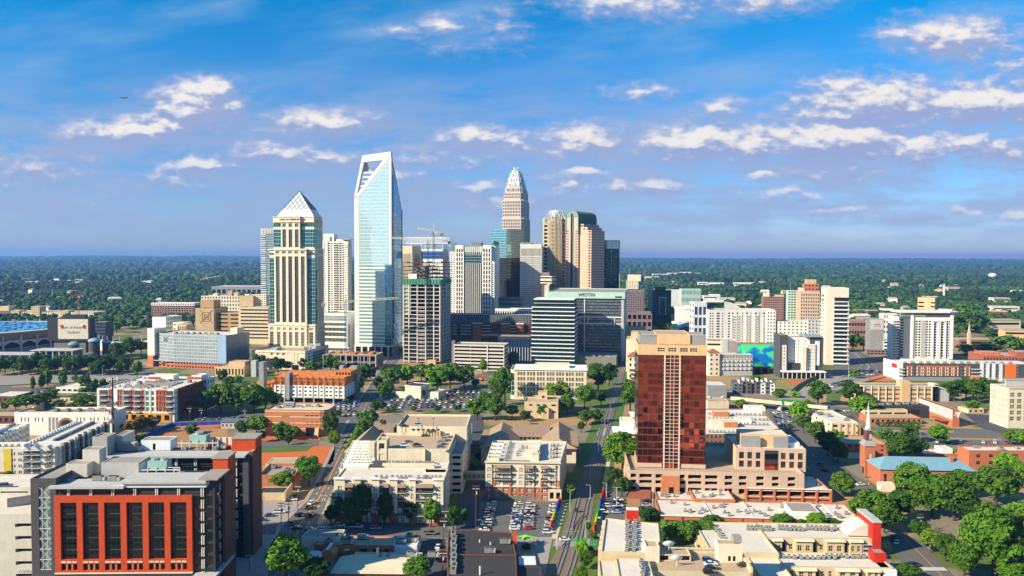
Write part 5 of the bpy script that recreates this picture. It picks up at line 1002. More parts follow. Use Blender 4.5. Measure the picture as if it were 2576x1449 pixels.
def ledm():
 m, t, b = _new('led_screen'); pos = t.n('ShaderNodeTexCoord').outputs['Object']
 wv=t.n('ShaderNodeTexWave',i_Vector=pos,i_Scale=.22,i_Distortion=14.0,i_Detail=1.5);wv.inputs['Detail Scale'].default_value=.35
 n = t.n('ShaderNodeTexNoise', i_Vector=pos, i_Scale=.09, i_Detail=2.0)
 c=t.mix(t.ss(n.outputs['Fac'],.44,.58),(.0,.05,.30),(.06,.50,.06));c=t.mix(t.m('MULTIPLY',wv.outputs['Fac'],.55),c,(.0,.22,.38))
 m.node_tree.links.new(c,b.inputs['Base Color']);m.node_tree.links.new(c,b.inputs['Emission Color']);b.inputs['Emission Strength'].default_value=.45;b.inputs['Roughness'].default_value=.4
 return m
right_side()
# ------------------------------------------------------------------ left side and foreground
def left_side():
 # gridded grey exhibition tower block
 b=B('exhibition_hall','grey gridded block with pale stair slab and blue strip on red brick base','building',384,567,Y=822,xs=626,yaw=15,dmax=80)
 z = b.z; w = b.w; X = b.X; d = b.d; zt = z(838); zb = z(906); y1 = b.w * 0
 pl = [(X(384), 6), (X(436), 0), (w, 0), (w, d), (X(384), d)]
 b.vol('wall', pl, zb, zt, 'mgrey', {}, 'roof_white', .8)
 b.glass(pl[0],pl[1],zb,zt,'grid_pale');b.glass(pl[1],(X(546),0),zb,zt,'grid_pale');b.glass((w,0),(w,d),zb,zt,'grid_grey','shaded_curtain_wall')  # side face gets darker glazing, its shade put into the colour
 b.box('blue_strip', X(547), w + .2, -.4, 1, zb, zt + .6, 'sky_panel')
 b.vol('base_wall',[(X(384),6.3),(X(436),.3),(w-.3,.3),(w-.3,d),(X(384),d)],0,zb,'brick',{0: G1(4,2,fw=.6,fh=.5),1: G1(18,2,fw=.6,fh=.5)})
 b.vol('stair_slab',R4(X(365.5),X(383),2,20),z(895),z(827),'white',{},'roof_white',.3);b.vol('stair_base',R4(X(365.5),X(379),2,18),0,z(895),'orange_brick');b.box('band',X(384),w,-.2,.2,zb-.6,zb+.4,'sky_panel')
 m = MB(); zz = z(850); x0 = X(404)
 for k in range(3): m.box(x0+k*2.4,x0+k*2.4+1.8,3.1-k*.6,3.5-k*.6,zz-(k % 2),zz+.8-(k % 2));m.box(x0+k*2.4+.4,x0+k*2.4+1.2,3.0-k*.6,3.4-k*.6,zz-3.4,zz-1.6)
 m.build('sign_emblem',MT('black_sign'),b.root);b.vol('penthouse',R4(w*.9,w*.99,d*.5,d*.8),zt-.8,zt+6,'cream');b.acrow(20,10,w-20,14,zt-.8,8,1);b.done()
 slab('hotel_tower','plain white hotel block with grey side behind gridded exhibition block','hotel',381,416,797,'cool_white',None,Y=1000,xs=456,yaw=12,sides=G1(9,7,fw=.4,fh=.5),extra=lambda b,zt: b.vol('annexe',R4(b.w+14,b.w+30,-6,10),0,zt-6,'cream',{0: G1(3,6,fw=.4,fh=.4)}))
 slab('yellow_block','small yellow block in front of white hotel','building',444,467,816,'sand',G1(4,4,fw=.5,fh=.5),Y=930,depth=14)
 # tan civic complex
 b=B('telephone_exchange','tan windowless block with sunken pyramid relief beside pyramid topped tower','building',490,537,Y=1060,depth=40,yaw=6)
 z = b.z; w = b.w; X = b.X; zt = z(775)
 b.vol('wall',b.rect(),0,zt,'tan',{},'roof_tan',.6);b.vol('penthouse',R4(2,w*.8,10,30),zt,z(756),'tan2')
 m = MB(); a, c, e, f = X(502), X(533), z(813), z(779); mx, mz = (a + c) / 2, (e + f) / 2
 P = [(a, e), (c, e), (c, f), (a, f)]
 for i in range(4): p,q=P[i],P[(i+1) % 4];m.poly([(p[0],-.1,p[1]),(q[0],-.1,q[1]),(mx,3.0-.0,mz)]);m.bar((p[0],-.2,p[1]),(mx,-.6,mz),.3)
 for s in (.33, .66):
  for i in range(4): p,q=P[i],P[(i+1) % 4];m.bar((mx+(p[0]-mx)*s,-.5,mz+(p[1]-mz)*s),(mx+(q[0]-mx)*s,-.5,mz+(q[1]-mz)*s),.25)
 m.build('pyramid_relief', MT('tan2'), b.root)
 b.vol('garage_wall',[(w,6),(X(608),2),(X(608),40),(w,40)],0,z(787),'tan2',{0: G1(2,6,fw=.8,fh=.4,mb=8,nm='opening',g='dark_void')},'roof_tan',.5);b.vol('tall_wall',R4(X(586),X(622),18,34),0,z(745),'tan',{},'roof_tan',.5)
 b.vol('banded_wall',R4(X(606),X(680),-8,20),0,z(771),'beige',{0: style(fcols=[(3,50)],rows=9,fh=.42,mb=6,mt=1,nm='opening',g='dark_void',rec=1)},'roof_tan',.5);b.vol('cream_wall',R4(X(612),X(650),24,40),0,z(742),'cream',{0: G1(6,9,fw=.4,fh=.5,mb=40)});b.done()
 slab('office_block','cream low block with roof railing just left of pyramid tower','building',653,682,745,'white',G1(5,6,fw=.6,fh=.5,mb=30),Y=1200,depth=20)
 slab('yellow_flats','long pale yellow flats with many balconies behind tan civic block','apartment building',505,660,744,'cream',G1(22,6,fw=.45,fh=.5,mb=10),Y=1380,depth=26,yaw=4,roof='roof_tan',extra=lambda b,zt: [b.vol('stair_tower',R4(b.w*f,b.w*f+8,3,14),zt-1,zt+h,m) for f,h,m in ((.18,4,'cream'),(.42,9,'tan'),(.52,6,'sand'),(.7,3,'white2'))])
 slab('brick_flats','brick flats with white top storey at forest edge left of tan civic block','apartment building',379,488,767,'brown_pink',G1(16,5,fw=.5,fh=.5,mb=4),Y=1480,depth=30,yaw=3,roof='roof_white',extra=lambda b,zt: b.vol('top_wall',R4(-.4,b.w+.4,-.4,28),zt-1,zt+4,'white2',{0: G1(18,1,fw=.5,fh=.5)},'roof_white',.5))
 slab('warehouse','long pale warehouse roof seen above yellow flats','building',531,658,720,'grey',G1(10,1,fw=.7,fh=.4),Y=2300,depth=90,yaw=2,roof='roof_white')
 slab('apartment_row','long cream apartment row with stubby towers beyond the stadium','apartment building',26,234,784,'cream',G1(34,4,fw=.45,fh=.5,mb=2),Y=1430,depth=40,yaw=4,roof='roof_tan',extra=lambda b,zt: [b.vol('tower_wall',R4(b.w*f,b.w*f+16,-2,16),0,zt+h,'sand',{0: G1(4,6,fw=.4,fh=.5)}) for f,h in ((.25,10),(.0,2),(.6,3))])
 slab('apartment_row','brownish flats at far left edge beside cream apartment row','apartment building',-60,25,781,'brown_pink',G1(14,5,fw=.5,fh=.5),Y=1460,depth=40,yaw=4,roof='roof_tan',pent=[(.6,.9,.1,.5,8,'sand')])
 # stadium
 c=at(-96,HZ,990);s=empty('stadium',(c.x,c.y,0),0,'open stadium bowl with blue seats and grey arched outer wall','stadium')
 def ring(rx,ry,n=72): return [(rx*math.cos(2*math.pi*i/n),ry*math.sin(2*math.pi*i/n)) for i in range(n)]
 rx, ry = 122, 130
 def band(nm, r0, z0, r1, z1, mat, i0=0, i1=72):
  m = MB(); a, e = ring(rx * r0, ry * r0), ring(rx * r1, ry * r1)
  for i in range(i0,i1): j=(i+1) % 72;m.poly([(*a[i % 72],z0),(*a[j],z0),(*e[j],z1),(*e[i % 72],z1)])
  m.build(nm, MT(mat), s)
 band('lower_wall',1.0,0,1.0,8,'mgrey');band('upper_wall',.96,16,1.05,26.5,'grey',34,76);band('rim',1.05,26.5,1.0,27.2,'lgrey',34,76);band('inner_wall',1.0,27.2,.84,15,'mgrey',34,76);band('far_wall',1.0,8,1.0,23,'grey',0,37)
 m = MB(); n = 40; ar = ring(rx * 1.005, ry * 1.005, n)
 for i in range(n):
  p,q=Vector((*ar[i],0)),Vector((*ar[(i+1) % n],0));L=7;T=[(t,8+6.5*math.sin(math.pi*(.08+.84*t))) for t in [k/L for k in range(L+1)]]
  for (t0, h0), (t1, h1) in zip(T, T[1:]):
   a,e=p.lerp(q,t0),p.lerp(q,t1);m.poly([(a.x,a.y,h0),(e.x,e.y,h1),(e.x,e.y,16.2),(a.x,a.y,16.2)])
  m.bar((p.x, p.y, 0), (p.x, p.y, 26), 1.2)
 m.build('arcade_wall', MT('lgrey'), s); band('arcade_void', .975, 7, .975, 16, 'dark_void')
 m = MB(); f = ring(rx * .99, ry * .99); e = ring(rx * .62, ry * .55)
 for i in range(-4,40): m.poly([(*e[i % 72],1),(*e[(i+1) % 72],1),(*f[(i+1) % 72],23),(*f[i % 72],23)])
 m.build('seat_tier', MT(seatm()), s); m = MB()
 for i in range(-2, 38): m.bar((*f[i % 72], 23.4), (*f[(i + 1) % 72], 23.4), .6)
 m.build('far_rim',MT('lgrey'),s);m=MB();m.poly([(*p,.3) for p in ring(rx*.6,ry*.55)]);m.build('pitch',MT('lawn'),s)
 b=B('scoreboard','huge stadium scoreboard showing pale advert with red diamonds','scoreboard',142,219,Y=884,depth=8,yaw=-2)
 z = b.z; w = b.w; z0, z1 = z(853), z(803)
 b.vol('cabinet',R4(-12,w+2,1,12),z0-2,z1+1,'charcoal',{});b.box('screen',0,w,.5,1,z0,z1,'pale');b.vol('support',R4(-6,w-4,3,10),0,z0,'mgrey')
 b.text('Bank of America',w*.52,.4,z0+(z1-z0)*.58,4.2,'slate','lettering',ext=.02);b.text('Stadium',w*.52,.4,z0+(z1-z0)*.34,4.2,'slate','lettering',ext=.02)
 for f in (.13, .87):
  m = MB(); x, zz = w * f, z0 + (z1 - z0) * .62
  for k in range(3): m.poly([(x-2.4+k*.4,.42,zz-.8*k+1),(x+k*.3,.42,zz-1-.8*k+.4),(x+2.4,.42,zz+1-.5*k),(x+.2,.42,zz+2.4-.8*k)])
  m.build('emblem', MT('rainbow0'), b.root)
 b.vol('rooftop_truss', R4(4, w - 4, 3, 9), z1, z1 + 5, 'charcoal'); b.done()
 for px,py,r,mm,Y,lab in ((186,862,12,'copper',862,'green glass dome pavilion at stadium corner'),(237,853,13,'sky_panel',890,'pale blue dome pavilion right of scoreboard'),(227,890,14,'copper_dark',838,'dark globe shaped pavilion standing in stadium shade'),(268,858,10,'sky_panel',905,'small bluish flat dome at right end of stadium')):
  p=at(px,py,Y);r=r*Y/FPX*1.15;t=empty('dome_pavilion',(p.x,p.y,0),0,lab,'pavilion','stadium corner pavilions')
  m = MB(); n = 16
  for a in range(5):
   for i in range(n):
    f=lambda u,v: (r*math.cos(u*math.pi/10)*math.cos(2*math.pi*v/n),r*math.cos(u*math.pi/10)*math.sin(2*math.pi*v/n),p.z-r*.35+r*.6*math.sin(u*math.pi/10))
    m.poly([f(a, i), f(a, i + 1), f(a + 1, i + 1), f(a + 1, i)])
  m.build('dome',MT(mm),t);m=MB();m.bar((0,0,0),(0,0,p.z-r*.35),r*.88,0,16);m.build('drum',MT('charcoal2'),t);m=MB()
  for i in range(n): m.bar((r*math.cos(i*.3927),r*math.sin(i*.3927),p.z-r*.35),(r*.3*math.cos(i*.3927),r*.3*math.sin(i*.3927),p.z+r*.25),.3)
  m.build('dome_rib', MT('metal'), t)
 for xl,xr,yt,yb,lab in ((87,181,882,916,'long shed with thin white roof on columns below stadium'),(-70,74,892,921,'dark glass shed along stadium foot at left edge')):
  b=slab('practice_shed',lab,'building',xl,xr,yt,'slate',G1(6,1,fw=.86,fh=.8,g='glass_blue'),yb=yb,depth=18,yaw=1,roof='roof_grey',extra=lambda b,zt: (b.box('roof_plate',-3,b.w+2,-3,20,zt,zt+.7,'lgrey'),[b.box('column',b.w*i/6-.3,b.w*i/6+.3,-2.4,-1.8,0,zt,'cool_white') for i in range(7)]))
 # ballpark
 c=at(330,856,1010);t=empty('ballpark',(c.x,c.y,0),0,'pale blue curved ballpark stand behind dark trees','ballpark');m=MB()
 for r0,r1,z0,z1,a0,a1 in ((46,46,0,9,3.3,6.1),(46,34,9,10,3.3,6.1),(34,26,10,4,3.3,6.1)):
  for i in range(24):
   u,v=a0+(a1-a0)*i/24,a0+(a1-a0)*(i+1)/24;m.poly([(r0*math.cos(u),r0*math.sin(u),z0),(r0*math.cos(v),r0*math.sin(v),z0),(r1*math.cos(v),r1*math.sin(v),z1),(r1*math.cos(u),r1*math.sin(u),z1)])
 m.build('stand', MT('cool_white'), t); m = MB()
 for i in range(12): u=3.5+i*.22;m.bar((38*math.cos(u),38*math.sin(u),10),(38*math.cos(u),38*math.sin(u),17),.4)
 m.build('stand_post', MT('metal'), t)
 slab('glass_block','dark frame block under scaffolding right of scoreboard','building',224,263,810,'charcoal2',G1(5,6,fw=.75,fh=.6,g='glass_blue'),Y=1060,depth=20,yaw=3)
 # wood framed building
 b=B('unfinished_flats','white flats under construction with orange timber top floor and grey stair shafts','construction site',690,865,yb=1013,xs=899,yaw=6)
 z = b.z; w = b.w; X = b.X; d = b.d = min(b.d, 40); z0, z1, z2 = z(997), z(968), z(946)
 cols = [(X(a), X(a + 6)) for a in (694, 708, 734, 750, 764, 776, 789, 805, 818, 828, 842, 854)]
 b.vol('wall',b.rect(),z0,z1,'white2',{0: style(fcols=cols,rows=3,fh=.42,g='glass_warm'),1: style(cols=5,rows=3,fw=.4,fh=.42,g='glass_warm')})
 for p in (690,702,712,742,757,783,797,812,836,849): b.box('white_pier',X(p),X(p)+.8,-.5,0,z0,z1,'white2')
 b.box('ground_void', 1, w - 1, 2, d - 1, 0, z0, 'dark_void')
 for i in range(8): b.box('concrete_column', w * i / 7.15, w * i / 7.15 + .8, -.2, .6, 0, z0, 'lgrey')
 b.box('concrete_slab', -.3, w + .3, -.4, d, z0 - .7, z0 + .1, 'lgrey')
 m = MB()
 for x in np.linspace(.2, w - .3, 40): m.box(x, x + .18, 0, .15, z1, z2 - .4)
 for zz in (z1, z1 + (z2 - z1) / 2, z2 - .4): m.box(0, w, 0, .2, zz, zz + .25)
 for x in np.linspace(.2,w-.4,12): m.bar((x,.1,z1),(x+2,.1,z2-.5),.14);m.box(x,x+.2,0,d,z1,z2-.3)
 for y in np.linspace(0, d, 12): m.box(w - .2, w, y, y + .18, z1, z2 - .3)
 for q in range(60): x,y=R.uniform(0,w-5),R.uniform(0,d-3);m.box(x,x+R.uniform(2,5),y,y+.2,z2-.3,z2+R.uniform(.2,.9))
 m.build('timber_frame',MT('plywood'),b.root);b.box('timber_floor',1.2,w-.5,1.5,d,z1,z2-.3,'plywood');b.vol('timber_upper',R4(X(832),w+2,10,d),z2-.3,z(936),'plywood',{0: G1(5,1,fw=.6,fh=.6,g='dark_void')})
 for p,q,t in ((718,728,938),(852,862,918),(879,897,918)): b.vol('stair_shaft',R4(X(p,0 if p < 800 else d-8),X(q,0 if p < 800 else d-8),-1.5 if p < 800 else d-8,6 if p < 800 else d-2),0,z(t,0,0 if p < 800 else d-8),'grey')
 b.vol('timber_wing',R4(X(590),-2,22,44),0,z(983),'plywood');b.vol('stair_shaft',R4(X(625),X(637),18,25),0,z(920),'grey')
 m = MB()
 for q in range(70): x,y=R.uniform(X(590),-6),R.uniform(18,42);m.box(x,x+R.uniform(1,4),y,y+.3,z(983),z(983)+R.uniform(.5,2.2))
 m.build('timber_stud', MT('plywood'), b.root); b.done()
 slab('unfinished_podium','raw concrete podium under construction at foot of glass tower','construction site',812,944,892,'conc_dark',G1(7,2,fw=.86,fh=.7,nm='opening',g='dark_void',rec=3),yb=928,depth=30,yaw=6,roof='roof_tan',par=.2,extra=lambda b,zt: ([b.box('column',b.w*i/9,b.w*i/9+.7,-.3,.5,0,zt,'lgrey') for i in range(10)],[b.box('formwork',x,x+5,R.uniform(2,20),24,zt,zt+R.uniform(.4,1.6),R.choice(('dirt_orange','plywood','steel_red'))) for x in range(3,50,6)]))
 slab('market_hall','tan and peach low hall with white columns before gridded exhibition block','building',541,612,922,'peach',G1(9,1,fw=.5,fh=.6),yb=947,depth=26,yaw=6,roof='roof_tan',pent=[(.35,.9,.3,.8,4,'peach')],extra=lambda b,zt: b.vol('grey_shaft',R4(b.w+6,b.w+11,2,8),0,zt+6,'lgrey'))
 # orange brick office
 b=B('office_block','orange brick three storey office with cream stripes and curved right corner','office building',667,803,yb=1096,xs=820,yaw=3)
 z = b.z; w = b.w; X = b.X; zt = z(1030); d = 26
 arc = [(w + 5 * math.sin(t), 5 - 5 * math.cos(t)) for t in (0, .5, 1.0, 1.57)]
 pl = [(0, 0), (X(690), 0)] + [(w - .01, 0)] + arc[1:] + [(w + 5, d - 6), (w - 4, d), (10, d), (0, d - 8)]
 rows = [(z(y + 6), z(y)) for y in (1060, 1043)]
 b.vol('wall',pl,0,zt,'orange_brick',{1: style(fcols=[(X(a)-X(690),X(a+8)-X(690)) for a in (767,779,791)],frows=rows,mx=2,g='glass_dark')},'roof_tan',1.2)
 for yy in (1033, 1046.5, 1062, 1076): b.vol('stripe', inset(pl, -.09), z(yy + 2), z(yy), 'cream2')
 b.box('entrance',X(767),X(788),-.3,.02,0,z(1074),'dark_void');b.frus('entrance_curve',(X(789),X(801),-3,0),0,(X(793),X(801),-1,0),z(1074),'peach');b.box('blind_panel',X(706),X(726),-.1,.02,rows[0][0],rows[0][1],'lawn_dry');b.box('blind_panel',X(706),X(726),-.1,.02,rows[1][0],rows[1][1],'lawn_dry');b.acrow(6,10,w-6,16,zt-1.2,5,1);b.ac(12,14,zt-1.2,2);b.done()
 # white and red flats
 b=B('apartment_block','five storey flats striped white, mint and red with brick flank','apartment building',245,434,yb=1059,xs=529,yaw=3.7)
 z = b.z; w = b.w; X = b.X; d = b.d; zt = z(977)
 L1 = lambda c: X(c * .2536)
 fl = [(z(884.5 + .2536 * (y + 44)), z(884.5 + .2536 * (y + 4))) for y in (380, 434, 487, 540)][::-1]
 wins = [(L1(a), L1(a + 26)) for a in (1064, 1150, 1172, 1280, 1392, 1434, 1488, 1540, 1575, 1612)]
 b.vol('wall',b.rect(),0,zt,'white2',{0: style(fcols=wins,frows=fl,mx=2,fr='white2'),1: style(cols=22,rows=5,fw=.45,fh=.5,mb=4,mt=1)},'roof_white',.9)
 b.box('brick_flank', w + .02, w + .3, 6, d - 18, zt - 1.5, zt - .2, 'brick_dark');
 for k in range(5): b.vol('brick_bay',R4(w,w+1.6,8+k*(d-26)/5,15+k*(d-26)/5),4,zt-(k % 2),'brick_dark',{1: G1(2,4,fw=.5,fh=.5)})
 b.box('flank_wall', w + .01, w + .2, 5, d - 14, 0, zt - 1.5, 'brown')
 for a, c in ((1060, 1092), (1147, 1200), (1276, 1312), (1388, 1415), (1532, 1640)):
  for (e,f),(g,h) in zip(fl,fl[1:]+[(zt-.4,0)]): b.box('red_panel',L1(a),L1(c),-.16,.02,f,g,'red_panel')
  for wn in wins:
   pass
  edges=[L1(a)]+[e for wn in wins if wn[0] >= L1(a)-.2 and wn[1] <= L1(c)+.3 for e in wn]+[L1(c)]
  for (e, f) in fl:
   for i in range(0, len(edges) - 1, 2):
    if edges[i+1]-edges[i] > .1: b.box('red_panel',edges[i],edges[i+1],-.16,.02,e,f,'red_panel')
 for a, c in ((968, 1052), (1206, 1272), (1318, 1384), (1644, 1704)):
  b.box('balcony_shade_panel', L1(a), L1(c), -.12, .02, fl[0][0] - .4, fl[-1][1] + .3, 'charcoal2')  # flat dark panel painted for the shade behind the balconies
  for e,f in fl: b.box('balcony',L1(a),L1(c),-1.7,0,e-.6,e-.3,'white2');b.box('balcony_rail',L1(a),L1(c),-1.7,-1.62,e-.3,e+.6,'grey')
 b.box('mint_panel',L1(1418),L1(1430),-.14,.02,5,zt-.3,'mint');b.box('mint_panel',L1(1466),L1(1484),-.14,.02,5,zt-.3,'mint');b.box('mint_panel',L1(1202),L1(1208),-.14,.02,5,zt,'mint')
 b.vol('ground_wall', R4(0, w - 2, -.5, .1), 0, fl[0][0] - 1.2, 'ochre', {0: G1(9, 1, fw=.6, fh=.6)})
 b.vol('roof_cabin',R4(w*.28,w*.62,d*.7,d*.85),zt-.9,zt+3.5,'white2',{},'roof_white',.4);b.box('red_band',w*.27,w*.44,d*.7-.2,d*.7,zt+.4,zt+2.2,'red_panel');b.vol('roof_cabin',R4(w*.86,w,d*.72,d*.9),zt-.9,zt+3.5,'white2',{},'roof_white',.4);b.box('red_band',w*.8,w+.1,d*.72-.2,d*.72,zt+.6,zt+2.4,'red_panel')
 b.vol('end_wall',R4(w,w+3,d-14,d),0,zt+.5,'cool_white',{0: G1(1,5,fw=.5,fh=.5),1: G1(3,5,fw=.5,fh=.5)});b.vol('court_wall',R4(w*.35,w*.8,d*.3,d*.62),zt-.88,zt-.2,'roof_grey')
 for q in range(60): b.ac(R.uniform(2,w-3),R.choice((d*.12,d*.22,d*.5,d*.66,d*.9))+R.uniform(-1.5,1.5),zt-.9,R.choice((0,0,1)),R.choice((0,1.57)))
 b.done()
 # white hall with arch
 b=B('white_hall','long white hall with narrow paired windows and round arched doorway','building',37,279,yb=1095,xs=312,yaw=-1)
 z = b.z; w = b.w; X = b.X; d = b.d = min(b.d, 30); zt = z(1037)
 K=[(X(.2536*a),X(.2536*(a+11))) for a in (180,216,250,318,350,392,735,770,806,872,905,945,1010,1045)]
 b.vol('wall', b.rect(), 0, zt, 'white2', {0: style(fcols=K, frows=[(z(1061), z(1050))])}, 'roof_tan', 1)
 for a in (455,492,528): b.box('tall_window',X(.2536*a),X(.2536*(a+22)),-.1,.05,2,z(1050),'grey')
 m=MB();cx=X(160);r=X(170)-X(150);n=14;A=[(cx-r*math.cos(math.pi*i/n),z(1070)+r*math.sin(math.pi*i/n)) for i in range(n+1)]
 m.poly([(x,-.12,q) for x,q in reversed(A)]);m.box(cx-r,cx+r,-.12,.02,0,z(1070));m.build('arched_door',MT('brown_pink'),b.root);m=MB();r2=r*.7;m.poly([(cx+r2*math.cos(math.pi*i/n),-.2,z(1070)+r2*math.sin(math.pi*i/n)) for i in range(n+1)][::-1]);m.build('fanlight',MT('glass'),b.root)
 b.gable('hip_roof',X(50),X(86),8,24,zt,zt+4,'charcoal','x',5);b.acrow(X(120),8,X(260),10,zt-1,6,1);b.done()
 # grey row flats, three bars round courts
 b=B('apartment_block','grey white sawtooth flats wrapped around narrow courts at left edge','apartment building',-150,130,yb=1204,xs=271,yaw=-4.9)
 z = b.z; w = b.w; X = b.X; d = b.d; zt = z(1130); F = style
 cols = [(X(a), X(a + 3.5)) for a in (20, 26, 37, 42)] + [(X(a), X(a + 2.5)) for a in (104, 122)]
 b.vol('front_wall',R4(0,w,0,14),0,zt,'white',{0: F(fcols=cols,rows=4,fh=.5,mb=1,mt=1.5,mx=2,g='glass')},'roof_white',.6)
 b.box('yellow_panel',X(0),X(20),-.3,.02,3,zt-.3,'yellow_wall') ;b.box('brick_base',X(-60),X(20),-.4,.02,0,3,'brick2')
 for a, c in ((50, 67), (73, 93), (108, 120)):
  b.box('balcony_shade_panel', X(a), X(c), -.1, .02, .6, zt - 1.5, 'slate')  # no real recess: balcony shade painted as a flat slate panel
  for k in range(4): b.box('balcony',X(a)-.2,X(c)+.2,-1.4,0,1.0+3.5*k,1.3+3.5*k,'white2');b.box('balcony_rail',X(a),X(c),-1.4,-1.34,1.3+3.5*k,2.2+3.5*k,'mgrey')
  b.gable('bay_gable', X(a) - .6, X(c) + .6, -1.6, 3, zt - 1.4, zt + 1.0, 'white', 'y')
 x0 = w - 17
 b.vol('right_wall',R4(x0,w,14,d),0,zt,'white',{1: style(cols=38,rows=4,fw=.4,fh=.5,mb=1,mt=1.5)},'roof_white',.6)
 nb = 19
 for k in range(nb):
  y = 3 + (d - 6) * k / nb; m = ('white', 'lgrey', 'brick_dark', 'white', 'slate')[k % 5]
  b.vol('bay_wall',R4(w,w+1.5,y,y+(d-6)/nb*.5),0,zt+(.9 if k % 2 else .2),m,{1: G1(1,4,fw=.4,fh=.5,mb=1,mt=1.6)})
  for f in range(4): b.box('balcony',w,w+1.3,y+(d-6)/nb*.55,y+(d-6)/nb*.95,1+3.5*f,2+3.5*f,'mgrey')
  b.vol('sawtooth_parapet', R4(x0 - 1.2, x0, y, y + (d - 6) / nb * .6), zt - 2, zt + 1.1, 'white2')
 b.acrow(w - 8, 16, w - 8, d - 4, zt - .6, 44, 0, .3); b.acrow(x0 - 60, 5, w - 12, 6, zt - .6, 22, 0, .3)
 b.vol('left_wall',R4(w-62,w-44,14,d*.92),0,zt,'white',{1: style(cols=20,rows=4,fw=.4,fh=.5,mb=1,mt=1.5)},'roof_white',.6);b.acrow(w-52,16,w-52,d*.9,zt-.6,26,0,.3);b.vol('roof_cabin',R4(w-52,w-46,30,44),zt,zt+2.4,'white2',{},'roof_white',.3)
 for k in range(12): y=16+(d*.9-18)*k/12;b.vol('bay_wall',R4(w-44,w-42.6,y,y+3),0,zt+(.8 if k % 2 else .2),'white',{1: G1(1,4,fw=.4,fh=.5,mb=1,mt=1.6)});b.vol('sawtooth_parapet',R4(w-63.2,w-62,y,y+3),zt-2,zt+1.1,'white2')
 b.done()
def seatm():
 m, t, b = _new('seat_blue'); pos = t.n('ShaderNodeTexCoord').outputs['Object']
 n=t.n('ShaderNodeTexNoise',i_Vector=t.v('MULTIPLY',pos,(.16,.16,.9)),i_Scale=1.0,i_Detail=1.0);f=t.ss(n.outputs['Fac'],.50,.54)
 m.node_tree.links.new(t.mix(f, (.05, .27, .52), (.02, .05, .14)), b.inputs['Base Color']); return m
def small_left():
 slab('workshop','white flat roofed workshop with brick base among trees by left highway','building',141,205,974,'white',G1(5,1,fw=.7,fh=.4),yb=988,depth=26,yaw=6,roof='roof_white',par=.4)
 slab('workshop','long dark roofed shed with tan front left of striped flats','building',152,232,1000,'sand',G1(8,1,fw=.5,fh=.4),yb=1012,depth=24,yaw=4,roof='roof_dark',par=.3,pent=[(.55,.7,.1,.4,1.6,'cream')])
 slab('workshop','small yellow shed touching left corner of striped flats','building',222,246,998,'yellow_wall',None,yb=1010,depth=12,yaw=4,roof='roof_tan',par=.2)
 slab('workshop','brick shed with pale roof at left edge above white hall','building',-30,27,996,'brick_dark',G1(5,1,fw=.6,fh=.5),yb=1014,depth=24,yaw=4,roof='roof_white',par=.3)
 slab('workshop','white lean-to shed beside brick shed at left edge','building',29,70,1000,'white2',G1(4,1,fw=.6,fh=.4),yb=1012,depth=14,yaw=4,roof='roof_grey',par=.2)
 slab('workshop','dark red shed tucked left of the long white hall','building',-40,34,1046,'brick_dark',G1(5,1,fw=.5,fh=.5),yb=1066,depth=16,yaw=2,roof='roof_tan',par=.3)
 slab('small_house','grey gabled hut at right end of blue tarp fence','building',556,612,1062,'lgrey',G1(6,1,fw=.4,fh=.4),yb=1078,depth=8,yaw=2,roof='roof_grey',par=0,extra=lambda b,zt: b.gable('gable_roof',-.5,b.w+.5,-.6,8.6,zt,zt+2,'slate','x'))
left_side(); small_left()
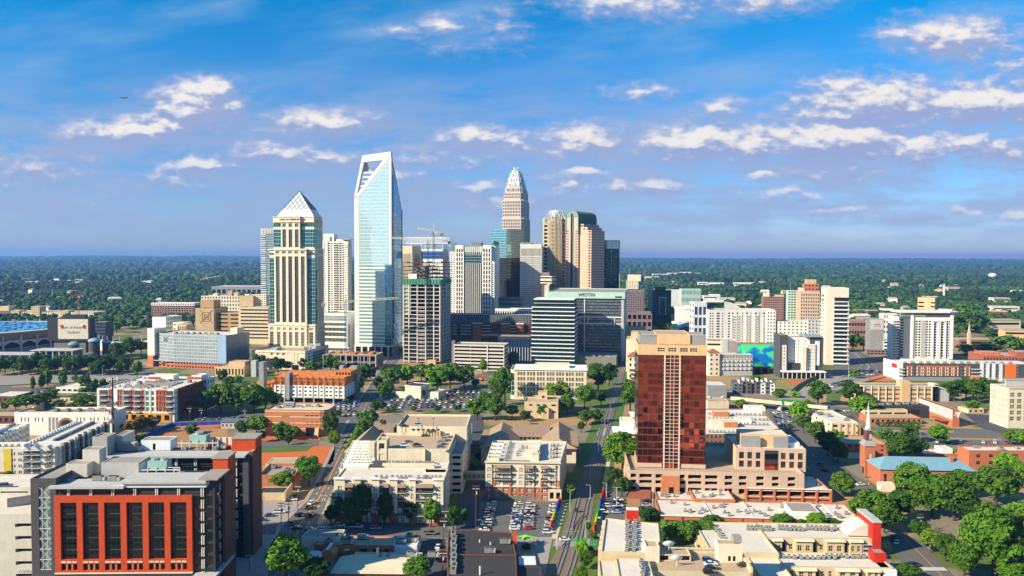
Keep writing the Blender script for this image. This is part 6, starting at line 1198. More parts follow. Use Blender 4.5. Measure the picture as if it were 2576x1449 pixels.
def brick_pair():
 def office(label, xl, xdark, xw, xr, xs, Y, top, full):
  b = B('brick_office', label, 'office building', xw, xr, Y=Y, xs=xs, yaw=-1.5)
  z = b.z; w = b.w; X = b.X; d = b.d; zt = z(top); fh = 4.05
  b.vol('wall', b.rect(), 0, zt - .6, 'charcoal', {}, 'roof_tan', .3)
  b.glass((0,0),(w,0),0,zt-3,'black_glass');b.glass((w,0),(w,d*.42),0,zt-3,'black_glass')
  # slab edges and white fins
  for k in range(8): zz=zt-3.4-fh*k;b.box('spandrel',-.05,w+.25,-.3,d*.4,zz-.55,zz+.2,'charcoal')
  return b, z, w, X, d, zt, fh
 b,z,w,X,d,zt,fh=office('big dark glass office framed in orange brick with six tall bays',68,0,132,532.6,581,260,1219,True)
 f0, f1 = X(130.6), X(479); zl, zh = z(1437), z(1245.5)
 bays=[(X(.2536*a),X(.2536*c)) for a,c in ((575,738),(795,957),(1013,1176),(1235,1395),(1454,1614),(1672,1835))]
 Hh = zh - zl
 wallz0 = zl - 8
 mcols = [(a - f0, c - f0) for a, c in bays]
 b.vol('brick_frame',[(f0,-1.2),(f1,-1.2),(f1,-.1),(f0,-.1)],wallz0,zh,'red_panel',{0: style(fcols=mcols,frows=[(1.0,6.2),(zl-wallz0+.7,z(1415)-wallz0),(z(1405)-wallz0,z(1262)-wallz0)],g='glass_dark',mx=3,mz=1,fr='charcoal',rec=.9,bw=.04)})
 for a, c in bays:
  for j in range(3): s0=a+(c-a)*j/3;b.box('stone_lintel',s0+.15,s0+(c-a)/3-.15,-1.3,-1.0,z(1413),z(1409),'cream2')
  for j in (1,2): s0=a+(c-a)*j/3;b.box('mullion_pier',s0-.3,s0+.3,-1.0,-.3,zl+.7,z(1413),'brick')
  for k in range(5): b.box('bay_spandrel',a,c,-.45,-.3,zh-6.4-k*4.05,zh-6.0-k*4.05,'charcoal')
 b.box('stone_sill',f0-.1,f1+.1,-1.4,-.1,zl-.5,zl,'cream2');b.box('dark_band',f0-.1,f1+.2,-1.35,-.1,zl-1.6,zl-.5,'charcoal')
 top=[(X(.2536*a),X(.2536*(a+8))) for a in (640,656,862,880,1082,1100,1300,1320,1520,1538,1740,1758)]
 for a, c in top: b.box('white_fin', a, a + .22, -.7, -.1, z(1246), z(1229), 'white2')
 for p in (.2536 * 1976, .2536 * 1997):
  for k in range(8): zz=z(1228)-4.05*k;b.box('white_fin',X(p),X(p)+.24,-.8,-.1,zz-2.9,zz,'white2')
 b.box('glass_corner_post', w - .3, w + .35, -.4, .3, 0, zt - 1, 'charcoal')
 for k in range(8):
  for y in (4.5,9.5): zz=z(1228)-4.05*k;b.box('white_fin',w+.1,w+.5,y,y+.2,zz-2.9,zz,'metal')
 b.vol('brick_flank', R4(w - .2, w + .9, d * .42, d), 0, zt + .5, 'brick_dark', {}, 'roof_grey');
 # left dark brick stair bay with truss window
 x0=X(68);b.vol('dark_brick_wall',R4(x0,-.05,-.35,20),0,z(1203,0,0),'charcoal2',{0: style(fcols=[(X(88)-x0,X(118)-x0)],frows=[(z(1434),z(1223))],g='glass_light',rec=.7,nm='stair_window')},'roof_grey',.6)
 m = MB(); xa, xc = X(89), X(117); n = 8; za, zb = z(1432), z(1225)
 for k in range(n):
  u,v=za+(zb-za)*k/n,za+(zb-za)*(k+1)/n;m.bar((xa,-.3,u),(xc,-.3,u),.11);m.bar((xa,-.3,u),(xc,-.3,v),.07);m.bar((xc,-.3,u),(xa,-.3,v),.07)
  m.bar((xa + 1, -.3, u), (xa + 1, -.3, v), .09); m.bar((xc - 1, -.3, u), (xc - 1, -.3, v), .09)
 m.build('steel_truss', MT('metal_white'), b.root)
 # roof plates and plant
 b.box('roof_plate',X(120),X(310),-2.2,7,zt-.9,zt-.1,'lgrey');b.box('roof_plate',X(300),X(517),-2.0,9,zt+.7,zt+1.5,'lgrey');b.box('plate_fascia',X(301),X(516),-1.2,2,zt-.8,zt+.7,'cool_white');b.box('side_plate',X(496),w+1.6,-1,d-8,zt+1.5,zt+2.0,'roof_grey')
 Yl = 8.; zz = zt - .3
 b.vol('plant_room',R4(X(213),X(311),9,18),zz,zz+5.2,'lgrey',{},'roof_grey',.2);b.vol('plant_room',R4(X(116),X(172),10,16),zz,zz+4.6,'conc_light',{},'roof_grey',.2);b.vol('stair_tower',R4(X(143),X(188),d-5,d),zz,zz+8.5,'conc_light',{},'roof_grey',.2);b.ac(X(160),16,zz+4.8,0);b.box('hip_skylight',X(75),X(150),3,10,zt,zt+.8,'slate')
 def tower(x, y, z0):
  m=MB();m.box(x-3.2,x+3.4,y-2.2,y+2.2,z0+2.6,z0+5.4);m.build('cooling_tower',MT('teal_wall'),b.root);m=MB();m.bar((x-1.4,y,z0+5.4),(x-1.4,y,z0+6.2),1.3,0,12);m.bar((x+1.8,y,z0+5.4),(x+1.8,y,z0+6.2),1.3,0,12);m.build('fan_cowl',MT('metal'),b.root)
  m = MB()
  for dx in (-6, -3, 0, 3, 6, 8): m.box(x + dx - .12, x + dx + .12, y - 2.6, y - 2.3, z0, z0 + 3.4)
  m.box(x-6,x+8,y-2.6,y-2.4,z0+2.4,z0+2.7);m.box(x-6,x-5.6,y-2.4,y+2,z0+.5,z0+4.5);m.box(x+4,x+8,y-2.6,y-2.4,z0+3.3,z0+3.5);m.build('steel_dunnage',MT('metal_white'),b.root)
 tower(X(356), 12, zz); b.ac(X(222), 5.5, zz, 1); b.ac(X(262), 5, zz, 1)
 b.vol('red_penthouse',R4(X(500),w+.9,d-8,d),zz,zt+5.6,'red_panel',{},'roof_grey',.3);b.box('metal_cap',X(500)-.4,w+1.2,d-8.4,d+.4,zt+5.6,zt+6.2,'roof_grey')
 b.box('corner_canopy', X(486), w + 1.5, -4, 16, z(1447), z(1441), 'lgrey')
 b.done()
 b,z,w,X,d,zt,fh=office('second dark glass office with concrete stair tower and red corner block',230,0,262,621,647,297,1143,False)
 for k in range(8):
  for p in (.2536*1146,.2536*1160,.2536*1338,.2536*1355,.2536*1530,.2536*1546,.2536*1722,.2536*1738,.2536*1912,.2536*1930,.2536*2314,.2536*2331):
   zz = z(1152) - 4.05 * k; b.box('white_fin', X(p), X(p) + .24, -.8, -.1, zz - 2.9, zz, 'white2')
 b.box('red_frame',X(415),X(575),-1.0,-.1,zt-9.5,zt-7.6,'red_panel');b.box('red_frame',X(565),X(577),-1.0,-.1,0,zt-9.5,'red_panel')
 b.box('dark_pier',X(608),w+.2,-.8,1,0,zt-1,'charcoal2');b.vol('brick_flank',R4(w-.2,w+1.2,d*.1,d),0,zt+.5,'brick_dark',{},'roof_grey')
 b.box('roof_plate', X(254), X(616), -2.4, 6, zt - .9, zt - .2, 'lgrey'); zz = zt - .3
 b.vol('stair_tower',R4(X(231),X(268),-1.5,6),0,zt+7,'concrete',{},'roof_grey',.3);b.vol('plant_room',R4(X(262),X(285),6,16),zz,zz+6,'conc_light',{},'roof_grey',.2);b.vol('plant_room',R4(X(328),X(404),7,14),zz,zz+4,'cool_white',{0: style(fcols=[(4.5,5.6)],frows=[(.2,2.8)],nm='door',g='dark_void')},'roof_grey',.2)
 x, y, z0 = X(470), 11, zz
 m=MB();m.box(x-3.2,x+3.4,y-2.2,y+2.2,z0+2.6,z0+5.4);m.build('cooling_tower',MT('teal_wall'),b.root);m=MB();m.bar((x,y,z0+5.4),(x,y,z0+6.4),1.6,0,12);m.build('fan_cowl',MT('metal'),b.root);m=MB()
 for dx in (-6, -3, 0, 3, 6, 8): m.box(x + dx - .12, x + dx + .12, y - 2.6, y - 2.3, z0, z0 + 3.6)
 m.box(x-8,x+8,y-2.6,y-2.4,z0+2.4,z0+2.7);m.build('steel_dunnage',MT('metal_white'),b.root)
 b.box('white_screen', X(490), X(572), d - 1, d, zz, zz + 3.8, 'cream');
 for i in range(5): b.box('screen_post',X(490)+i*2.4,X(490)+i*2.4+.2,d-1.2,d-1,zz,zz+4,'charcoal2')
 b.box('red_base',X(490),X(572),d-1.3,d-1,zz,zz+.9,'red_panel');b.vol('red_block',R4(X(568),w+1.2,5,d),zz,zt+4.6,'red_panel',{},'roof_grey',.3);b.box('metal_cap',X(567),w+1.6,4.6,d+.4,zt+4.6,zt+5.1,'roof_grey')
 b.acrow(X(440), 8, X(560), 9, zz, 4, 0); b.ac(X(300), 6, zz, 2); b.ac(X(528), 10, zz, 1); b.done()
 # left car park
 b=B('car_park','pale concrete car park with dark slots cut by left and lower photo edges','car park',-700,67,Y=263,depth=40,yaw=-1.5)
 z = b.z; w = b.w; X = b.X; zt = z(1297)
 b.vol('wall',b.rect(),0,zt,'conc_light',{0: style(fcols=[(X(25),w-.1)],frows=[(zt-y-1.3,zt-y) for y in np.arange(3.2,30,4.35)][::-1],nm='opening',g='dark_void',rec=2)},'roof_white',.9)
 b.vol('ramp_wall',[(X(-40),10),(X(42),17),(X(42),17.5),(X(-40),10.5)],zt-.9,zt+2.4,'concrete');b.vol('upper_deck',R4(0,w,22,40),0,zt+2.8,'conc_light',{0: G1(8,1,fw=.8,fh=.4,mb=zt+.3,mt=1,nm='opening',g='dark_void')},'roof_white',.9)
 b.text('PARKING',X(55),-.12,b.z(1441),1.5,'white2','sign_lettering',ext=.04);b.box('sign_panel',X(43),X(67),-.1,.02,b.z(1443.5),b.z(1438.5),'conc_dark')
 b.box('lamp_post', X(52), X(52) + .2, 14, 14.2, zt, zt + 8, 'metal_dark'); b.done()
 return zt
CAR_DECK_Z = brick_pair()
def centre_flats():
 # left complex
 b=B('apartment_block','beige flats behind dark trees with parking decks rising at their back','apartment building',841,1116,yb=1318,yaw=1,depth=20)
 z = b.z; w = b.w; X = b.X; zt = z(1207); M = lambda c: X(612.4 + .2536 * c)
 rows = [(1.0, 3.4), (4.6, 7.0), (8.1, 10.4), (11.4, 13.8), (14.6, 16.8)]
 wc=[(M(a),M(c)) for a,c in ((935,970),(1110,1145),(1285,1325),(1472,1508),(1648,1688),(1925,1962))]
 wc2=sorted(wc+[(M(a),M(c)) for a,c in ((1030,1058),(1200,1228),(1375,1405),(1560,1590),(1735,1765),(1795,1825),(1840,1870))])
 b.vol('wall',b.rect(),0,zt,'cream',{0: style(fcols=wc2,frows=rows,mx=2,mz=2,fr='white2',g='glass_light',rec=.25,bw=.1),1: style(cols=7,frows=rows,fw=.35)},'roof_white',.5)
 b.box('brick_base', -.1, w + .1, -.12, .02, 0, .9, 'brick2');
 for a, c in ((1000, 1088), (1165, 1262), (1345, 1442), (1525, 1612), (1708, 1885)):
  b.gable('awning_roof',M(a),M(c),-2.2,.4,zt-2.6,zt-1.2,'roof_brown','x',.1);b.box('balcony_shade_panel',M(a),M(c),-.08,.01,13.9,zt-2.6,'charcoal2')  # recess shade behind balconies painted as flat charcoal panels
  for zz in (10.7, 14.0, 4.1):
   b.box('balcony',M(a),M(c),-1.6,0,zz,zz+.25,'cream2');b.box('balcony_rail',M(a),M(c),-1.6,-1.52,zz+.25,zz+1.2,'charcoal2')
  if a < 1600: b.box('balcony_shade_panel', M(a), M(c), -.07, .01, 7.2, 10.6, 'charcoal2')
 for a, c in ((900, 1000), (1088, 1165), (1262, 1345), (1442, 1525), (1640, 1708), (1885, 1985)):
  b.vol('bay_wall',R4(M(a),M(c),-.75,0),0,zt+.5,'cream' ,{0: style(fcols=[((M(c)-M(a))*.3,(M(c)-M(a))*.72)],frows=rows,mx=2,mz=2,fr='white2',g='glass_light',rec=.25,bw=.1)},'white2');b.box('cornice',M(a)-.4,M(c)+.4,-1.3,.5,zt+.5,zt+1.1,'white2')
  b.box('brick_panel',M(a)-.0,M(c),-.82,-.7,0,5,'brick2');b.bar=None;b.box('downpipe',M(c)+.2,M(c)+.45,-.5,-.3,0,zt,'brown')
 P = lambda x, y, q: b.P(612.4 + .2536 * x, 952.6 + .2536 * y, q)
 for a,n in ((1310,4),(1480,5),(1655,3),(1790,5)): p=P(a,985,zt);b.acrow(p[0],5.0,p[0]+7,5.3,zt-.5,n,0,.2)
 # left wing with stepped roofs
 p0, p1 = P(1085, 860, zt), P(1240, 600, zt)
 b.vol('left_wing',[P(950,890,zt),P(1240,890,zt),P(1245,610,zt),P(1085,610,zt)],0,zt,'cream',{3: style(cols=14,frows=rows,fw=.35),2: None},'roof_white',.5)
 for k in range(9): t=k/9;q=P(1085-120*(1-t),860-250*t,zt);b.vol('party_wall',R4(q[0]+1,q[0]+15,q[1],q[1]+.5),zt-.5,zt+1.0,'white2');b.acrow(q[0]+4,q[1]+2.4,q[0]+13,q[1]+2.4,zt-.5,6,0,.3)
 b.vol('right_wing',[P(1800,930,zt),P(2010,930,zt),P(2040,830,zt),P(1800,830,zt)],0,zt,'cream',{1: style(cols=6,frows=rows,fw=.35)},'roof_white',.5)
 q=P(1395,850,zt);b.vol('court_wall',R4(q[0],q[0]+24,21,24),zt-3,zt+1.3,'cream');b.vol('court_wall',R4(q[0]-6,q[0],20,30),zt-4,zt+.8,'charcoal2')
 q = P(1330, 840, zt); b.acrow(q[0], 29.5, q[0] + 26, 29.5, zt - .5, 20, 0, .3)
 b.vol('middle_wing', R4(q[0] - 8, q[0] + 28, 27.5, 32), 0, zt, 'cream', {}, 'roof_white', .5)
 b.done()
 g=B('car_park','cream parking garage with cars on two open rooftop decks among beige flats','car park',927,1130,Y=376,depth=40,yaw=1)
 z = g.z; w = g.w; X = g.X; Z1 = z(1128)
 g.vol('front_wall',R4(0,w,0,34),0,Z1,'cream',{1: G1(4,7,fw=.8,fh=.4,nm='opening',g='dark_void')},'roof_tan',1.2);g.vol('pilaster_wall',R4(0,X(941),-.8,2),0,Z1+3,'cream');g.vol('stair_wall',R4(X(947),X(972),-.3,8),0,Z1+4,'cream',{0: style(fcols=[(1,3.6)],frows=[(Z1-6,Z1-2.5),(Z1-1,Z1+2.6)],nm='opening',g='glass_dark')},'roof_tan',.4);g.vol('step_wall',R4(X(1069),X(1070),-1.5,0),0,Z1,'cream')
 g.vol('upper_deck',R4(X(968),w+6,34,66),0,Z1+3.6,'cream',{0: style(fcols=[(8+2.6*k,9.6+2.6*k) for k in range(6)],frows=[(Z1+1.2,Z1+2.2)],nm='opening',g='dark_void'),1: G1(4,7,fw=.8,fh=.4,nm='opening',g='dark_void')},'roof_tan',1.1);g.vol('side_deck',R4(w,w+6,6,34),0,Z1-4,'cream',{0: style(fcols=[(1,5)],rows=6,fh=.45,nm='opening',g='dark_void'),1: G1(4,6,fw=.8,fh=.4,nm='opening',g='dark_void')},'roof_grey',1)
 for k in range(7): g.box('cooler_unit',X(1037)+k*1.5,X(1037)+k*1.5+1.0,32.2,33.6,Z1-1.2,Z1+1.6,'sand')
 for f in (.28,.5,.7): g.box('lamp_post',w*f,w*f+.2,33,33.2,Z1,Z1+8,'metal_dark');g.box('lamp_head',w*f-.8,w*f+1,32.9,33.3,Z1+8,Z1+8.2,'metal_dark')
 g.acrow(X(1100), 14, X(1110), 30, Z1 - 1.2, 3, 1); g.done()
 t=B('townhouse_row','row of brown shingled gable roofs behind the garage','houses',905,1180,Y=462,depth=26,yaw=2)
 z = t.z; w = t.w; X = t.X; ze, zr = 9, 14.5
 t.vol('wall',R4(X(930),w,8,24),0,ze,'cream',{1: G1(4,3,fw=.35,fh=.5)});t.gable('main_roof',X(930)-1,w+.6,6,26,ze,zr,'roof_brown','x',0,'cream')
 for k in range(7): x=X(985)+(w-X(985))*k/7;t.box('party_wall',x,x+.8,5,16,ze-1,zr-.8,'charcoal');t.box('skylight',x+3,x+5,9.2,10.2,ze+2.2,ze+2.6,'cream2')
 t.vol('left_wall',R4(0,X(960),-34,6),0,ze,'cream');t.gable('left_roof',-1,X(962),-36,8,ze,zr,'roof_shingle','y',0,'cream');t.vol('corner_pavilion',R4(X(935),X(960),14,22),0,ze+3,'cream');t.gable('pavilion_roof',X(933),X(962),12,24,ze+3,ze+7,'charcoal','x',5)
 t.vol('front_bay',R4(X(1105),X(1146),-5,4),0,ze+1,'cream');t.vol('end_bay',R4(X(1147),X(1168),1,6),0,ze-1,'sand',{0: G1(2,3,fw=.4,fh=.5,mx=2,fr='white2')});t.done()
 # skybridge
 p=gp(1131,1240);b=B('skybridge','glazed footbridge joining the two beige apartment blocks over the lane','footbridge',1130,1222,Y=385,depth=3.5,yaw=0)
 z=b.z;b.vol('wall',b.rect(),z(1208),z(1188),'mgrey',{0: style(cols=8,rows=1,fw=.8,fh=.5,g='glass_light')},'roof_grey',.2);b.done()
 b=B('skybridge','plain concrete bridge over the lane behind the glazed footbridge','footbridge',1165,1212,Y=440,depth=6,yaw=0);z=b.z;b.vol('wall',b.rect(),z(1141),z(1122),'conc_dark',{},'roof_dark',.8);b.done()
 # right complex
 b=B('apartment_block','beige flats over brick ground floors beside the railway','apartment building',1221,1411,yb=1254,yaw=3,depth=46)
 z=b.z;w=b.w;X=b.X;zt=z(1163);N=lambda c: X(1190.7+.2536*c);P=lambda x,y,q: b.P(1190.7+.2536*x,952.6+.2536*y,q)
 rows = [(z(952.6 + .2536 * (y + 44)), z(952.6 + .2536 * y)) for y in (878, 944, 1008, 1076, 1140)][::-1]
 single = [(N(a), N(c)) for a, c in ((145, 178), (392, 425), (466, 498), (616, 650), (775, 845))]
 allc = sorted(single + [(N(a), N(c)) for a, c in ((222, 272), (302, 355), (535, 592), (690, 740))])
 pl = [(0, 0), (w, 0), (w + 4, 46), (0, 46)]
 b.vol('wall',pl,0,zt,'cream',{0: style(fcols=allc,frows=rows,mx=3,mz=2,fr='white2',g='glass_light',rec=.25,bw=.1),1: style(cols=14,frows=rows,fw=.4,mx=2,fr='white2')},'roof_white',.6)
 zb1 = rows[1][1] + .4; zb2 = rows[2][1] + .4
 for a, c, q in ((0, 0, 0),):
  pass
 segs=[(120,145),(178,222),(272,302),(355,392),(425,466),(498,535),(592,616),(650,690),(740,775),(845,870)]
 for a, c in segs: b.box('brick_panel', N(a), N(c), -.14, .02, .02, zb1, 'brick')
 for (a, c) in allc:
  for lo,hi in ((.02,rows[0][0]),(rows[0][1],rows[1][0]),(rows[1][1],zb1)): b.box('brick_panel',a,c,-.14,.02,lo,hi,'brick')
 for a, c in ((205, 380), (675, 870)):
  b.box('brick_upper',N(a),N(a)+1.0,-.15,.02,zb1,zb2,'brick');b.box('brick_upper',N(c)-1.0,N(c),-.15,.02,zb1,zb2,'brick');b.box('brick_upper',N(a),N(c),-.15,.02,rows[2][1],zb2,'brick')
 for a, c in ((208, 380), (522, 605), (677, 750)):
  b.gable('awning_roof', N(a), N(c), -2.0, .4, rows[4][1] + .2, rows[4][1] + 1.4, 'roof_brown', 'x', .1)
  for (e,f) in rows[3:5] if a < 600 else rows[2:5]: b.box('balcony',N(a),N(c),-1.5,0,e-.3,e-.05,'cream2');b.box('balcony_rail',N(a),N(c),-1.5,-1.42,e-.05,e+.85,'charcoal2')
 for c in (190,380,515,613,828): b.box('downpipe',N(c),N(c)+.25,-.3,-.1,2,zt-1,'brown');b.box('rain_head',N(c)-.2,N(c)+.45,-.4,-.1,zt-1.8,zt-1,'brown')
 b.box('cornice',-.4,w+.5,-.7,.3,zt,zt+.6,'cream2');b.box('belt_course',-.2,w+.2,-.3,.02,zb1,zb1+.25,'cream2');b.vol('corner_porch',R4(N(757),w+.8,-2,.0),0,5.2,'cream2',{0: G1(2,1,fw=.6,fh=.6,g='glass_dark')})
 b.vol('roof_cabin',R4(N(515),N(640),14,24),zt-.6,zt+3,'cream',{},'roof_white',.3);b.vol('roof_cabin',R4(N(590),N(655),6,10),zt-.6,zt+2.6,'cream',{},'roof_tan',.3);b.vol('roof_cabin',R4(N(140),N(255),4,9),zt-.6,zt+1.2,'cream',{},'roof_tan',.3);b.vol('roof_wall',R4(N(655),N(665),8,40),zt-.6,zt+2.0,'cream')
 b.acrow(N(360), 1.8, N(560), 1.8, zt - .6, 10, 0, .2); b.acrow(N(315), 4, N(330), 42, zt - .6, 16, 0, .3)
 for y in (12,20,28,36): b.vol('party_wall',R4(.6,N(260),y,y+.4),zt-.6,zt+.8,'white2');b.acrow(N(160),y+3,N(240),y+3,zt-.6,4,0,.3);b.acrow(N(780),y,w-1,y+2,zt-.6,3,0,.4)
 b.acrow(N(420), 16, N(480), 34, zt - .6, 5, 0, .6); b.done()
 t=B('townhouse_row','brown shingled court of gabled flats behind beige flats by railway','houses',1210,1452,Y=432,depth=44,yaw=3)
 z = t.z; w = t.w; X = t.X; ze, zr = 10.5, 16
 t.vol('left_wall',R4(0,X(1302),2,40),0,ze,'cream');t.gable('left_roof',-.8,X(1304),0,42,ze,zr,'roof_shingle','y',0,'pink_stone');t.vol('right_wall',R4(X(1365),w,2,44),0,ze,'cream',{1: G1(12,4,fw=.5,fh=.5)});t.gable('right_roof',X(1363),w+.8,0,46,ze,zr,'roof_shingle','y',0,'pink_stone')
 t.vol('back_wall',R4(X(1290),X(1380),30,44),0,ze,'cream',{0: G1(8,4,fw=.4,fh=.5)});t.gable('back_roof',X(1285),X(1385),28,46,ze,zr,'roof_brown','x',0,'cream');t.box('dark_band',X(1240),X(1415),-1.5,.5,ze,ze+1.8,'roof_brown')
 for k in range(8): t.box('dormer',-1.5,3,4+k*4.4,6+k*4.4,ze+.5,ze+2,'roof_shingle');t.box('dormer',w-3,w+1.5,4+k*4.4,6+k*4.4,ze+.5,ze+2,'roof_shingle')
 t.done()
centre_flats()
def bottom_row():
 slab('brick_shop','low dark brick shop row with tan roof below the street','shop',790,990,1370,'brick',style(fcols=[(4,6),(18,20.5),(23,25.6),(27.5,29)],rows=1,fh=.35,g='glass_dark'),yb=1396,depth=11,yaw=2,roof='roof_tan',par=.3,acs=5,extra=lambda b,zt: (b.vol('left_house',R4(-6,9,4,13),0,zt+1.5,'pale',{},'roof_grey',.2),b.box('canopy',12,14,-1.4,0,2.4,2.6,'cream2')))
 slab('white_shed','small white flat roofed shed with roof railing at street corner','building',989,1048,1371,'cool_white',None,yb=1398,depth=11,yaw=2,roof='roof_white',par=.4,acs=4)
 b=B('tan_shed','cream metal roofed shed on orange brick walls at bottom edge','building',838,1040,Y=280,depth=16,yaw=1)
 z=b.z;w=b.w;X=b.X;ze=z(1440);b.vol('wall',b.rect(),0,ze,'orange_brick',{0: G1(5,1,fw=.85,fh=.4,g='brick',nm='wall_panel')});b.frus('sloped_roof',(-1.5,w+1,-1,15),ze,(5,w+1,9,15),z(1401,0,9)-1.0,'cream2');b.vol('back_roof',R4(4,w+1,9,16.5),ze,z(1401,0,9)-.9,'cream2',{},'roof_tan',.2)
 zz = z(1401, 0, 9) - 1.1
 for x, k in ((14, 0), (17, 0), (26, 1), (34, 1)): b.ac(x, 13, zz, k)
 b.box('vent_stack', 12.8, 13.6, 12, 12.8, zz, zz + 3.4, 'cream'); b.done()
 b=B('pavilion','small kiosk with white hip roof beside dark tree','kiosk',772,800,yb=1419,depth=4.5,yaw=2);b.vol('wall',b.rect(),0,2.6,'orange_brick',{});b.gable('hip_roof',-.6,b.w+.6,-.6,5.1,2.6,4.3,'metal_white','x',1.8);b.done()
 b=B('pavilion','small orange brick gable shed with pale roof strips','kiosk',806,838,yb=1412,depth=6,yaw=2);b.vol('wall',b.rect(),0,2.6,'orange_brick',{});b.gable('gable_roof',-.4,b.w+.4,-.4,6.4,2.6,4.8,'orange_brick','y',0,'orange_brick');b.box('roof_strip',b.w*.5-.6,b.w*.5+.6,-.5,6.5,4.6,4.9,'metal_white');b.done()
 # black roofed warehouse
 z0=6.5;b=B('warehouse','wide black flat roofed warehouse with row of pale coolers at bottom edge','warehouse',1124,1300,Y=262,depth=60,yaw=-1)
 P = lambda x, y: b.P(x, y, z0)
 b.vol('wall',[P(1128,1470),P(1302,1470),P(1298,1395),P(1124,1393)],0,z0,'brick_dark',{1: G1(3,1,fw=.6,fh=.5)},'roof_dark',.4);b.vol('wall',[P(1124,1392),P(1299,1394),P(1287,1336),P(1200,1330),P(1128,1333)],0,z0-.5,'brick_dark',{1: G1(4,1,fw=.5,fh=.5)},'roof_dark',.4)
 for k in range(9): p=P(1140+(k % 2)*2,1345+k*11.5);b.ac(p[0],p[1],z0-.6,1 if k < 7 else 1,1.57)
 for x,y in ((1205,1360),(1232,1366),(1262,1360)): p=P(x,y);b.box('roof_vent',p[0],p[0]+.4,p[1],p[1]+.4,z0-.8,z0+.3,'white2')
 p=P(1270,1362);b.ac(p[0],p[1],z0-.8,1);p=P(1232,1385);b.ac(p[0],p[1],z0-.8,1);p=P(1205,1444);b.box('roof_vent',p[0],p[0]+.5,p[1],p[1]+.5,z0-.5,z0+2.6,'white2')
 b.box('red_wall',P(1294,1395)[0]-.2,P(1294,1395)[0]+1.2,P(1290,1362)[1],P(1290,1340)[1],0,z0+.6,'red_panel');q=P(1303,1412);b.vol('skylight_annexe',R4(q[0],q[0]+7,q[1],q[1]+10),0,5,'charcoal',{},'cool_white',.3);b.vol('pitched_annexe',R4(q[0],q[0]+8,q[1]-16,q[1]),0,4.6,'charcoal2',{},'charcoal',.3);b.done()
 # green star awning
 p=gp(1325,1372);t=empty('shade_sail',(p.x,p.y,0),0,'bright lime green spiky shade sail over a patio','awning');m=MB()
 for i in range(7): a0,a1,a2=i*.9,i*.9+.45,i*.9+.9;m.poly([(0,0,4.2),(4.6*math.cos(a0),3.6*math.sin(a0),3.2),(2*math.cos(a1),1.7*math.sin(a1),3.5)]);m.poly([(0,0,4.2),(2*math.cos(a1),1.7*math.sin(a1),3.5),(4.6*math.cos(a2),3.6*math.sin(a2),3.2)])
 wallm('lime','7cc832',var=.05);m.build('canopy',MT('lime'),t);m=MB();[m.bar((4.5*math.cos(i*.9),3.5*math.sin(i*.9),0),(4.5*math.cos(i*.9),3.5*math.sin(i*.9),3.2),.08) for i in range(7)];m.build('post',MT('metal_dark'),t)
 # small houses left centre
 slab('brick_shop','orange brick shop with sunken grey roof beside round street tree','shop',650,738,1195,'orange_brick',style(fcols=[(8,11)],rows=1,fh=.4),yb=1232,depth=22,yaw=-3,roof='roof_grey',par=1.4,acs=4,extra=lambda b,zt: b.vol('rear_roof',R4(-2,b.w+1,22,36),0,zt-.5,'pale',{},'roof_tan',.2))
 slab('white_house','old grey shed with curved tan parapet behind the red corner block','building',648,716,1240,'beige',None,yb=1259,depth=10,yaw=-3,roof='roof_dark',par=.4,extra=lambda b,zt: b.box('parapet_wall',b.w-.3,b.w+.3,-3,12,0,zt+1.2,'sand'))
 # brick shops with white roofs
 b=B('shopping_arcade','wide brick shops under white flat roofs dotted with coolers','shop',1662,2184,yb=1312,yaw=4,depth=24)
 z = b.z; w = b.w; X = b.X; zt = z(1297); d = b.d
 b.vol('wall',b.rect(),0,zt,'brick',{0: style(cols=10,rows=1,fw=.7,fh=.5,mt=1.6,g='glass_dark',mx=4,fr='metal_dark'),3: None},'roof_white',.5)
 for i in range(11): b.box('brick_pier', w * i / 10.05, w * i / 10.05 + .8, -.35, 0, 0, zt, 'brick2')
 b.box('cornice', -.3, w + .3, -.4, .1, zt, zt + .35, 'white2')
 b.vol('left_hall',R4(X(1676),X(1775),24,46),0,zt,'brick',{},'roof_white',.6);b.vol('middle_hall',R4(X(1775),X(1885),22,52),0,zt+1.2,'brick',{3: None},'roof_white',.6)
 for x,y in ((X(2010),10),(X(1835),8)): b.vol('roof_monitor',R4(x,x+12,y-5,y+8),zt-.4,zt+1.8,'white2',{},'roof_grey',.1) if x > 50 else None
 for q in range(42): b.ac(R.uniform(2, w - 3), R.uniform(3, d - 3), zt - .5, 0)
 for q in range(12): b.ac(R.uniform(X(1690),X(1770)),R.uniform(27,43),zt-.6,0);b.ac(R.uniform(X(1785),X(1880)),R.uniform(26,48),zt+.6,0)
 for k in range(4): b.box('roof_seam',X(1800)+k*18,X(1800)+k*18+.3,0,d,zt-.45,zt-.1,'white2')
 b.done()
 b=B('shopping_arcade','brick arcade with six open bays and dark shadow behind wide brick shops','shop',1877,2100,yb=1259,yaw=4,depth=26)
 z = b.z; w = b.w; X = b.X; zt = z(1228)
 b.vol('wall',b.rect(),0,zt,'brick',{0: style(fcols=[(w*(k+.13)/6,w*(k+.95)/6) for k in range(6)],frows=[(.6,1.2),(2.6,zt-1.2)],nm='opening',g='dark_void',rec=1.4)},'roof_white',.6)
 for i in range(7): b.box('brick_pier', w * i / 6 - .4, w * i / 6 + .5, -.5, 0, 0, zt, 'brick')
 b.box('stone_band',0,w,-.25,.02,2.0,2.4,'cream2');b.box('stone_band',0,w,-.3,.02,zt-1.0,zt-.7,'cream2');b.box('cornice',-.3,w+.3,-.4,.1,zt,zt+.35,'white2')
 for q in range(16): b.ac(R.uniform(2, w - 3), R.uniform(3, 22), zt - .6, 0)
 b.done()
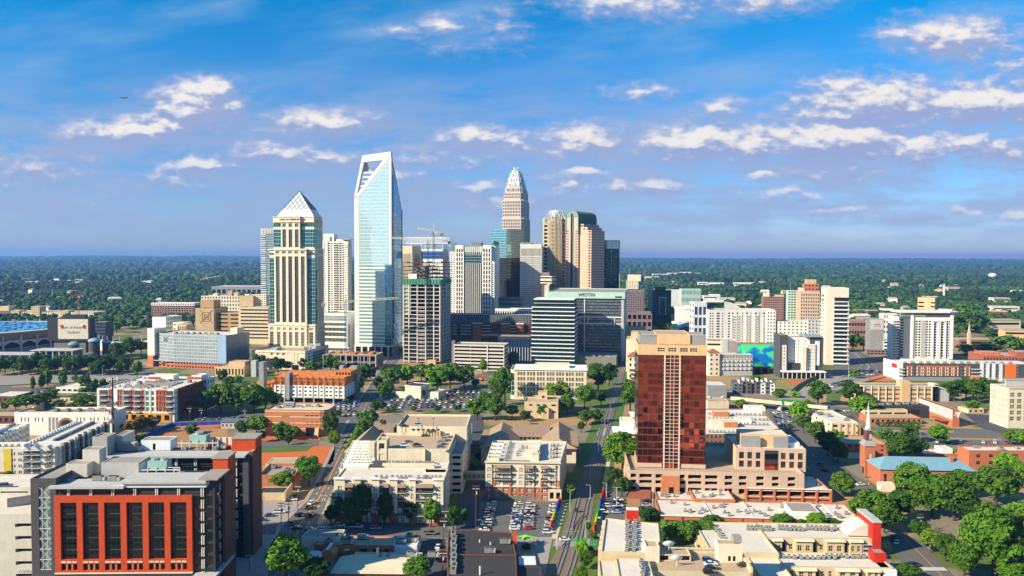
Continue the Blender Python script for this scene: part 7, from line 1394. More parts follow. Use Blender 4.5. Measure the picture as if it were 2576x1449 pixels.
 # bottom right flats
 b=B('apartment_block','beige three storey flats with long white roof and curved red corner tower','apartment building',1938,2211,Y=303,yaw=2,depth=17)
 z = b.z; w = b.w; X = b.X; zt = z(1351) ; Q = lambda c: X(1769.1 + .3133 * c)
 z0 = z(1387); rws = [(z0 + .4 - 3.4, z0 + 2.2 - 3.4), (z0 + .9, z0 + 3.0)]
 def flats_front(b, Q, zt, z0, bays, wins):
  b.vol('wall',b.rect(),0,zt,'sand',{0: style(fcols=[(Q(a),Q(a+27)) for a in wins],frows=[(z0-6.3,z0-4.2),(z0-2.6,z0-.6),(z0+.9,z0+3.0)],mx=2,mz=2,fr='cream2',g='glass',bw=.07)},'roof_white',.5)
  for a, c in bays:
   ww = [(Q(a) * 0 + (Q(c) - Q(a)) * f, (Q(c) - Q(a)) * (f + .24)) for f in (.12, .6)]
   b.vol('bay_wall',R4(Q(a),Q(c),-1.2,0),0,zt-1,'sand',{0: style(fcols=ww,frows=[(z0-6.3,z0-4.2),(z0-2.6,z0-.6),(z0+.9,z0+3.0)],mx=2,mz=2,fr='cream2',bw=.07)},'sand');b.box('red_panel',Q(a),Q(c),-1.3,-1.15,z0-4,z0-3.0,'brick');b.gable('bay_roof',Q(a)-.5,Q(c)+.5,-1.9,.6,zt-1,zt-.2,'cream2','x',.2)
   b.box('bay_shade_strip', Q(c), Q(c) + 1.6, -.1, .02, 0, zt - 1.2, 'charcoal')  # bay's cast shadow painted as a charcoal strip on the wall
 flats_front(b, Q, zt, z0, ((590, 660), (770, 910), (1020, 1165), (1210, 1310)), (540, 725, 975))
 b.vol('balcony_bay',R4(Q(1312),w,-1,0),0,zt-2,'lgrey',{0: G1(1,3,fw=.8,fh=.6,g='charcoal',nm='balcony')})
 b.vol('left_wing',R4(X(1774),-.05,-17,17),0,zt,'sand',{3: G1(7,3,fw=.4,fh=.5)},'roof_white',.5)
 for k in range(4): b.vol('bay_wall',R4(X(1774)-1,X(1774),-15+7*k,-11+7*k),0,zt-.8,'sand')
 b.acrow(X(1820), 9, X(1832), -14, zt - .5, 10, 0, .5)
 for a,n in ((360,14),(610,13),(840,13),(1060,11)): p=b.P(1769.1+.3133*a,1333,zt-.5);q=b.P(1769.1+.3133*(a+185),1336,zt-.5);b.acrow(*p,*q,zt-.5,n // 2+1,0,.25);b.acrow(p[0]+.6,p[1]+2.2,q[0],q[1]+2.2,zt-.5,n // 2,0,.25)
 b.vol('red_tower',R4(Q(1395),Q(1462),-1,14),0,zt+6.6,'red_sign',{},'roof_grey',.4);b.box('tower_cap',Q(1390),Q(1466),-1.4,14.4,zt+6.6,zt+7.2,'lgrey')
 m = MB(); n = 8
 for i in range(n):
  a,c=i/n,(i+1)/n;f=lambda t: (Q(1215)+(Q(1392)-Q(1215))*t,zt+.2+4.2*math.sin(t*1.57));(x0,h0),(x1,h1)=f(a),f(c);m.poly([(x0,3,h0),(x1,3,h1),(x1,13,h1),(x0,13,h0)]);m.poly([(x0,3,zt),(x1,3,zt),(x1,3,h1),(x0,3,h0)])
 m.build('curved_roof', MT('roof_white'), b.root); b.done()
 b=B('apartment_block','nearest beige flats row with white roof and red corner block at bottom edge','apartment building',1985,2262,Y=278,yaw=2,depth=14)
 z = b.z; w = b.w; X = b.X; zt = z(1424); Q = lambda c: X(1769.1 + .3133 * c); z0 = zt - 4.6
 flats_front(b, Q, zt, z0, ((785, 935), (1115, 1285), (1350, 1460)), (735, 985, 1050))
 b.vol('left_wing', R4(X(1905), -.05, -16, 14), 0, zt, 'sand', {}, 'roof_white', .5)
 for a,n in ((640,4),(740,3),(830,4),(920,4),(990,5),(1150,4),(1210,4),(1330,5)): p=b.P(1769.1+.3133*a,1402+(a % 3)*2,zt-.5);b.acrow(p[0],p[1],p[0]+n*1.5,p[1],zt-.5,n,0,.25)
 b.vol('red_block',R4(Q(1475),Q(1577),6,11),0,zt+3.0,'red_sign',{},'roof_grey',.3);b.vol('white_stair',R4(Q(1490),w+1,-1,6),0,zt-.5,'cool_white');b.done()
 b=B('apartment_block','white roofed flats wing with two rows of coolers along the rail line','apartment building',1519,1655,Y=283,yaw=4,depth=42)
 z = b.z; w = b.w; X = b.X; zt = 14.5; P = lambda x, y: b.P(1190.7 + .2536 * x, 1081.9 + .2536 * y, zt)
 pl = [P(1265, 1205), P(1735, 1215), P(1860, 1165), P(1835, 925), P(1590, 905), P(1310, 870)]
 b.vol('wall',pl,0,zt,'sand',{5: style(cols=9,rows=4,fw=.4,fh=.5,mx=2,fr='white2')},'roof_white',.5)
 for k in range(6):
  f=k/6;p=P(1310-45*f,880+325*f*.95);b.vol('bay_wall',R4(p[0]-1.2,p[0]+.5,p[1]-2.6,p[1]),0,zt-.6,'sand',{3: G1(1,4,fw=.5,fh=.5)},'cream2')
  p=P(1835,930+36*k);b.vol('bay_wall',R4(p[0]-.6,p[0]+1.0,p[1]-2,p[1]),0,zt-.6,'sand')
 for x in (1528, 1602): p, q = P(x, 905), P(x, 1190); b.acrow(*p, *q, zt - .5, 15, 0, .35)
 for x in (1560,1585): p,q=P(x,1180),P(x,930);b.vol('cable_tray',[(q[0],p[1]),(q[0]+.25,p[1]),(q[0]+.25,q[1]),(q[0],q[1])],zt-.45,zt-.2,'lgrey')
 p=P(1575,880);b.box('red_stair',p[0]-2,p[0]+2.4,p[1],p[1]+2.4,zt-2,zt+3.4,'red_sign');b.box('stair_cap',p[0]-2.2,p[0]+2.4,p[1]-.2,p[1]+2.4,zt+3.4,zt+3.7,'white2')
 # lower front wing with red and peach walls
 zl = 14.5
 P2 = lambda x, y: b.P(1190.7 + .2536 * x, 1081.9 + .2536 * y, zl - 2)
 f = [P2(1245, 1500), P2(1400, 1500), P2(1400, 1245), P2(1245, 1240)]
 c0, c1 = P(1240, 1217), P(1410, 1217)
 b.vol('corner_wall',R4(c0[0],c1[0],c0[1]-14,c0[1]-.2),0,zt-2.4,'peach',{0: style(fcols=[(2.2,4.2)],rows=4,fh=.5,mx=2,fr='white2')},'roof_white',.4);b.box('red_panel',c0[0]+.1,c1[0],c0[1]-14.1,c0[1]-13.9,0,6.4,'brick');p=P(1400,1240);b.vol('front_roof',R4(c1[0]+.02,P(1740,1240)[0],c0[1]-18,c0[1]-.2),0,zt-1.4,'sand',{},'roof_white',.4);p=P(1665,1290);b.acrow(p[0],c0[1]-14,p[0]+.5,c0[1]-3,zt-1.8,12,0,.4)
 b.done()
 g=B('car_park','tan rooftop parking deck with stair tower and satellite dishes between flats','car park',1632,1905,Y=258,depth=18,yaw=2)
 z = g.z; w = g.w; X = g.X; zt = z(1432); zd = 11.5
 g.vol('wall',g.rect(),0,zd,'beige',{},'roof_tan',.2);g.vol('back_wall',R4(0,w,17,18),0,zd+1.6,'beige',{0: style(cols=14,rows=1,fw=.8,fh=.5,mb=zd+.7,mt=.4,nm='opening',g='dark_void')});g.vol('side_wall',R4(w-.8,w,0,17),0,zd+1.6,'beige')
 g.vol('stair_tower',R4(X(1832),X(1896),9,14),zd-.2,zd+6.2,'cream',{0: style(fcols=[(3.4,4.4),(5,6)],frows=[(.4,2.2)],nm='door',g='dark_void')},'roof_tan',.3);g.box('stair_vent',X(1874),X(1896),10,13.5,zd+6.2,zd+8.2,'grey')
 g.vol('ramp_wall',R4(X(1640),X(1676),8,15),zd-.2,zd+5.2,'cream',{},'roof_tan',.4);g.vol('ramp_roof',R4(X(1640),X(1676),15,17),zd,zd+5.6,'cream2');g.vol('ramp_void',R4(X(1676),X(1760),9,16),zd-.15,zd+2.2,'beige',{0: G1(3,1,fw=.8,fh=.7,nm='opening',g='dark_void')},'roof_tan',.3)
 dishp(g, X(1706), 12.5, zd + 2.2, 2.0); dishp(g, X(1716), 4.5, zd, 2.2); g.done(); return zd, g
DECK2 = bottom_row()
# ------------------------------------------------------------------ ground, roads, rails
def groundm():
 m, t, b = _new('ground'); pos = t.n('ShaderNodeNewGeometry').outputs['Position']
 n1=t.n('ShaderNodeTexNoise',i_Vector=pos,i_Scale=.022,i_Detail=4.0);n2=t.n('ShaderNodeTexNoise',i_Vector=t.v('ADD',pos,(700,300,0)),i_Scale=.016,i_Detail=5.0);n3=t.n('ShaderNodeTexNoise',i_Vector=pos,i_Scale=.6,i_Detail=5.0)
 c=t.mix(t.ss(n1.outputs['Fac'],.44,.52),lin('5a6a2e'),lin('857a68'));c=t.mix(t.ss(n2.outputs['Fac'],.52,.58),c,lin('a8875c'));c=t.mix(1.0,c,t.n('ShaderNodeMapRange',i_0=n3.outputs['Fac'],i_1=.25,i_2=.75,i_3=.7,i_4=1.25).outputs[0],'MULTIPLY')
 m.node_tree.links.new(c,b.inputs['Base Color']);b.inputs['Roughness'].default_value=.9;b.inputs['Specular IOR Level'].default_value=.2;return m
def sheet(name, pts, mat, lev=1, world=False):
 mb=MB();P=[Vector((p[0],p[1],0)) if world else gp(*p) for p in pts];a=sum(P[i].x*P[(i+1) % len(P)].y-P[(i+1) % len(P)].x*P[i].y for i in range(len(P)))
 if a < 0: P.reverse()
 mb.poly([(p.x, p.y, .04 * lev) for p in P]); return tag(mb.build(name, MT(mat)), kind='structure')
mb=MB();mb.poly([(-30000,-400,0),(30000,-400,0),(30000,23500,0),(-30000,23500,0)]);tag(mb.build('ground',groundm()),kind='structure')
def ribbon(name, L, Rr, mat, lev):
 mb = MB();
 for i in range(len(L) - 1):
  a,b,c,d=gp(*L[i]),gp(*Rr[i]),gp(*Rr[i+1]),gp(*L[i+1]);mb.poly([(p.x,p.y,.04*lev) for p in (a,b,c,d)])
 return tag(mb.build(name, MT(mat)), kind='structure')
RL=[(672,1455),(715,1320),(775,1260),(806,1206),(838,1135),(880,1060),(905,1010),(935,965),(957,930),(975,905),(985,890)]
RR=[(742,1455),(795,1320),(822,1260),(849,1206),(884,1135),(925,1060),(945,1010),(970,965),(985,930),(1005,905),(1010,890)]
ribbon('road', RL, RR, 'asphalt', 3)
def stripe(name, L, Rr, f, wd, mat, lev, dash=False):
 mb = MB()
 for i in range(len(L) - 1):
  a,b=gp(*L[i]).lerp(gp(*Rr[i]),f),gp(*L[i+1]).lerp(gp(*Rr[i+1]),f);n=max(1,int((b-a).length/9)) if dash else 1
  for k in range(n):
   p,q=a.lerp(b,k/n),a.lerp(b,(k+(.4 if dash else 1))/n);d=(q-p).normalized();s=Vector((-d.y,d.x,0))*wd/2
   mb.poly([(v.x, v.y, .04 * lev) for v in (p - s, q - s, q + s, p + s)])
 return tag(mb.build(name, MT(mat)), kind='structure')
stripe('road_marking',RL,RR,.5,.5,'mark_yellow',4);stripe('road_marking',RL,RR,.26,.25,'mark_white',4,True);stripe('road_marking',RL,RR,.75,.25,'mark_white',4,True)
def walk(name, L, f0, f1, Rr, mat='pave', lev=3.5):
 mb = MB()
 for i in range(len(L) - 1):
  P=[gp(*L[i]).lerp(gp(*Rr[i]),f) for f in (f0,f1)]+[gp(*L[i+1]).lerp(gp(*Rr[i+1]),f) for f in (f1,f0)]
  mb.poly([(p.x, p.y, .13) for p in P]);
  for a,b in ((0,3),(1,2)): mb.poly([(P[a].x,P[a].y,0),(P[b].x,P[b].y,0),(P[b].x,P[b].y,.13),(P[a].x,P[a].y,.13)])
 return tag(mb.build(name, MT(mat)), kind='structure')
walk('pavement', RL, -.2, -.02, RR); walk('pavement', RL[1:], 1.02, 1.2, RR[1:])
sheet('road',[(560,1318),(660,1316),(1120,1322),(1140,1340),(1300,1352),(1520,1360),(1520,1376),(1300,1372),(1110,1352),(880,1350),(560,1346)],'asphalt',2)
for x0, y0, x1, y1 in ((812, 1305, 885, 1304), (800, 1326, 892, 1325)):
 mb = MB()
 for k in range(14):
  a=gp(x0+(x1-x0)*k/14,y0);b=gp(x0+(x1-x0)*(k+.5)/14,y0);mb.poly([(a.x,a.y-1.2,.17),(b.x,b.y-1.2,.17),(b.x,b.y+1.2,.17),(a.x,a.y+1.2,.17)])
 tag(mb.build('road_marking', MT('mark_white')), kind='structure')
sheet('pavement',[(600,1347),(705,1345),(668,1455),(560,1455)],'pave',3);sheet('pavement',[(640,1296),(712,1292),(706,1314),(640,1316)],'pave',3);sheet('pavement',[(1040,1352),(1120,1356),(1124,1455),(1040,1455)],'asphalt_dark',2);sheet('pavement',[(760,1352),(1040,1354),(1045,1455),(745,1455)],'conc_dark',1)
sheet('road',[(1146,1345),(1248,1345),(1214,1045),(1163,1045)],'asphalt_dark',2);sheet('lawn',[(1246,1318),(1300,1262),(1200,1262),(1195,1320)],'asphalt_dark',1)  # shadow over the lane put in as darker asphalt
sheet('parking_lot',[(1208,1262),(1406,1262),(1386,1352),(1196,1352)],'asphalt',3);sheet('parking_lot',[(1300,1352),(1390,1352),(1370,1455),(1290,1455)],'pave',3)
BL=[(1360,1470),(1405,1378),(1442,1262),(1462,1206),(1489,1140),(1508,1084),(1525,1036),(1540,990),(1554,945),(1563,915),(1568,890)]
BR=[(1460,1470),(1474,1378),(1492,1262),(1506,1206),(1522,1140),(1534,1084),(1546,1036),(1557,990),(1567,945),(1574,915),(1578,890)]
wide = lambda L, k: [(x + k * (y - 640) / 80, y) for x, y in L]
ribbon('lawn',wide(BL,-4.5),wide(BR,4.5),'lawn',1);ribbon('track_bed',wide(BL,-.2),wide(BR,.2),'ballast',4)
walk('path',[(1386,1356),(1411,1267)],0,1,[(1402,1356),(1427,1267)],'sand');walk('path',[(1490,1350),(1512,1255),(1521,1190),(1533,1120)],0,1,[(1507,1350),(1525,1255),(1531,1190),(1541,1120)],'sand')
sheet('level_crossing',[(1396,1356),(1486,1356),(1484,1376),(1390,1376)],'pave',5);sheet('level_crossing',[(1508,1078),(1580,1078),(1584,1096),(1500,1096)],'pave',5)
for q in ([(1432,1358),(1480,1358),(1470,1368),(1420,1368)],[(1644-190,1357),(1644-190,1357),(0,0)],):
 pass
sheet('bike_lane',[(1436,1354),(1480,1354),(1476,1364),(1426,1364)],'green_paint',6);sheet('bike_lane',[(1484,1363),(1504,1363),(1502,1374),(1481,1374)],'green_paint',6)
sheet('parking_lot',[(1516,1236),(1600,1236),(1655,1240),(1650,1300),(1506,1345)],'asphalt',2);sheet('parking_lot',[(1578,1252),(1610,1252),(1612,1310),(1570,1310)],'dirt_tan',3)
sheet('road',[(2226,1340),(2312,1356),(2410,1460),(2290,1460)],'asphalt',2);sheet('road',[(1940,1016),(1995,1018),(2035,1085),(2080,1140),(2150,1195),(2216,1236),(2120,1250),(2042,1200),(2030,1140),(1985,1080)],'asphalt',2)
mb = MB()
for k in range(10): a=gp(2322+k*6,1432);mb.poly([(a.x-.3,a.y-1.6,.14),(a.x+.3,a.y-1.6,.14),(a.x+.3,a.y+1.6,.14),(a.x-.3,a.y+1.6,.14)])
tag(mb.build('road_marking',MT('mark_white')),kind='structure');stripe('road_marking',[(2240,1345),(2350,1455)],[(2300,1352),(2402,1455)],.5,.3,'mark_yellow',3)
sheet('highway',[(1930,1016),(1996,1014),(2002,1090),(1945,1090)],'asphalt',3);sheet('highway',[(1940,1016),(2000,1012),(2096,985),(2190,955),(2228,940),(2140,928),(2070,942),(1985,985)],'road_conc',3);sheet('highway',[(2132,880),(2156,880),(2236,924),(2228,950),(2120,950),(2090,940)],'asphalt',4)
sheet('parking_lot',[(2036,1024),(2150,1026),(2160,1062),(2044,1062)],'asphalt',3);sheet('parking_lot',[(2195,1076),(2420,1078),(2600,1085),(2600,1125),(2240,1116)],'asphalt',3);sheet('road',[(2424,1040),(2500,1046),(2600,1095),(2600,1110),(2470,1078)],'asphalt_dark',4)
sheet('lawn',[(2150,958),(2480,958),(2480,972),(2150,972)],'lawn',2);sheet('lawn',[(2081,984),(2116,980),(2112,1010),(2078,1010)],'lawn',4);sheet('lawn',[(1950,956),(2056,952),(2030,976),(1955,982)],'lawn_dry',4);sheet('bare_earth',[(1985,956),(2050,954),(2030,968),(1985,968)],'dirt',5);sheet('bare_earth',[(2180,952),(2236,940),(2240,960),(2190,960)],'dirt',5)
sheet('bare_earth',[(2230,1082),(2400,1084),(2400,1089),(2230,1088)],'dirt_tan',4);sheet('bare_earth',[(2260,1098),(2520,1104),(2520,1109),(2260,1103)],'dirt_tan',4)
sheet('highway',[(-40,947),(396,936),(396,952),(-40,974)],'road_conc',3);sheet('highway',[(-40,975),(300,970),(300,976),(-40,982)],'asphalt',3)
sheet('bare_earth',[(400,1076),(440,1068),(572,1068),(580,1108),(405,1112)],'dirt',3);sheet('bare_earth',[(430,1080),(570,1078),(580,1112),(420,1112)],'dirt_tan',4);sheet('bare_earth',[(640,1126),(845,1122),(838,1168),(640,1170)],'dirt_orange',3);sheet('lawn',[(648,1124),(790,1122),(770,1136),(648,1140)],'lawn',4);sheet('parking_lot',[(650,1112),(800,1110),(800,1122),(650,1124)],'asphalt',4);sheet('pavement',[(650,1098),(806,1096),(806,1108),(650,1110)],'dirt',4)
sheet('parking_lot',[(816,1012),(904,1010),(896,1056),(812,1060)],'asphalt',4);sheet('parking_lot',[(975,984),(1250,980),(1252,1032),(940,1034)],'asphalt',4);sheet('road',[(1130,985),(1180,950),(1240,930),(1262,930),(1200,962),(1165,995)],'asphalt',5);sheet('lawn',[(1180,990),(1290,935),(1290,1005),(1200,1005)],'lawn',3)
sheet('parking_lot',[(-20,976),(150,976),(150,994),(-20,998)],'asphalt',4);sheet('parking_lot',[(470,1038),(660,1036),(660,1062),(470,1064)],'asphalt',4);sheet('road',[(425,1058),(600,1058),(600,1068),(425,1070)],'asphalt',5);sheet('road',[(330,1125),(425,1064),(445,1068),(370,1125)],'asphalt',4);sheet('road',[(780,1052),(905,1046),(900,1066),(780,1068)],'asphalt',2)
sheet('bare_earth',[(940,895),(1140,918),(1140,938),(930,930)],'dirt_tan',2);sheet('lawn',[(560,940),(690,935),(690,1000),(560,1005)],'lawn',2);sheet('parking_lot',[(640,1262),(760,1262),(712,1312),(640,1316)],'pave',2)
stripe('road_marking',[(1945,1088),(1936,1020)],[(2000,1088),(1994,1018)],.5,.4,'mark_white',5);stripe('road_marking',[(1945,1088),(1936,1020)],[(2000,1088),(1994,1018)],.26,.3,'mark_white',5,True);stripe('road_marking',[(1945,1088),(1936,1020)],[(2000,1088),(1994,1018)],.75,.3,'mark_white',5,True)
HA = [(2006, 1004), (2092, 978), (2160, 950)]; HB = [(1976, 990), (2066, 948), (2130, 932)]
for q in (.2, .4, .6, .8): stripe('road_marking', HB, HA, q, .4, 'mark_white', 6, q != .4)
for q in (.25,.5,.75): stripe('road_marking',[(2135,884),(2150,915),(2110,945)],[(2156,884),(2226,930),(2226,946)],q,.4,'mark_white',6,q != .5)
for y in (955,964): stripe('road_marking',[(-40,y-1+6),(390,y-13+2)],[(-40,y+6),(390,y-12+2)],.5,.35,'mark_white',6,True)
for j in range(2):
 mb = MB()
 for k in range(34):
  x=1222+(k % 17)*5.4 if j else 2046+(k % 17)*6;y=(1276,1330)[k // 17] if j else (1032,1050)[k // 17];a=gp(x,y);L=4.6;mb.poly([(a.x-.08,a.y-L/2,.17),(a.x+.08,a.y-L/2,.17),(a.x+.08,a.y+L/2,.17),(a.x-.08,a.y+L/2,.17)])
 if not j: tag(mb.build('road_marking', MT('mark_white')), kind='structure')
def wallpath(pts, label, h=1.1):
 a = gp(*pts[0]); r = empty('barrier_wall', (a.x, a.y, 0), 0, label, 'wall'); m = MB()
 for u, v in zip(pts, pts[1:]):
  p,q=gp(*u)-a,gp(*v)-a;d=(q-p).normalized();s=Vector((d.y,-d.x,0))*.25;m.prism([(w.x,w.y) for w in (p+s,q+s,q-s,p-s)],0,h)
 m.build('wall', MT('conc_dark'), r)
wallpath([(2056,950),(2008,976),(1990,992)],'dark retaining wall climbing along expressway ramp',3.5);wallpath([(2228,950),(2190,960),(2100,990)],'low barrier along outer edge of expressway ramp',1.2);wallpath([(-40,974),(396,953)],'low barrier along the left highway',1.0);wallpath([(1246,1256),(1402,1256)],'pale low wall between railway parking lot and beige flats',1.6)
def tracks():
 for j, off in enumerate((-2.35, 2.35)):
  C = [(gp(*a) + gp(*b)) / 2 for a, b in zip(BL, BR)]; fine = []
  for i in range(len(C) - 1):
   p0, p1, p2, p3 = C[max(i - 1, 0)], C[i], C[i + 1], C[min(i + 2, len(C) - 1)]
   for k in range(6): t=k/6;fine.append(.5*(2*p1+(p2-p0)*t+(2*p0-5*p1+4*p2-p3)*t*t+(3*p1-p0-3*p2+p3)*t ** 3))
  fine.append(C[-1]);base=fine[0];r=empty('railway_track',(base.x,base.y,0),0,('left' if j == 0 else 'right')+' hand rail track running straight toward the towers','railway track','pair of light rail tracks')
  def line(o, wd, z0, z1, nm, mat):
   m = MB()
   for a, b in zip(fine, fine[1:]):
    d=(b-a).normalized();s=Vector((d.y,-d.x,0));q=[a+s*(o-wd),a+s*(o+wd),b+s*(o+wd),b+s*(o-wd)]
    Q=[(v.x-base.x,v.y-base.y) for v in q];m.poly([(*v,z1) for v in Q]);m.poly([(*Q[0],z0),(*Q[0],z1),(*Q[3],z1),(*Q[3],z0)]);m.poly([(*Q[1],z0),(*Q[2],z0),(*Q[2],z1),(*Q[1],z1)])
   m.build(nm, MT(mat), r)
  for e in (-.75, .75): line(off + e, .17, .16, .34, 'rail', 'rail_steel')
  line(off, 1.3, .14, .22, 'sleeper_bed', 'conc_dark')
 p,q=gp(1417,1376),gp(1474,1295);t=empty('railway_crossover',(p.x,p.y,0),0,'curved crossover linking the two rail tracks before crossing','railway track');d=q-p
 for o in (-.7, .7):
  m = MB(); n = 12
  for i in range(n):
   f=lambda u: Vector((d.x*(u+.0)+.0,d.y*u,0))+Vector((1.6*math.sin(u*math.pi*2)*.5+o,0,0));a,b=f(i/n),f((i+1)/n);m.poly([(a.x-.17,a.y,.35),(a.x+.17,a.y,.35),(b.x+.17,b.y,.35),(b.x-.17,b.y,.35)])
  m.build('rail', MT('rail_steel'), t)
tracks()
def rainbow(label, p0, p1, seq):
 a,b=gp(*p0),gp(*p1);r=empty('rainbow_fence',(a.x,a.y,0),0,label,'fence','rainbow coloured fences along the rail path');d=b-a;n=len(seq);per=12;s=Vector((d.y,-d.x,0)).normalized()
 for i, c in enumerate(seq):
  m = MB()
  for k in range(per):
   u,v=(i+k/per)/n,(i+(k+.8)/per)/n;p,q=d*u,d*v;h=2.6+.5*math.sin((i*per+k)*.7);w=s*.3;lean=s*.8
   P=[p-w,q-w,q+w,p+w];m.prism([(x.x,x.y) for x in P],0,h,0,[(x.x+lean.x,x.y+lean.y) for x in P])
  m.build('fence_board', MT('rainbow%d' % c), r)
rainbow('rainbow fence left of the tracks beside the parking lot',(1412,1264),(1388,1334),(0,6,5,3,2,1));rainbow('longer rainbow fence right of the tracks',(1522,1241),(1497,1346),(0,0,6,5,4,3,2,1))
def fence(label, pts, mat, h):
 a = gp(*pts[0]); r = empty('site_fence', (a.x, a.y, 0), 0, label, 'fence'); m = MB(); p_ = MB()
 for u, v in zip(pts, pts[1:]):
  p, q = gp(*u) - a, gp(*v) - a; n = max(2, int((q - p).length / 3))
  for k in range(n): x,y=p.lerp(q,k/n),p.lerp(q,(k+1)/n);e=Vector((0,.25*(k % 2),0));m.poly([(x.x,x.y+e.y,.1),(y.x,y.y+.25-e.y,.1),(y.x,y.y+.25-e.y,h),(x.x,x.y+e.y,h)]);p_.bar((x.x,x.y,0),(x.x,x.y,h+.1),.06)
 m.build('tarp', MT(mat), r); p_.build('post', MT('metal_dark'), r)
fence('bright blue tarp fence round the orange dirt lot',[(372,1099),(431,1073),(568,1068)],'blue_tarp',2.4);fence('thin blue hoarding below the white timber topped flats',[(820,1019),(905,1016)],'blue_tarp',1.8)
def overpass():
 a,b=gp(1843,998,7),gp(2085,1022,7);r=empty('overpass',(a.x,a.y,0),0,'concrete road overpass with pale parapet crossing above expressway','bridge');d=b-a;s=Vector((d.y,-d.x,0)).normalized()*5
 m=MB();P=[Vector((0,0,0))+s,d+s,d-s,-s];m.prism([(p.x,p.y) for p in P],5.6,7.0);m.build('deck',MT('conc_dark'),r)
 m=MB();s1=s*1.0;s2=s*1.07;m.prism([(p.x,p.y) for p in (s2,d+s2,d+s1,s1)],5.4,8.0);m.build('parapet',MT('beige'),r)
 for k in range(5): m=MB();p=d*(.12+.19*k);m.box(p.x-.6,p.x+.6,p.y-3,p.y+3,0,5.6);m.build('pier',MT('conc_light'),r)
 for x0, x1, lab in ((2061 - 0, 2084, ''), ):
  pass
 for i, (x0, x1) in enumerate(((1967, 1987), (1988.5, 2008))):
  p,q=gp(x0,1013,5),gp(x1,1017,5);y=min(p.y,q.y)-6.2;p=at(x0,1005,y);q=at(x1,1018,y)
  t=empty('highway_sign',(p.x,y,0),0,('left' if i == 0 else 'right')+' green highway sign hung on the overpass parapet','road sign','green highway signs');m=MB();w=q.x-p.x;m.box(0,w,0,.2,q.z,p.z+(0 if i == 0 else -.4));m.build('panel',MT('sign_green'),t)
  m = MB(); h = p.z - q.z
  for (u,v,k,e) in ((.3,.62,.5,.08),(.2,.45,.62,.08),(.35,.27,.3,.08),(.66,.15,.12,.14)): m.box(w*u,w*(u+k*.9 if u+k < .95 else .95),-.03,0,q.z+h*v,q.z+h*(v+e))
  m.build('white_legend',MT('mark_white'),t);m=MB();m.bar((w/2,.3,q.z+h*.5),(w/2,2.5,q.z+h*.5),.15);m.build('bracket',MT('metal'),t)
overpass()
# ------------------------------------------------------------------ cars
def car_meshes():
 out = {}
 for kind,L,W,prof,cab in (('car',4.5,1.8,[(-2.25,.35),(-2.25,.75),(-1.9,.95),(-1.1,1.0),(.9,1.0),(1.9,.88),(2.25,.7),(2.25,.35)],[(-1.7,.98),(-1.05,1.42),(.35,1.42),(1.05,.98)]),
          ('SUV',4.7,1.9,[(-2.35,.4),(-2.35,.95),(-2.2,1.1),(1.0,1.1),(2.0,1.02),(2.35,.85),(2.35,.4)],[(-2.25,1.08),(-2.0,1.72),(.3,1.72),(1.05,1.08)]),
          ('pickup',5.4,1.95,[(-2.7,.5),(-2.7,1.1),(1.4,1.12),(2.4,1.05),(2.7,.85),(2.7,.5)],[(-.55,1.1),(-.4,1.78),(.75,1.78),(1.4,1.1)])):
  b = MB(); h = W / 2
  for s,fl in ((-1,False),(1,True)): P=[(x,s*h*(.96 if z > .6 else 1),z) for x,z in prof];b.poly(P if not fl else P[::-1])
  n = len(prof)
  for i in range(n):
   (x0,z0),(x1,z1)=prof[i],prof[(i+1) % n];k0,k1=h*(.96 if z0 > .6 else 1),h*(.96 if z1 > .6 else 1);b.poly([(x0,-k0,z0),(x0,k0,z0),(x1,k1,z1),(x1,-k1,z1)])
  (a,z0),(c,z1),(d,_),(e,_)=cab;b.prism([(c,-h*.8),(d,-h*.8),(d,h*.8),(c,h*.8)],z1,z1+.06)
  if kind == 'pickup': b.box(-2.6, -.7, -h * .82, h * .82, 1.02, 1.14, 1)
  out[kind, 'body'] = b.mesh('body', [MT('car_paint'), MT('tyre')])
  b=MB();b.prism([(a,-h*.9),(e,-h*.9),(e,h*.9),(a,h*.9)],z0-.02,z1,0,[(c,-h*.76),(d,-h*.76),(d,h*.76),(c,h*.76)]);out[kind,'glass']=b.mesh('window_glass',[MT('car_glass')])
  b=MB();b.bar((0,-.12,0),(0,.12,0),.34,0,12);b.bar((0,-.13,0),(0,.13,0),.18,1,8);out[kind,'wheel']=b.mesh('wheel',[MT('tyre'),MT('metal')]);out[kind,'wb']=(L*.3,W*.46)
 return out
CM=car_meshes();PAINT={'white': (.72,.72,.70),'silver': (.42,.43,.44),'grey': (.14,.145,.15),'black': (.012,.012,.014),'red': (.42,.025,.02),'blue': (.03,.08,.24),'green': (.10,.55,.05)}
CR = random.Random(5); NC = [0]
def car(px, py, head, label, group=None, col=None, kind=None, z=0., wheels=True, wx=None):
 col=col or CR.choice(['white','white','white','silver','silver','silver','grey','black','black','white','red','blue']);kind=kind or CR.choice(['car','car','SUV','SUV','pickup'] if CR.random() < .5 else ['car','SUV'])
 p = wx or gp(px, py, z); zz = z + (.2 if z == 0 else .05)
 r=empty('parked_car' if group else 'car',(p.x,p.y,zz),math.radians(head),label.replace('CAR',col+' ' +kind),'pickup' if kind == 'pickup' else 'car',group)
 o=put('body',CM[kind,'body'],r);o.color=(*PAINT[col],1);put('window_glass',CM[kind,'glass'],r);NC[0] += 1
 if wheels:
  a, c = CM[kind, 'wb']
  for sx in (-1, 1):
   for sy in (-1, 1): put('wheel', CM[kind, 'wheel'], r, Matrix.Translation((sx * a, sy * c, .34)))
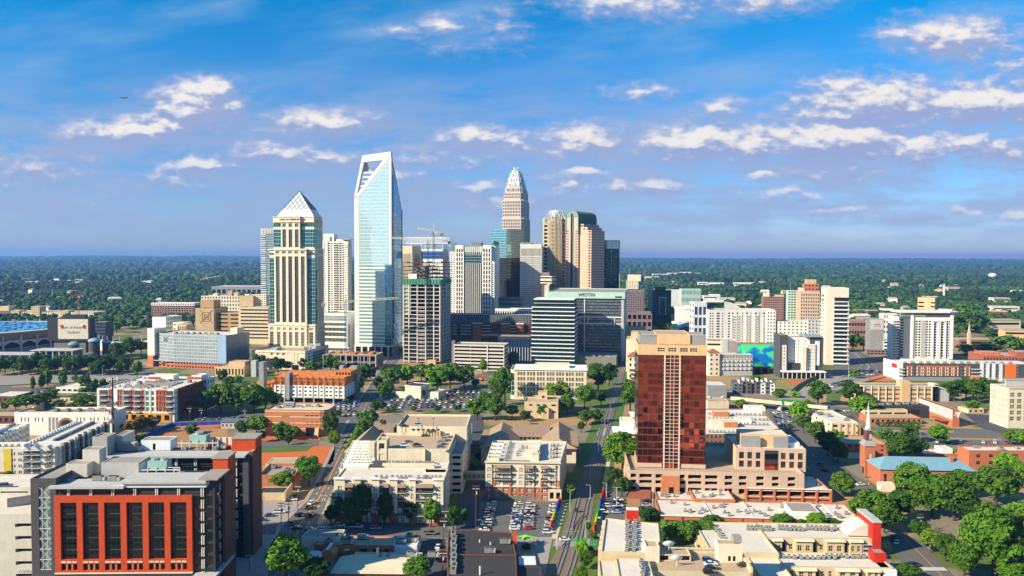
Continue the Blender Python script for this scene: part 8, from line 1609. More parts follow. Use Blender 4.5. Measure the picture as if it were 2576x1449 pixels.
def lot(name, group, rows, head, gap=.0, wheels=True, z=0.):
 for j, (p0, p1, n) in enumerate(rows):
  k = 0
  for i in range(n):
   if CR.random() < gap: continue
   f = i / max(1, n - 1); x, y = p0[0] + (p1[0] - p0[0]) * f, p0[1] + (p1[1] - p0[1]) * f
   car(x,y,head+CR.uniform(-3,3)+(180 if CR.random() < .4 else 0),'CAR, %s %s, %s row, %s' % (ordn(k),'away' if abs(p1[0]-p0[0]) < 30 else 'from left',ordn(j),name),group,wheels=wheels,z=z);k += 1
lot('crowded lot beyond brown roofed townhouses','cars packed in the big parking lot',[((1000-4*j+(60 if j < 3 else 0),990+6.2*j),(1232,988+6.2*j),17-(3 if j < 3 else 0)) for j in range(7)],80,.05,False)
lot('lot right of orange brick office','cars in lot beside orange brick office',[((826,1018+7*j),(892,1016+7*j),6) for j in range(5)],85,.15,False)
lot('lot by railway','cars in parking lot beside the railway',[((1238,1272),(1218,1337),11),((1305,1271),(1294,1334),11),((1334,1275),(1328,1332),9),((1394,1276),(1378,1343),9)],4)
lot('car park right of rainbow fence','cars right of the rainbow fence',[((1526,1262),(1519,1292),3),((1556,1260),(1550,1292),5),((1628,1254),(1626,1284),4)],4)
lot('lot below low white building at left edge','cars in lot at left edge',[((20,990),(140,986),9)],80,.1,False);lot('shaded street lot below left trees','cars in shaded lot under left trees',[((500,1058),(642,1054),9)],30,.1,False)
lot('lot above cream block with brown piers','cars in lot by expressway trees',[((2060,1036),(2130,1036),4),((2066,1052),(2140,1052),4)],10,.2,False);lot('brick sports hall lot','cars in sports hall lot',[((2230,1092),(2410,1094),9),((2300,1113),(2560,1116),10)],60,.2,False)
lot('expressway traffic jam','cars queuing on expressway',[((2148,936),(2205,934),10),((2156,941),(2212,938),10),((2140,946),(2204,944),8)],20,.1,False);lot('traffic below palm covered ramp','cars on curving expressway ramp',[((2092,969),(2150,955),9),((2084,978),(2140,964),9)],25,.1,False);lot('sunken expressway lanes','cars on sunken expressway',[((1955,1084),(1947,1030),6),((1966,1082),(1957,1026),5),((1990,1084),(1980,1030),6)],95,.1,False)
M2 = lambda x, y: (612.4 + .2536 * x, 1081.9 + .2536 * y)
for i,(x,y,h,c,k,lab) in enumerate(((680,735,72,'white','SUV','leading up the avenue before the crossing'),(655,785,74,'black','SUV','driving behind a white one toward crossing'),(550,855,74,'black','SUV','waiting left at the junction stop line'),(615,850,74,'grey','car','waiting middle at the junction stop line'),(690,858,74,'black','SUV','waiting right at the junction stop line'),(495,935,80,'grey','SUV','on shaded left edge of the junction'),(530,985,10,'black','car','crossing the shaded zebra crossing'),(665,1005,8,'black','SUV','in shade right of zebra crossing'),(712,1052,78,'grey','car','heading down below the junction'),(960,962,2,'white','SUV','parked side on below dark oaks'),(1128,975,2,'white','pickup','parked at kerb below dark oaks'),(1312,990,2,'silver','SUV','parked between two utility poles'),(1850,1038,2,'grey','pickup','parked alone right end of shaded street'),(360,825,4,'white','pickup','standing at corner next to poles'),(490,700,4,'white','car','parked by old grey shed, nearer one'),(520,672,4,'grey','car','parked by old grey shed, farther one'),(1930,1172,86,'white','car','in lane beside black roof, first down'),(1932,1232,86,'silver','SUV','in lane beside black roof, second down'),(1936,1295,86,'grey','SUV','in lane beside black roof, third down'),(1632,1108,4,'silver','car','by white shed with roof railing, right one'),(1540,1108,4,'black','car','by white shed with roof railing, left one'),(260,860,10,'blue','car','left at corner lot by red office'),(180,905,10,'blue','car','at corner lot right under red office'),(765,545,70,'black','SUV','turning beside the round street tree'))):
 car(*M2(x, y), h, 'CAR ' + lab, None, c, k)
M1 = lambda x, y: (612.4 + .2536 * x, 952.6 + .2536 * y)
for x,y,h,c,k,lab in ((1200,335,66,'silver','car','alone on avenue above the cross street'),(1240,165,10,'silver','car','turning at far junction'),(1330,165,66,'grey','car','waiting on far part of avenue'),(1390,90,66,'black','SUV','near bridge ramp toward towers'),(1000,640,66,'grey','car','midway on avenue by hedge')): car(*M1(x,y),h,'CAR ' +lab,None,c,k)
car(1421,1361,6,'CAR crossing the tracks on the street',None,'white','car');car(1506,1312,80,'CAR parked at end of rainbow fence',None,'white','SUV')
for x,y,h,c,k,lab in ((2300,1426,20,'black','SUV','at the zebra on lower right road'),(2256,1368,60,'white','car','parked beside red corner tower, lower one'),(2246,1358,60,'grey','pickup','parked beside red corner tower, upper one'),(2045,1152,110,'silver','car','high on shaded street by bell tower'),(2062,1172,110,'grey','SUV','middle of shaded street by bell tower'),(2075,1186,110,'black','car','lower on shaded street by bell tower'),(2165,1222,10,'white','car','crossing street in front of church')): car(x,y,h,'CAR ' +lab,None,c,k)
for x,y,c,k,lab in ((1784,1414,'blue','SUV','first'),(1788,1422,'white','car','second'),(1790,1432,'black','car','third'),(1786,1444,'black','SUV','fourth'),(1871,1425,'black','car','by stair tower, fifth')):
 car(x, y, 4, 'CAR on tan rooftop deck, ' + lab + ' from top', 'cars on the tan rooftop deck', c, k, 11.35)
ZG = None
for o in bpy.data.objects:
 pass
for x,y,c,k,lab,zz in ((1604,672,'white','SUV','front left',24.5),(1640,640,'grey','car','behind the white one',24.5),(1722,668,'black','car','middle',24.5),(1960,690,'grey','car','right',24.5),(1600,482,'black','car','upper level left',28.1),(1742,470,'silver','SUV','upper level middle',28.1)):
 car(*M1(x, y), 5, 'CAR on cream garage roof, ' + lab, 'cars on the cream garage roof', c, k, zz)
p=at(14,1213,290);car(0,0,12,'CAR parked alone on upper deck at far left edge',None,'grey','SUV',CAR_DECK_Z+1.95,True,Vector((p.x,290,0)))
# ------------------------------------------------------------------ trees
leafm('leaf', '2d5015', '688f29'); leafm('leaf_far', '24421a', '3f5f24')
def crown(seed, ncl, nl, leaf, squash=1.0, cone=0.):
 g = np.random.default_rng(seed); C = []
 for k in range(ncl):
  while True:
   d = g.uniform(-1, 1, 3); r = np.linalg.norm(d)
   if .1 < r < 1: break
  d=d/r*r ** .45*.8;d=d*(1+.16*np.sin(3*math.atan2(d[1],d[0])+seed)+.1*np.sin(5*d[2]+seed));
  if cone: f = 1 - cone * (d[2] + .75) / 1.5; d[0] *= max(.12, f); d[1] *= max(.12, f)
  C.append((d, g.uniform(.17, .38) * (1 - .35 * cone * max(0, d[2] + .4))))
 V, F, = [], []; n = 0
 for d, r in C:
  u=g.normal(size=(nl,3));u /= np.linalg.norm(u,axis=1)[:,None];u[:,2]=np.where(u[:,2] <-.35,-u[:,2],u[:,2])
  p=d+u*(r*g.uniform(.6,1.28,nl))[:,None];nn=u+g.normal(size=(nl,3))*.45;nn /= np.linalg.norm(nn,axis=1)[:,None]
  a=np.cross(nn,g.normal(size=(nl,3)));a /= np.linalg.norm(a,axis=1)[:,None];b=np.cross(nn,a);s=leaf*g.uniform(.6,1.35,nl)[:,None]
  q=np.stack([p-a*s-b*s*.55,p+a*s-b*s*.75,p+a*s*.8+b*s*.7,p-a*s*.7+b*s*.8],1).reshape(-1,3);V.append(q);F.append(np.arange(n,n+nl*4).reshape(-1,4));n += nl*4
  # an inner clump so the sky shows only between clumps
  t=(1+5 ** .5)/2;ico=np.array([(-1,t,0),(1,t,0),(-1,-t,0),(1,-t,0),(0,-1,t),(0,1,t),(0,-1,-t),(0,1,-t),(t,0,-1),(t,0,1),(-t,0,-1),(-t,0,1)])/1.9
  V.append(ico*r*.62*g.uniform(.8,1.1,(12,1))+d);fi=[(0,11,5),(0,5,1),(0,1,7),(0,7,10),(0,10,11),(1,5,9),(5,11,4),(11,10,2),(10,7,6),(7,1,8),(3,9,4),(3,4,2),(3,2,6),(3,6,8),(3,8,9),(4,9,5),(2,4,11),(6,2,10),(8,6,7),(9,8,1)]
  F.append([tuple(i + n for i in f) for f in fi]); n += 12
 V = np.concatenate(V); V[:, 2] *= squash
 faces = [tuple(int(i) for i in f) for part in F for f in part]
 me=bpy.data.meshes.new('crown');me.from_pydata(V.tolist(),[],faces);me.materials.append(MT('leaf'));me.update();return me
NEAR=[crown(s,74,105,.066) for s in (1,2,3,4)];MID=[crown(s,36,60,.095) for s in (11,12,13,14)];FAR=[crown(s,16,34,.16) for s in (21,22,23)];PINE=[crown(s,26,70,.11,1.25,.85) for s in (31,32)]
def trunk_mesh(seed):
 rr = random.Random(seed); m = MB(); m.bar((0, 0, -.02), (.02, 0, .45), .045, 0, 7, .03)
 for k in range(5): a=rr.uniform(0,6.28);m.bar((.02,0,.3+.03*k),(.2*math.cos(a),.2*math.sin(a),.62+rr.uniform(-.05,.15)),.02,0,5,.008)
 return m.mesh('trunk', [MT('trunk')])
TRUNK = [trunk_mesh(s) for s in (1, 2, 3)]
TR = random.Random(9); NT_ = [0]
TINT={'': (1,1,1),'bright': (1.2,1.25,.8),'dark': (.55,.62,.6),'red': (1.9,.55,.6),'dry': (1.5,1.15,.8),'yellow': (1.9,1.7,.7)}
def tree_at(p, w, h, label, tint='', group=None, kind='tree', lod=None, cat='tree'):
 k = TR.random(); D = p.y; S = lod or (NEAR if D < 470 else MID if D < 900 else FAR)
 r = empty(kind, (p.x, p.y, p.z), TR.uniform(0, 6.28), label, cat, group)
 cb = .28 if kind == 'tree' and h > w * .75 else .05
 c=put('crown',TR.choice(S),r,Matrix.Translation((0,0,h*(cb+(1-cb)/2))) @ Matrix.Diagonal((w/2*1.06,w/2*1.06,h*(1-cb)/2*1.12/(1.25 if S is PINE else 1),1)))
 t=TINT[tint];j=TR.uniform(.82,1.18);c.color=(t[0]*j,t[1]*j,t[2]*TR.uniform(.8,1.1)*j,1)
 put('trunk', TR.choice(TRUNK), r, Matrix.Diagonal((h * .8, h * .8, h, 1))); NT_[0] += 1
def tree(x, y, wpx, hpx, label, tint='', **k):
 p = gp(x, y); tree_at(p, wpx * p.y / FPX, hpx * p.y / FPX, label, tint, **k)
def trees(where, group, L, tint='', **k):
 L = sorted(L, key=lambda t: t[0])
 for i, t in enumerate(L):
  ti=t[4] if len(t) > 4 else tint;adj={'bright': 'bright green ','dark': 'dark green ','red': 'reddish brown ','dry': 'dry olive ','yellow': 'yellowish ','': 'green '}[ti]
  tree(*t[:4], '%stree, %s from left %s' % (adj, ordn(i), where), ti, group=group, **k)
tree(720,1470,94,118,'bright round leafy tree standing at lower left road edge','bright');tree(798,1468,66,62,'very dark tree behind cream shed at bottom','dark');tree(1050,1462,64,56,'spreading tree at right corner of cream shed','');tree(777,1222,58,74,'round street tree beside orange brick shop','bright');tree(712,1232,54,42,'low spreading tree in front of orange brick shop','dry')
trees('before beige flats','oaks in front of the beige flats',[(852,1316,42,74,'dark'),(905,1326,58,104,'dark'),(884,1330,40,80,'dark'),(968,1322,40,76,'dark'),(1035,1318,40,62,'dark'),(1085,1326,42,66,'bright'),(1140,1332,34,56,'dark'),(832,1322,30,50,'dark')])
trees('in lane between beige flats','trees in the lane',[(1195,1185,26,28),(1168,1320,20,40,'dark'),(1205,1160,20,24,'dark'),(1180,1090,18,22,'dark')])
trees('around red tower podium','trees round the red tower',[(1565,1186,86,86,'bright'),(1565,1250,42,46,'dark'),(1437,1254,28,36,''),(1545,1215,40,34,'dark')])
trees('along rail corridor','trees along the rail corridor',[(1585,1034,52,72,'bright'),(1600,1010,30,50,''),(1505,984,48,62,''),(1532,970,42,52,'dark'),(1495,950,30,34,''),(1270,1012,38,88,'bright'),(1255,1020,30,60,''),(1400,1006,64,42,'dry'),(1427,1044,40,50,''),(1470,1028,44,58,'bright'),(1500,1062,38,30,'dark'),(1475,1068,40,32,''),(1512,1020,24,36,'dark'),(1200,1056,48,48,''),(1246,1058,48,58,'bright'),(1222,1030,36,40,''),(1288,1052,38,34,''),(1365,1052,28,32,'bright'),(1345,1098,34,34,'bright'),(1320,1060,30,26,'dark'),(1445,1120,16,24,'dark'),(1462,1088,20,28,'dark')])
trees('in hedge along avenue','trees hedging the avenue',[(932,1078,36,44),(918,1094,36,38,'bright'),(905,1112,34,38),(894,1132,32,34,'bright'),(884,1152,28,34),(876,1172,22,28,'')])
trees('at orange brick office','trees round the orange brick office',[(831,1106,38,64,'dark'),(842,1130,30,44,'dry'),(711,1104,48,36,'bright'),(737,1106,42,34,''),(658,1112,22,30,''),(726,1120,18,24,'dark'),(645,1096,60,50,''),(612,1098,40,36,'dark')])
trees('behind striped flats','trees behind the striped flats',[(518,1046,54,62,'dark'),(556,1042,62,76,''),(600,1040,58,60,'bright'),(640,1038,64,66,'bright'),(668,1030,44,56,''),(690,1020,40,30,'dark'),(580,1010,40,40,''),(575,975,26,26,''),(600,968,26,24,'bright'),(560,965,26,32,'dark')])
trees('below skyscrapers','trees at the foot of the skyscrapers',[(985,978,46,54),(1025,974,42,56,'bright'),(1003,965,34,44,'dark'),(1060,958,42,40),(1100,988,62,60,'bright'),(1132,978,54,64,'bright'),(1168,978,48,54),(1080,970,40,50,'dark'),(1118,950,36,30),(915,968,42,48,'dark'),(930,960,34,36),(962,1010,26,48),(978,1000,24,40,'dark'),(645,936,26,42,'dark'),(658,930,22,34),(700,938,30,36,'dark'),(722,934,26,26),(790,944,40,34),(762,930,26,32,'dark'),(832,934,36,38),(882,924,32,28),(855,938,30,24,'dark'),(1290,925,30,40,'dark'),(1305,905,30,46,'dark'),(1215,940,24,34,'dry'),(1330,890,26,30,'dark')])
trees('in belt below stadium','trees in the belt below the stadium',[(-8+21*k,944-(k % 3)*4,42,34+(k*7 % 12),'dark') for k in range(16)]+[(300,905,40,44,'dark'),(330,900,44,46,'dark'),(355,895,40,36),(280,925,34,36,'dark'),(345,948,24,36),(315,930,36,30,'dark')])
trees('in pine group by highway','pointed trees by the left highway',[(83,980,17,34),(105,977,19,40,'dark'),(120,970,24,44,'bright'),(158,970,28,42,'bright'),(190,962,20,20),(240,982,19,30)],kind='pine_tree',lod=PINE)
trees('by white hall','trees round the white hall',[(215,982,36,36),(264,977,26,24),(40,1032,38,32,'bright'),(66,1030,38,34,'bright'),(95,1028,36,36),(115,1024,26,24),(206,1022,42,30),(235,1018,26,22,''),(150,1024,30,16,'dry'),(13,1034,20,22,'dark'),(130,1000,30,20,''),(250,1024,20,24,''),(110,1004,24,14,'dark'),(232,990,30,26,'dark'),(210,995,26,20,''),(140,1030,18,12,'dry'),(180,1030,26,14),(222,1172,36,48,'bright'),(206,1180,24,30),(18,1205,26,18),(350,1112,24,18,'bright'),(480,1092,36,22,'dry')])
trees('in dark red group','reddish trees behind the red block',[(330,1100,44,40,'red'),(358,1090,46,42,'red'),(384,1082,32,32,'red'),(322,1112,38,32,'red'),(310,1090,20,24,'')])
trees('in big cluster at lower right','big trees at the lower right',[(2190,1330,95,92),(2225,1340,73,69,'dark'),(2295,1262,91,90),(2345,1300,102,106,'bright'),(2400,1310,93,103),(2262,1310,66,71,'dark'),(2505,1272,103,97),(2500,1448,132,171,'bright'),(2568,1420,109,150),(2455,1400,70,82),(2120,1250,56,55),(2342,1390,56,55,'dry'),(2378,1412,47,68),(2425,1455,66,92),(2548,1476,79,60,'bright'),(2285,1462,49,44,'dark'),(2440,1320,61,69,'dark'),(2310,1350,44,40,'dark'),(2530,1188,52,47,'bright'),(2420,1250,61,60),(2570,1215,44,46)])
trees('around church','trees round the church',[(2278,1160,84,66,'dark'),(2290,1112,40,44),(2362,1118,52,46,'bright'),(2225,1104,38,24),(2130,1140,20,30),(2130,1130,14,26,'dark'),(2240,1148,40,36,'dark')])
trees('beside expressway','trees beside the expressway',[(2057,1020,52,58,''),(2136,1016,48,54,'dark'),(2170,1050,62,54,'bright'),(2010,1068,46,58,'bright'),(2035,1040,30,30,'dark'),(2022,1090,42,44),(2050,1114,48,50),(2082,1146,48,60,'dark'),(2108,1164,42,48,'dark'),(2100,1128,38,44),(1868,1026,36,20),(1960,1000,30,16),(1935,985,26,20,'dark'),(2000,1000,26,14,'yellow'),(1985,1085,14,20,'dark')])
trees('near cream stone office','trees left of the cream stone office',[(2400,1010,44,50,'dark'),(2430,1004,48,50),(2462,1016,54,60),(2490,1006,42,50,'dark'),(2445,1034,34,26),(2380,998,30,30,'dark'),(2540,1120,34,40,''),(2570,1124,42,40,'bright')])
trees('in front of sports hall','small round trees before the sports hall',[(2209+14.4*k,1073,13,13) for k in range(8)])
trees('in white roofed court','trees in the courts between flats',[(1688,1366,60,56,'bright'),(1728,1368,66,58),(1766,1364,58,54),(1660,1362,36,40,''),(1970,1324,52,28,'bright'),(2055,1324,48,30,'bright'),(2092,1324,32,20),(1790,1326,52,28),(1628,1308,50,32,'dark'),(2012,1325,30,16)])
trees('at podium base','trees below the podium',[(1800,1216,42,30,'bright'),(1840,1218,46,32),(1762,1222,42,28),(1870,1216,36,24,'bright'),(1740,1225,34,18)])
trees('along tracks near bottom','shrubs by the tracks',[(1464,1400,32,38,'yellow'),(1472,1432,36,44,''),(1462,1465,34,36,'yellow'),(1480,1338,15,24),(1448,1290,10,14),(1486,1390,16,16,'dark'),(1494,1356,20,16,'dark'),(1325,1382,22,14,'dark')])
trees('among towers at right','trees among the right side blocks',[(2145,884,36,44,'dark'),(2172,880,28,34),(2238,856,26,42),(2428,892,46,26,'dark'),(2478,892,60,30,'dark'),(2530,888,62,44),(2566,884,50,36),(2440,838,70,52,'dark'),(2420,815,50,50),(2148,952,26,20),(1900,962,26,18,''),(2500,846,50,20,'dark'),(2400,862,30,20)])
trees('around big car lot','trees round the big parking lot',[(960,1034,24,24,'dark'),(985,1038,20,16),(1040,1036,18,14,''),(1100,1038,20,16,'dark'),(1150,1036,22,18,'bright'),(1185,1034,26,26,''),(1255,980,34,44,'bright'),(1240,990,26,34),(1195,975,22,20,'dark'),(1015,1000,18,22,'dry'),(1062,1003,18,22),(945,1040,24,30,'dark'),(905,1060,22,24,''),(1160,1000,14,12,'bright'),(1120,1012,12,10,'bright'),(1210,1010,16,14,'bright'),(870,1018,16,14),(848,1050,20,18,'dark')])
trees('near far avenue','trees lining far avenue',[(905,985,26,34,'dark'),(895,1000,22,28),(890,960,30,32),(950,985,22,36,'dark'),(968,950,24,26,'dark')])
# individual trees at the near edge of the woods
def wood_edge():
 rr = random.Random(21); n = 0; tries = 0
 while NT_[0] < 300 and tries < 4000:
  tries += 1;Y=rr.uniform(1120,1650);f=rr.choice((rr.uniform(-.66,-.33),rr.uniform(.16,.66),rr.uniform(.30,.66)));x=f*Y
  if not clear_of(x, Y, 6) or (abs(x - 2) < 10): continue
  if f < 0 and math.hypot(x + 690, Y - 990) < 190: continue
  # keep out of other trees' way and in no lane of the far boulevard
  side='left' if f < 0 else 'right';h=rr.uniform(11,18);tree_at(Vector((x,Y,0)),h*rr.uniform(.8,1.15),h,'green wood edge tree among others beyond %s blocks' % ('stadium side' if f < 0 else 'right hand'),rr.choice(('','dark','','bright')),'trees at the near edge of the %s woods' % side,lod=FAR)
wood_edge()
# the woods beyond, as one mass running to the horizon
def hill(x, y):
 t=min(1,max(0,(y-7000)/15000));t=t*t*(3-2*t);return t*(84+12*math.sin(x*.0007+1)+9*math.sin(x*.0019+y*.0011))
def forest():
 g = np.random.default_rng(5); t = (1 + 5 ** .5) / 2
 ico=np.array([(-1,t,0),(1,t,0),(-1,-t,0),(1,-t,0),(0,-1,t),(0,1,t),(0,-1,-t),(0,1,-t),(t,0,-1),(t,0,1),(-t,0,-1),(-t,0,1)])/1.9
 fi=np.array([(0,11,5),(0,5,1),(0,1,7),(0,7,10),(0,10,11),(1,5,9),(5,11,4),(11,10,2),(10,7,6),(7,1,8),(3,9,4),(3,4,2),(3,2,6),(3,6,8),(3,8,9),(4,9,5),(2,4,11),(6,2,10),(8,6,7),(9,8,1)])
 V, F, S = [], [], []; n = 0
 def scatter(y0, y1, N, r0, r1, sub):
  nonlocal n
  Y = np.sqrt(g.uniform(y0 ** 2, y1 ** 2, N)); X = g.uniform(-.78, .78, N) * Y
  # clearings
  cl=np.sin(X*.0041+1.3)*np.sin(Y*.0027+X*.0013) ;keep=cl > (-.86 if y0 < 3000 else -.93)
  for x, y, k in zip(X, Y, keep):
   if not k: continue
   if y < 2400 and not clear_of(x, y, 5): continue
   if y < 1600 and -.34 < x / y < .13: continue
   if y < 1330 and x < 0 and math.hypot(x + 690, y - 990) < 190: continue
   r = r0 + (r1 - r0) * g.uniform() ** 2 * 1.3;
   for q in range(sub):
    o=np.array((g.uniform(-.5,.5)*r,g.uniform(-.5,.5)*r,g.uniform(.1,.6)*r)) if sub > 1 else np.array((0,0,.35*r));s=r*(g.uniform(.5,.8) if sub > 1 else 1)
    v=ico*s*g.uniform(.72,1.2,(12,1))*np.array((1,1,.8))+o+np.array((x,y,(6 if y < 3000 else 5)+hill(x,y)));V.append(v);F.append(fi+n);n += 12
 scatter(1230,2000,6500,4.2,8.5,4);scatter(2000,3600,13000,5,11,3);scatter(3600,8000,22000,9,21,1);scatter(8000,22800,17000,26,55,1)
 V = np.concatenate(V).astype(np.float32); F = np.concatenate(F).astype(np.int32)
 me=bpy.data.meshes.new('forest');me.vertices.add(len(V));me.vertices.foreach_set('co',V.ravel());me.loops.add(F.size);me.loops.foreach_set('vertex_index',F.ravel());me.polygons.add(len(F));me.polygons.foreach_set('loop_start',np.arange(0,F.size,3,dtype=np.int32));me.update(calc_edges=True);me.validate()
 m, tt, b = _new('forest'); pos = tt.n('ShaderNodeNewGeometry').outputs['Position']
 n1=tt.n('ShaderNodeTexNoise',i_Vector=pos,i_Scale=.035,i_Detail=3.0);n2=tt.n('ShaderNodeTexNoise',i_Vector=pos,i_Scale=.5,i_Detail=3.0);n3=tt.n('ShaderNodeTexNoise',i_Vector=pos,i_Scale=.0016,i_Detail=3.0)
 c=tt.mix(tt.ss(n1.outputs['Fac'],.3,.7),lin('162e10'),lin('3a5720'));c=tt.mix(1.0,c,tt.n('ShaderNodeMapRange',i_0=n2.outputs['Fac'],i_1=.3,i_2=.7,i_3=.75,i_4=1.2).outputs[0],'MULTIPLY');c=tt.mix(1.0,c,tt.n('ShaderNodeMapRange',i_0=n3.outputs['Fac'],i_1=.35,i_2=.65,i_3=.55,i_4=1.45).outputs[0],'MULTIPLY')
 m.node_tree.links.new(c,b.inputs['Base Color']);b.inputs['Roughness'].default_value=.8;b.inputs['Specular IOR Level'].default_value=.15;me.materials.append(m)
 o = put('forest', me); o['kind'] = 'stuff'
 # ground under the woods
 mb=MB();xs,ys=np.linspace(-24000,24000,49),np.array([1560,3000,5000,7000,8500,10000,11500,13000,14500,16000,17500,19000,20500,22000,23000])
 for y0, y1 in zip(ys, ys[1:]):
  for x0,x1 in zip(xs,xs[1:]): mb.poly([(x,y,.12+hill(x,y)) for x,y in ((x0,y0),(x1,y0),(x1,y1),(x0,y1))])
 m2, t2, b2 = _new('forest_floor'); ps = t2.n('ShaderNodeNewGeometry').outputs['Position']
 k=t2.n('ShaderNodeTexNoise',i_Vector=ps,i_Scale=.01,i_Detail=8.0,i_Roughness=.7);m2.node_tree.links.new(t2.mix(t2.ss(k.outputs['Fac'],.35,.65),lin('1a3216'),lin('385426')),b2.inputs['Base Color']);b2.inputs['Roughness'].default_value=.9;b2.inputs['Specular IOR Level'].default_value=.1
 tag(mb.build('terrain', m2), kind='structure')
# ------------------------------------------------------------------ far buildings, masts, poles, aircraft
class HB_:
 def __init__(s, p): s.p = p
 def loc(s, x, y): return x - s.p.x, y - s.p.y
def farb(x, y, w, h, mat, label, cat='building', depth=.5, roof='roof_white', rows=1):
 p=gp(x,y);s=p.y/FPX;W=w*s;Hh=max(h*s+6,9);r=empty('far_building',(p.x,p.y,0),TR.uniform(-.3,.1),label,cat,'pale buildings scattered through the woods');m=MB();m.box(-W/2,W/2,0,W*depth,0,Hh);m.build('wall',MT(mat),r);FOOT.append((HB_(p),-W/2-3,-max(20,p.y*.012),W/2+3,W*depth+3));m=MB();m.box(-W/2-.5,W/2+.5,-.5,W*depth+.5,Hh,Hh+1);m.build('roof',MT(roof),r)
 m = MB()
 for j in range(rows):
  z=Hh*(j+.35)/rows;k=MB();k.box(-W/2+W*.06,W/2-W*.06,-.25,.1,z,z+Hh/rows*.32);k.build('window_band',MT('glass_dark'),r)
FB=[(74,716,18,4),(92,715,8,4),(142,712,14,7),(168,713,22,4),(178,707,10,3),(198,712,20,5),(216,708,6,5),(368,718,24,7),(573,679,10,2),(592,681,14,2),(614,683,10,2),(302,715,8,2),(150,756,14,3),(120,690,8,2),(310,726,12,2),(420,700,10,2)]
for i,f in enumerate(FB): farb(*f,'white2' if i % 3 else 'cream','pale far building, %s from left in left woods' % ordn(sorted(range(len(FB)),key=lambda k: FB[k][0]).index(i)))
FB2=[(1640,708,36,9,'cream'),(1662,702,38,10,'white2'),(1692,698,26,9,'cream'),(1722,694,30,7,'white2'),(1748,696,26,7,'cream'),(1772,698,20,6,'white2'),(1768,724,25,10,'white2'),(1802,722,36,7,'cool_white'),(1790,760,42,10,'white2'),(1828,765,42,9,'cream'),(1600,700,20,5,'white2'),(1870,722,50,7,'cream'),(1920,716,20,4,'white2'),(2165,796,26,8,'brown_pink'),(2195,797,26,8,'brown'),(2400,736,30,9,'pink_stone'),(2520,768,42,12,'beige'),(2530,790,62,11,'cream'),(2512,798,40,7,'red_sign'),(2525,838,92,22,'cream2'),(2560,860,64,18,'peach'),(2455,882,86,15,'brown_pink'),(2150,820,26,6,'cream'),(1690,742,30,8,'pink_stone'),(1655,760,30,10,'cream'),(2230,790,30,6,'white2'),(2440,800,24,6,'white2'),(2560,740,24,5,'cream')]
for i,f in enumerate(FB2): farb(*f,'far low building, %s from left on right side' % ordn(sorted(range(len(FB2)),key=lambda k: FB2[k][0]).index(i)),rows=2 if f[3] > 9 else 1,roof='roof_tan' if f[4] in ('cream2','peach','brown_pink') else 'roof_white')
def roofs():
 rr = random.Random(77); n = 0
 while n < 60:
  Y=rr.uniform(1350,4200);f=rr.uniform(.13,.66) if n % 3 else rr.uniform(-.66,-.33);p=Vector((f*Y,Y,0))
  if not clear_of(p.x, p.y, 8): continue
  w,d,h=rr.uniform(12,36),rr.uniform(10,18),rr.uniform(9,14);r=empty('woodland_house',p,rr.uniform(-.6,.6),'tiny pale house roof among the %s trees' % ('left hand' if f < 0 else 'right hand'),'house','tiny roofs among the %s trees' % ('left hand' if f < 0 else 'right hand'));m=MB();m.box(-w/2,w/2,0,d,0,h);m.build('wall',MT(rr.choice(('cream','white2','pink_stone','beige'))),r)
  m=MB();m.prism([(-w/2-.6,-.6),(w/2+.6,-.6),(w/2+.6,d+.6),(-w/2-.6,d+.6)],h,h+4,0,[(-w/2+3,d/2-.2),(w/2-3,d/2-.2),(w/2-3,d/2+.2),(-w/2+3,d/2+.2)]);m.build('roof',MT(rr.choice(('roof_white','roof_tan','roof_grey','brown_pink'))),r);FOOT.append((HB_(p),-w/2-2,-26,w/2+2,d+3));n += 1
slab('office_block','mint glass office block among trees right of the dark glass tower','office building',1715,1764,727,'mint',G1(14,3,fw=.6,fh=.5,g='glass_pale'),Y=1750,depth=30,yaw=3,extra=lambda b,zt: b.vol('side_wing',R4(-22,0,4,30),0,zt-3,'cool_white'))
roofs()
forest()
def watertower():
 p=at(2497,693,4300);t=empty('water_tower',(p.x,p.y,0),0,'white mushroom water tower above the right hand woods','water tower');m=MB();R0=14*p.y/FPX*.7;n=16;z=p.z
 for k in range(8):
  a0, a1 = -1.57 + 3.14 * k / 8, -1.57 + 3.14 * (k + 1) / 8
  for i in range(n): f=lambda a,j: (R0*math.cos(a)*math.cos(6.283*j/n),R0*math.cos(a)*math.sin(6.283*j/n),z+R0*.62*math.sin(a));m.poly([f(a0,i),f(a0,i+1),f(a1,i+1),f(a1,i)])
 m.build('tank',MT('white2'),t);m=MB();m.bar((0,0,0),(0,0,z),R0*.2,0,10);[m.bar((R0*.6*math.cos(i*1.047),R0*.6*math.sin(i*1.047),0),(R0*.6*math.cos(i*1.047),R0*.6*math.sin(i*1.047),z-R0*.3),R0*.06) for i in range(6)];m.build('leg',MT('white2'),t)
watertower()
def spire(x, yb, yt, Y, lab, wd, mat, name='steeple'):
 p=at(x,yb,Y);q=at(x,yt,Y);t=empty(name,(p.x,Y,0),0,lab,name.replace('_',' '));m=MB();m.bar((0,0,0),(0,0,p.z+(q.z-p.z)*.6),wd,0,4);m.build('shaft',MT(mat),t);m=MB();m.bar((0,0,p.z+(q.z-p.z)*.6),(0,0,q.z),wd*.7,0,4,.15);m.build('tip',MT(mat),t)
spire(2375,727,712,2300,'white church steeple rising from right hand woods',2.6,'white2');spire(2437,878,808,960,'slender tan stone pylon right of white apartment tower',2.2,'sand','pylon')
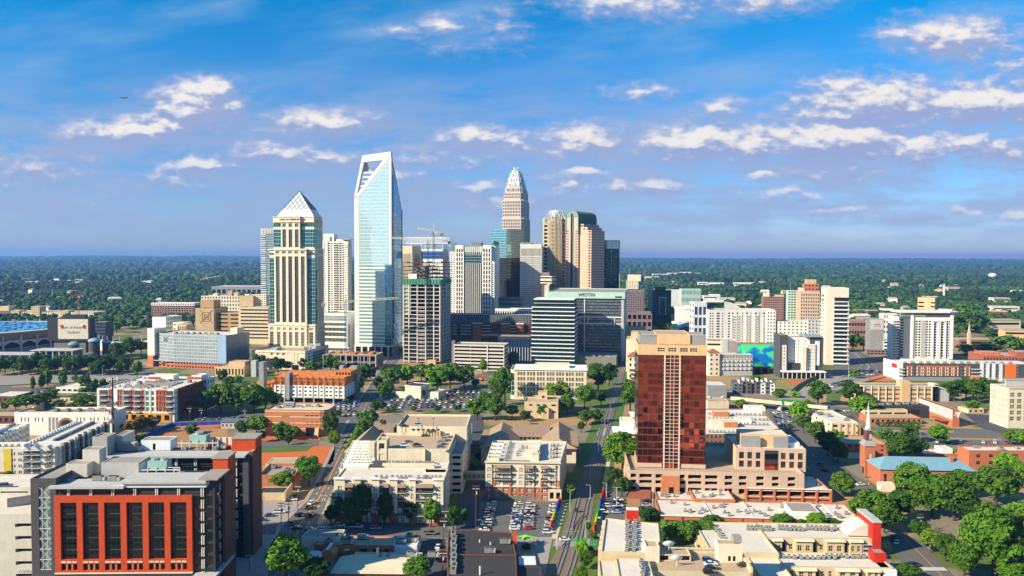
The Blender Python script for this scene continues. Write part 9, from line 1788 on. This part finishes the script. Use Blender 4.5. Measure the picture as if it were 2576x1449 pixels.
for x,yb,yt,Y,lab in ((2234,765,740,2200,'thin radio mast in woods above narrow slab hotel'),(2316,765,742,2200,'thin radio mast in woods above white apartment tower'),(403,705,690,4000,'thin radio mast far off in left woods'),(132,752,725,2100,'thin mast with disc top near brown crane'),(1691,714,700,3500,'thin brown stack in woods right of towers')): spire(x,yb,yt,Y,lab,1.0,'lgrey','radio_mast')
def cell_mast():
 p=gp(285,1100);t=empty('cell_mast',(p.x,p.y,0),0,'dark cell phone mast crowded with antennas before the white hall','mast');s=p.y/FPX;H=152*s;m=MB();m.bar((0,0,0),(0,0,H),.75,0,8,.4);m.build('pole',MT('metal_dark'),t)
 for zz,r,nn,nm in ((H-1.2,3.2,10,'antenna_ring'),(H*.56,2.6,10,'antenna_ring'),(H*.42,2.2,8,'antenna_ring'),(H*.27,1.6,7,'antenna_ring')):
  m = MB()
  for i in range(nn): a=6.283*i/nn;x,y=r*math.cos(a),r*math.sin(a);m.box(x-.2,x+.2,y-.2,y+.2,zz-1.2,zz+1.3);m.bar((0,0,zz),(x,y,zz),.08)
  m.build(nm, MT('metal_white' if zz > H - 2 else 'mgrey'), t)
 m = MB(); m.box(-.5, .1, -.9, -.4, 4, 24); m.build('cable_duct', MT('mgrey'), t)
cell_mast()
def pole(x, yb, yt, label, z=0.):
 p=gp(x,yb);H=max(6,(yb-yt)*p.y/FPX);r=empty('utility_pole',(p.x,p.y,0),TR.uniform(-.2,.2),label,'utility pole','wooden utility poles');m=MB();m.bar((0,0,0),(0,0,H),.19,0,7,.12);m.build('pole',MT('pole_wood'),r)
 for k,zz in enumerate((H-.5,H-1.7)): m=MB();m.box(-1.5,1.5,-.1,.1,zz,zz+.2);[m.box(e-.08,e+.08,-.08,.08,zz+.2,zz+.5) for e in (-1.3,-.5,.5,1.3)];m.build('crossarm',MT('lgrey' if k else 'pole_wood'),r)
 m=MB();m.bar((.4,0,H-4),(.4,0,H-2.7),.3,0,8);m.build('transformer',MT('lgrey'),r);return Vector((p.x,p.y,H-.2))
def wire(pts, label):
 a = pts[0]; r = empty('power_line', (a.x, a.y, 0), 0, label, 'power line', 'overhead power lines')
 for off in (-1.3, 0, 1.3):
  m = MB()
  for p, q in zip(pts, pts[1:]):
   n=8;L=(q-p).length;P=[p.lerp(q,i/n)+Vector((off,0,-L*.03*4*(i/n)*(1-i/n))) for i in range(n+1)]
   for u, v in zip(P, P[1:]): m.bar(u - Vector((a.x, a.y, 0)), v - Vector((a.x, a.y, 0)), .035, 0, 3)
  m.build('strand', MT('metal_dark'), r)
PL=[(M2(193,845),1232,'left of red office corner'),(M2(375,1005),1262,'left of the zebra crossing'),(M2(448,925),1258,'by the corner pickup'),(M2(540,835),1214,'by the pale shed parapet'),(M2(800,780),1238,'at left end of dark oaks'),(M2(885,1000),1246,'beside oak at shaded kerb'),(M2(1235,990),1272,'between second and third oak'),(M2(1315,985),1268,'right of third oak'),(M2(2000,1010),1276,'at kerb left of black roof'),(M2(1985,1130),1300,'in lane beside black roof'),(M2(1975,1420),1380,'at bottom beside black roof'),(M2(2305,980),1218,'in dark lane near skybridge'),(M2(60,1400),1386,'on left pavement at bottom')]
PP = [pole(*a, t, 'wooden utility pole ' + lab) for a, t, lab in PL]
wire([PP[5],PP[6],PP[7],PP[8]],'power line strung past the dark oaks');wire([PP[8],PP[9],PP[10]],'power line running down lane beside black roof');wire([PP[8],PP[11]],'power line crossing to the dark lane')
Q2_ = lambda x, y: (1769.1 + .3133 * x, 1081.9 + .3133 * y)
PL=[(Q2_(1320,480),1198,'in front of church tower'),(Q2_(1580,700),1260,'among big trees right of curved roof'),(Q2_(1740,830),1292,'behind dry tree on right bank'),(Q2_(1892,930),1332,'beside lower right road, upper'),(Q2_(1965,1000),1345,'beside lower right road, middle'),(Q2_(2057,1110),1390,'beside lower right road, lowest'),((2060,1120),1078,'left of cream block with brown piers'),((2025,1060),1030,'by the expressway tree row')]
PQ=[pole(*a,t,'wooden utility pole ' +lab) for a,t,lab in PL];wire(PQ[:6],'power line climbing along lower right road')
PL=[((477,1062),1022,'beside striped flats'),((506,1064),1026,'right of striped flats corner'),((393,1085),1050,'at blue tarp fence'),((615,1064),1028,'left of orange brick office')]
PR=[pole(*a,t,'wooden utility pole ' +lab) for a,t,lab in PL];wire([PR[0],PR[1],PR[3]],'power line right of striped flats')
def lamp(x, yb, yt, label, dirx=1, double=False):
 p=gp(x,yb);H=max(5,(yb-yt)*p.y/FPX);r=empty('street_lamp',(p.x,p.y,0),0,label,'street lamp','street lamps');m=MB();m.bar((0,0,0),(0,0,H),.14,0,7,.08);m.build('pole',MT('metal_white'),r);m=MB();m.bar((-1.6 if double else 0,0,H),(1.6*dirx,0,H+.25),.07);m.build('arm',MT('metal_white'),r)
 for e in ((-1.6,1.6) if double else (1.6*dirx,)): m=MB();m.box(e-.45,e+.45,-.2,.2,H+.12,H+.34);m.build('lamp_head',MT('metal'),r)
N2 = lambda x, y: (1190.7 + .2536 * x, 1081.9 + .2536 * y)
for i,(q,t,lab) in enumerate(((N2(1160,690),1220,'right of tracks where shade ends'),(N2(960,810),1232,'left of tracks by left grass strip'),(N2(1320,690),1215,'beside right rainbow fence top'),(N2(1420,800),1226,'between rows right of rainbow fence'),(N2(1780,790),1220,'before the orange portal'),(N2(375,1030),1296,'in railway parking lot'),(N2(830,1190),1340,'at rail crossing left side'),(N2(1110,1070),1310,'at rail crossing right side'),(M2(235,1050),1300,'beside red office pavement'),(M2(2080,985),1310,'at lane entrance'))): lamp(*q,t,'pale street lamp ' +lab,1 if i % 2 else -1,i in (3,5))
lamp(2134.5,966,887,'very tall light mast on expressway median',1,True);lamp(188*.2536,948,925,'lamp beside left highway',1);lamp(258,948,920,'lamp at right end of left highway',1);lamp(228,946,922,'lamp in middle of left highway',-1)
for i, f in enumerate((.1, .25, .4, .55, .7, .85)):
 j=int(f*(len(BL)-3))+1;a,b=gp(*BL[j]),gp(*BR[j]);c=(a+b)/2;r=empty('catenary_pole',(c.x,c.y,0),0,'overhead line pole between the tracks, %s from the near end' % ordn(i),'rail pole','overhead line poles on the railway');m=MB();m.bar((0,0,0),(0,0,8),.16,0,6,.12);m.build('pole',MT('metal'),r);m=MB();m.bar((-3,0,6.6),(3,0,6.6),.07);m.bar((-3,0,6.6),(0,0,7.8),.05);m.bar((3,0,6.6),(0,0,7.8),.05);m.build('bracket',MT('metal'),r)
def plane():
 p=at(310,246,3600);r=empty('airliner',p,math.radians(0),'small dark airliner flying level in the upper left sky','aircraft');s=1.0
 m=MB();m.bar((-16,0,0),(13,0,.4),1.9,0,10,1.9);m.bar((-16,0,0),(-19,0,-.4),1.9,0,10,.5);m.bar((13,0,.4),(19,0,1.4),1.9,0,10,.5);m.build('fuselage',MT('slate'),r)
 for e in (-1, 1):
  m=MB();m.prism([(-4,e*1.2),(3,e*1.2),(8,e*17),(6,e*17)] if e < 0 else [(6,e*17),(8,e*17),(3,e*1.2),(-4,e*1.2)],-.6,-.2);m.build('wing',MT('slate'),r);m=MB();m.bar((-3.5,e*6,-1.8),(0,e*6,-1.8),1.1,0,8);m.build('engine',MT('charcoal2'),r)
  m=MB();m.prism([(14,e*.5),(17,e*.5),(19,e*6),(17.6,e*6)] if e < 0 else [(17.6,e*6),(19,e*6),(17,e*.5),(14,e*.5)],1.2,1.5);m.build('tailplane',MT('slate'),r)
 m=MB();m.poly([(13,.15,1.5),(18.6,.15,1.8),(20,.15,7),(17.6,.15,7)]);m.poly([(13,-.15,1.5),(17.6,-.15,7),(20,-.15,7),(18.6,-.15,1.8)]);m.poly([(17.6,-.15,7),(17.6,.15,7),(20,.15,7),(20,-.15,7)]);m.poly([(13,-.15,1.5),(13,.15,1.5),(17.6,.15,7),(17.6,-.15,7)]);m.build('tail_fin',MT('slate'),r)
plane()
# machines on the building sites
def digger(x, y, label, mat, rot, s=1.0):
 p=gp(x,y);r=empty('excavator',(p.x,p.y,.2),rot,label,'excavator','excavators on the building sites');m=MB();m.box(-2,2,-1.5,-.8,0,.9);m.box(-2,2,.8,1.5,0,.9);m.build('track',MT('tyre'),r);m=MB();m.box(-2.2,1.6,-1.4,1.4,1.0,2.4);m.build('body',MT(mat),r);m=MB();m.box(.2,1.6,-1.3,-.1,2.4,3.5);m.build('cab',MT('glass_dark'),r);m=MB();m.bar((1.4,.5,2),(4.6,.5,5.4),.35);m.bar((4.6,.5,5.4),(7,.5,2.6),.28);m.box(6.6,7.6,0,1,1.4,2.6);m.build('boom',MT(mat),r)
for i,(x,y,c,rot) in enumerate(((940,932,'red_sign',.3),(1136,927,'red_sign',.6),(236,938,'red_sign',.2),(300,936,'ochre',.5),(322,934,'ochre',2.),(745,926,'red_sign',.2),(1212,958,'orange_wall',1.2),(1075,928,'ochre',2.5))): digger(x,y,'%s excavator, %s from left among site machines' % ({'red_sign': 'red','ochre': 'yellow','orange_wall': 'orange'}[c],ordn(sorted((940,1136,236,300,322,745,1212,1075)).index(x))),c,rot)
# ------------------------------------------------------------------ air
def haze():
 m=bpy.data.materials.new('haze');m.use_nodes=True;nt=m.node_tree;nt.nodes.clear();t=NT(nt);v=t.n('ShaderNodeVolumePrincipled');v.inputs['Color'].default_value=(.22,.48,1.0,1);v.inputs['Density'].default_value=HAZE;v.inputs['Anisotropy'].default_value=.2
 o=t.n('ShaderNodeOutputMaterial');nt.links.new(v.outputs[0],o.inputs['Volume']);mb=MB();mb.box(-31000,31000,-450,24000,-1,275);ob=mb.build('haze',m);ob['kind']='stuff'
HAZE = 6.2e-5
haze()
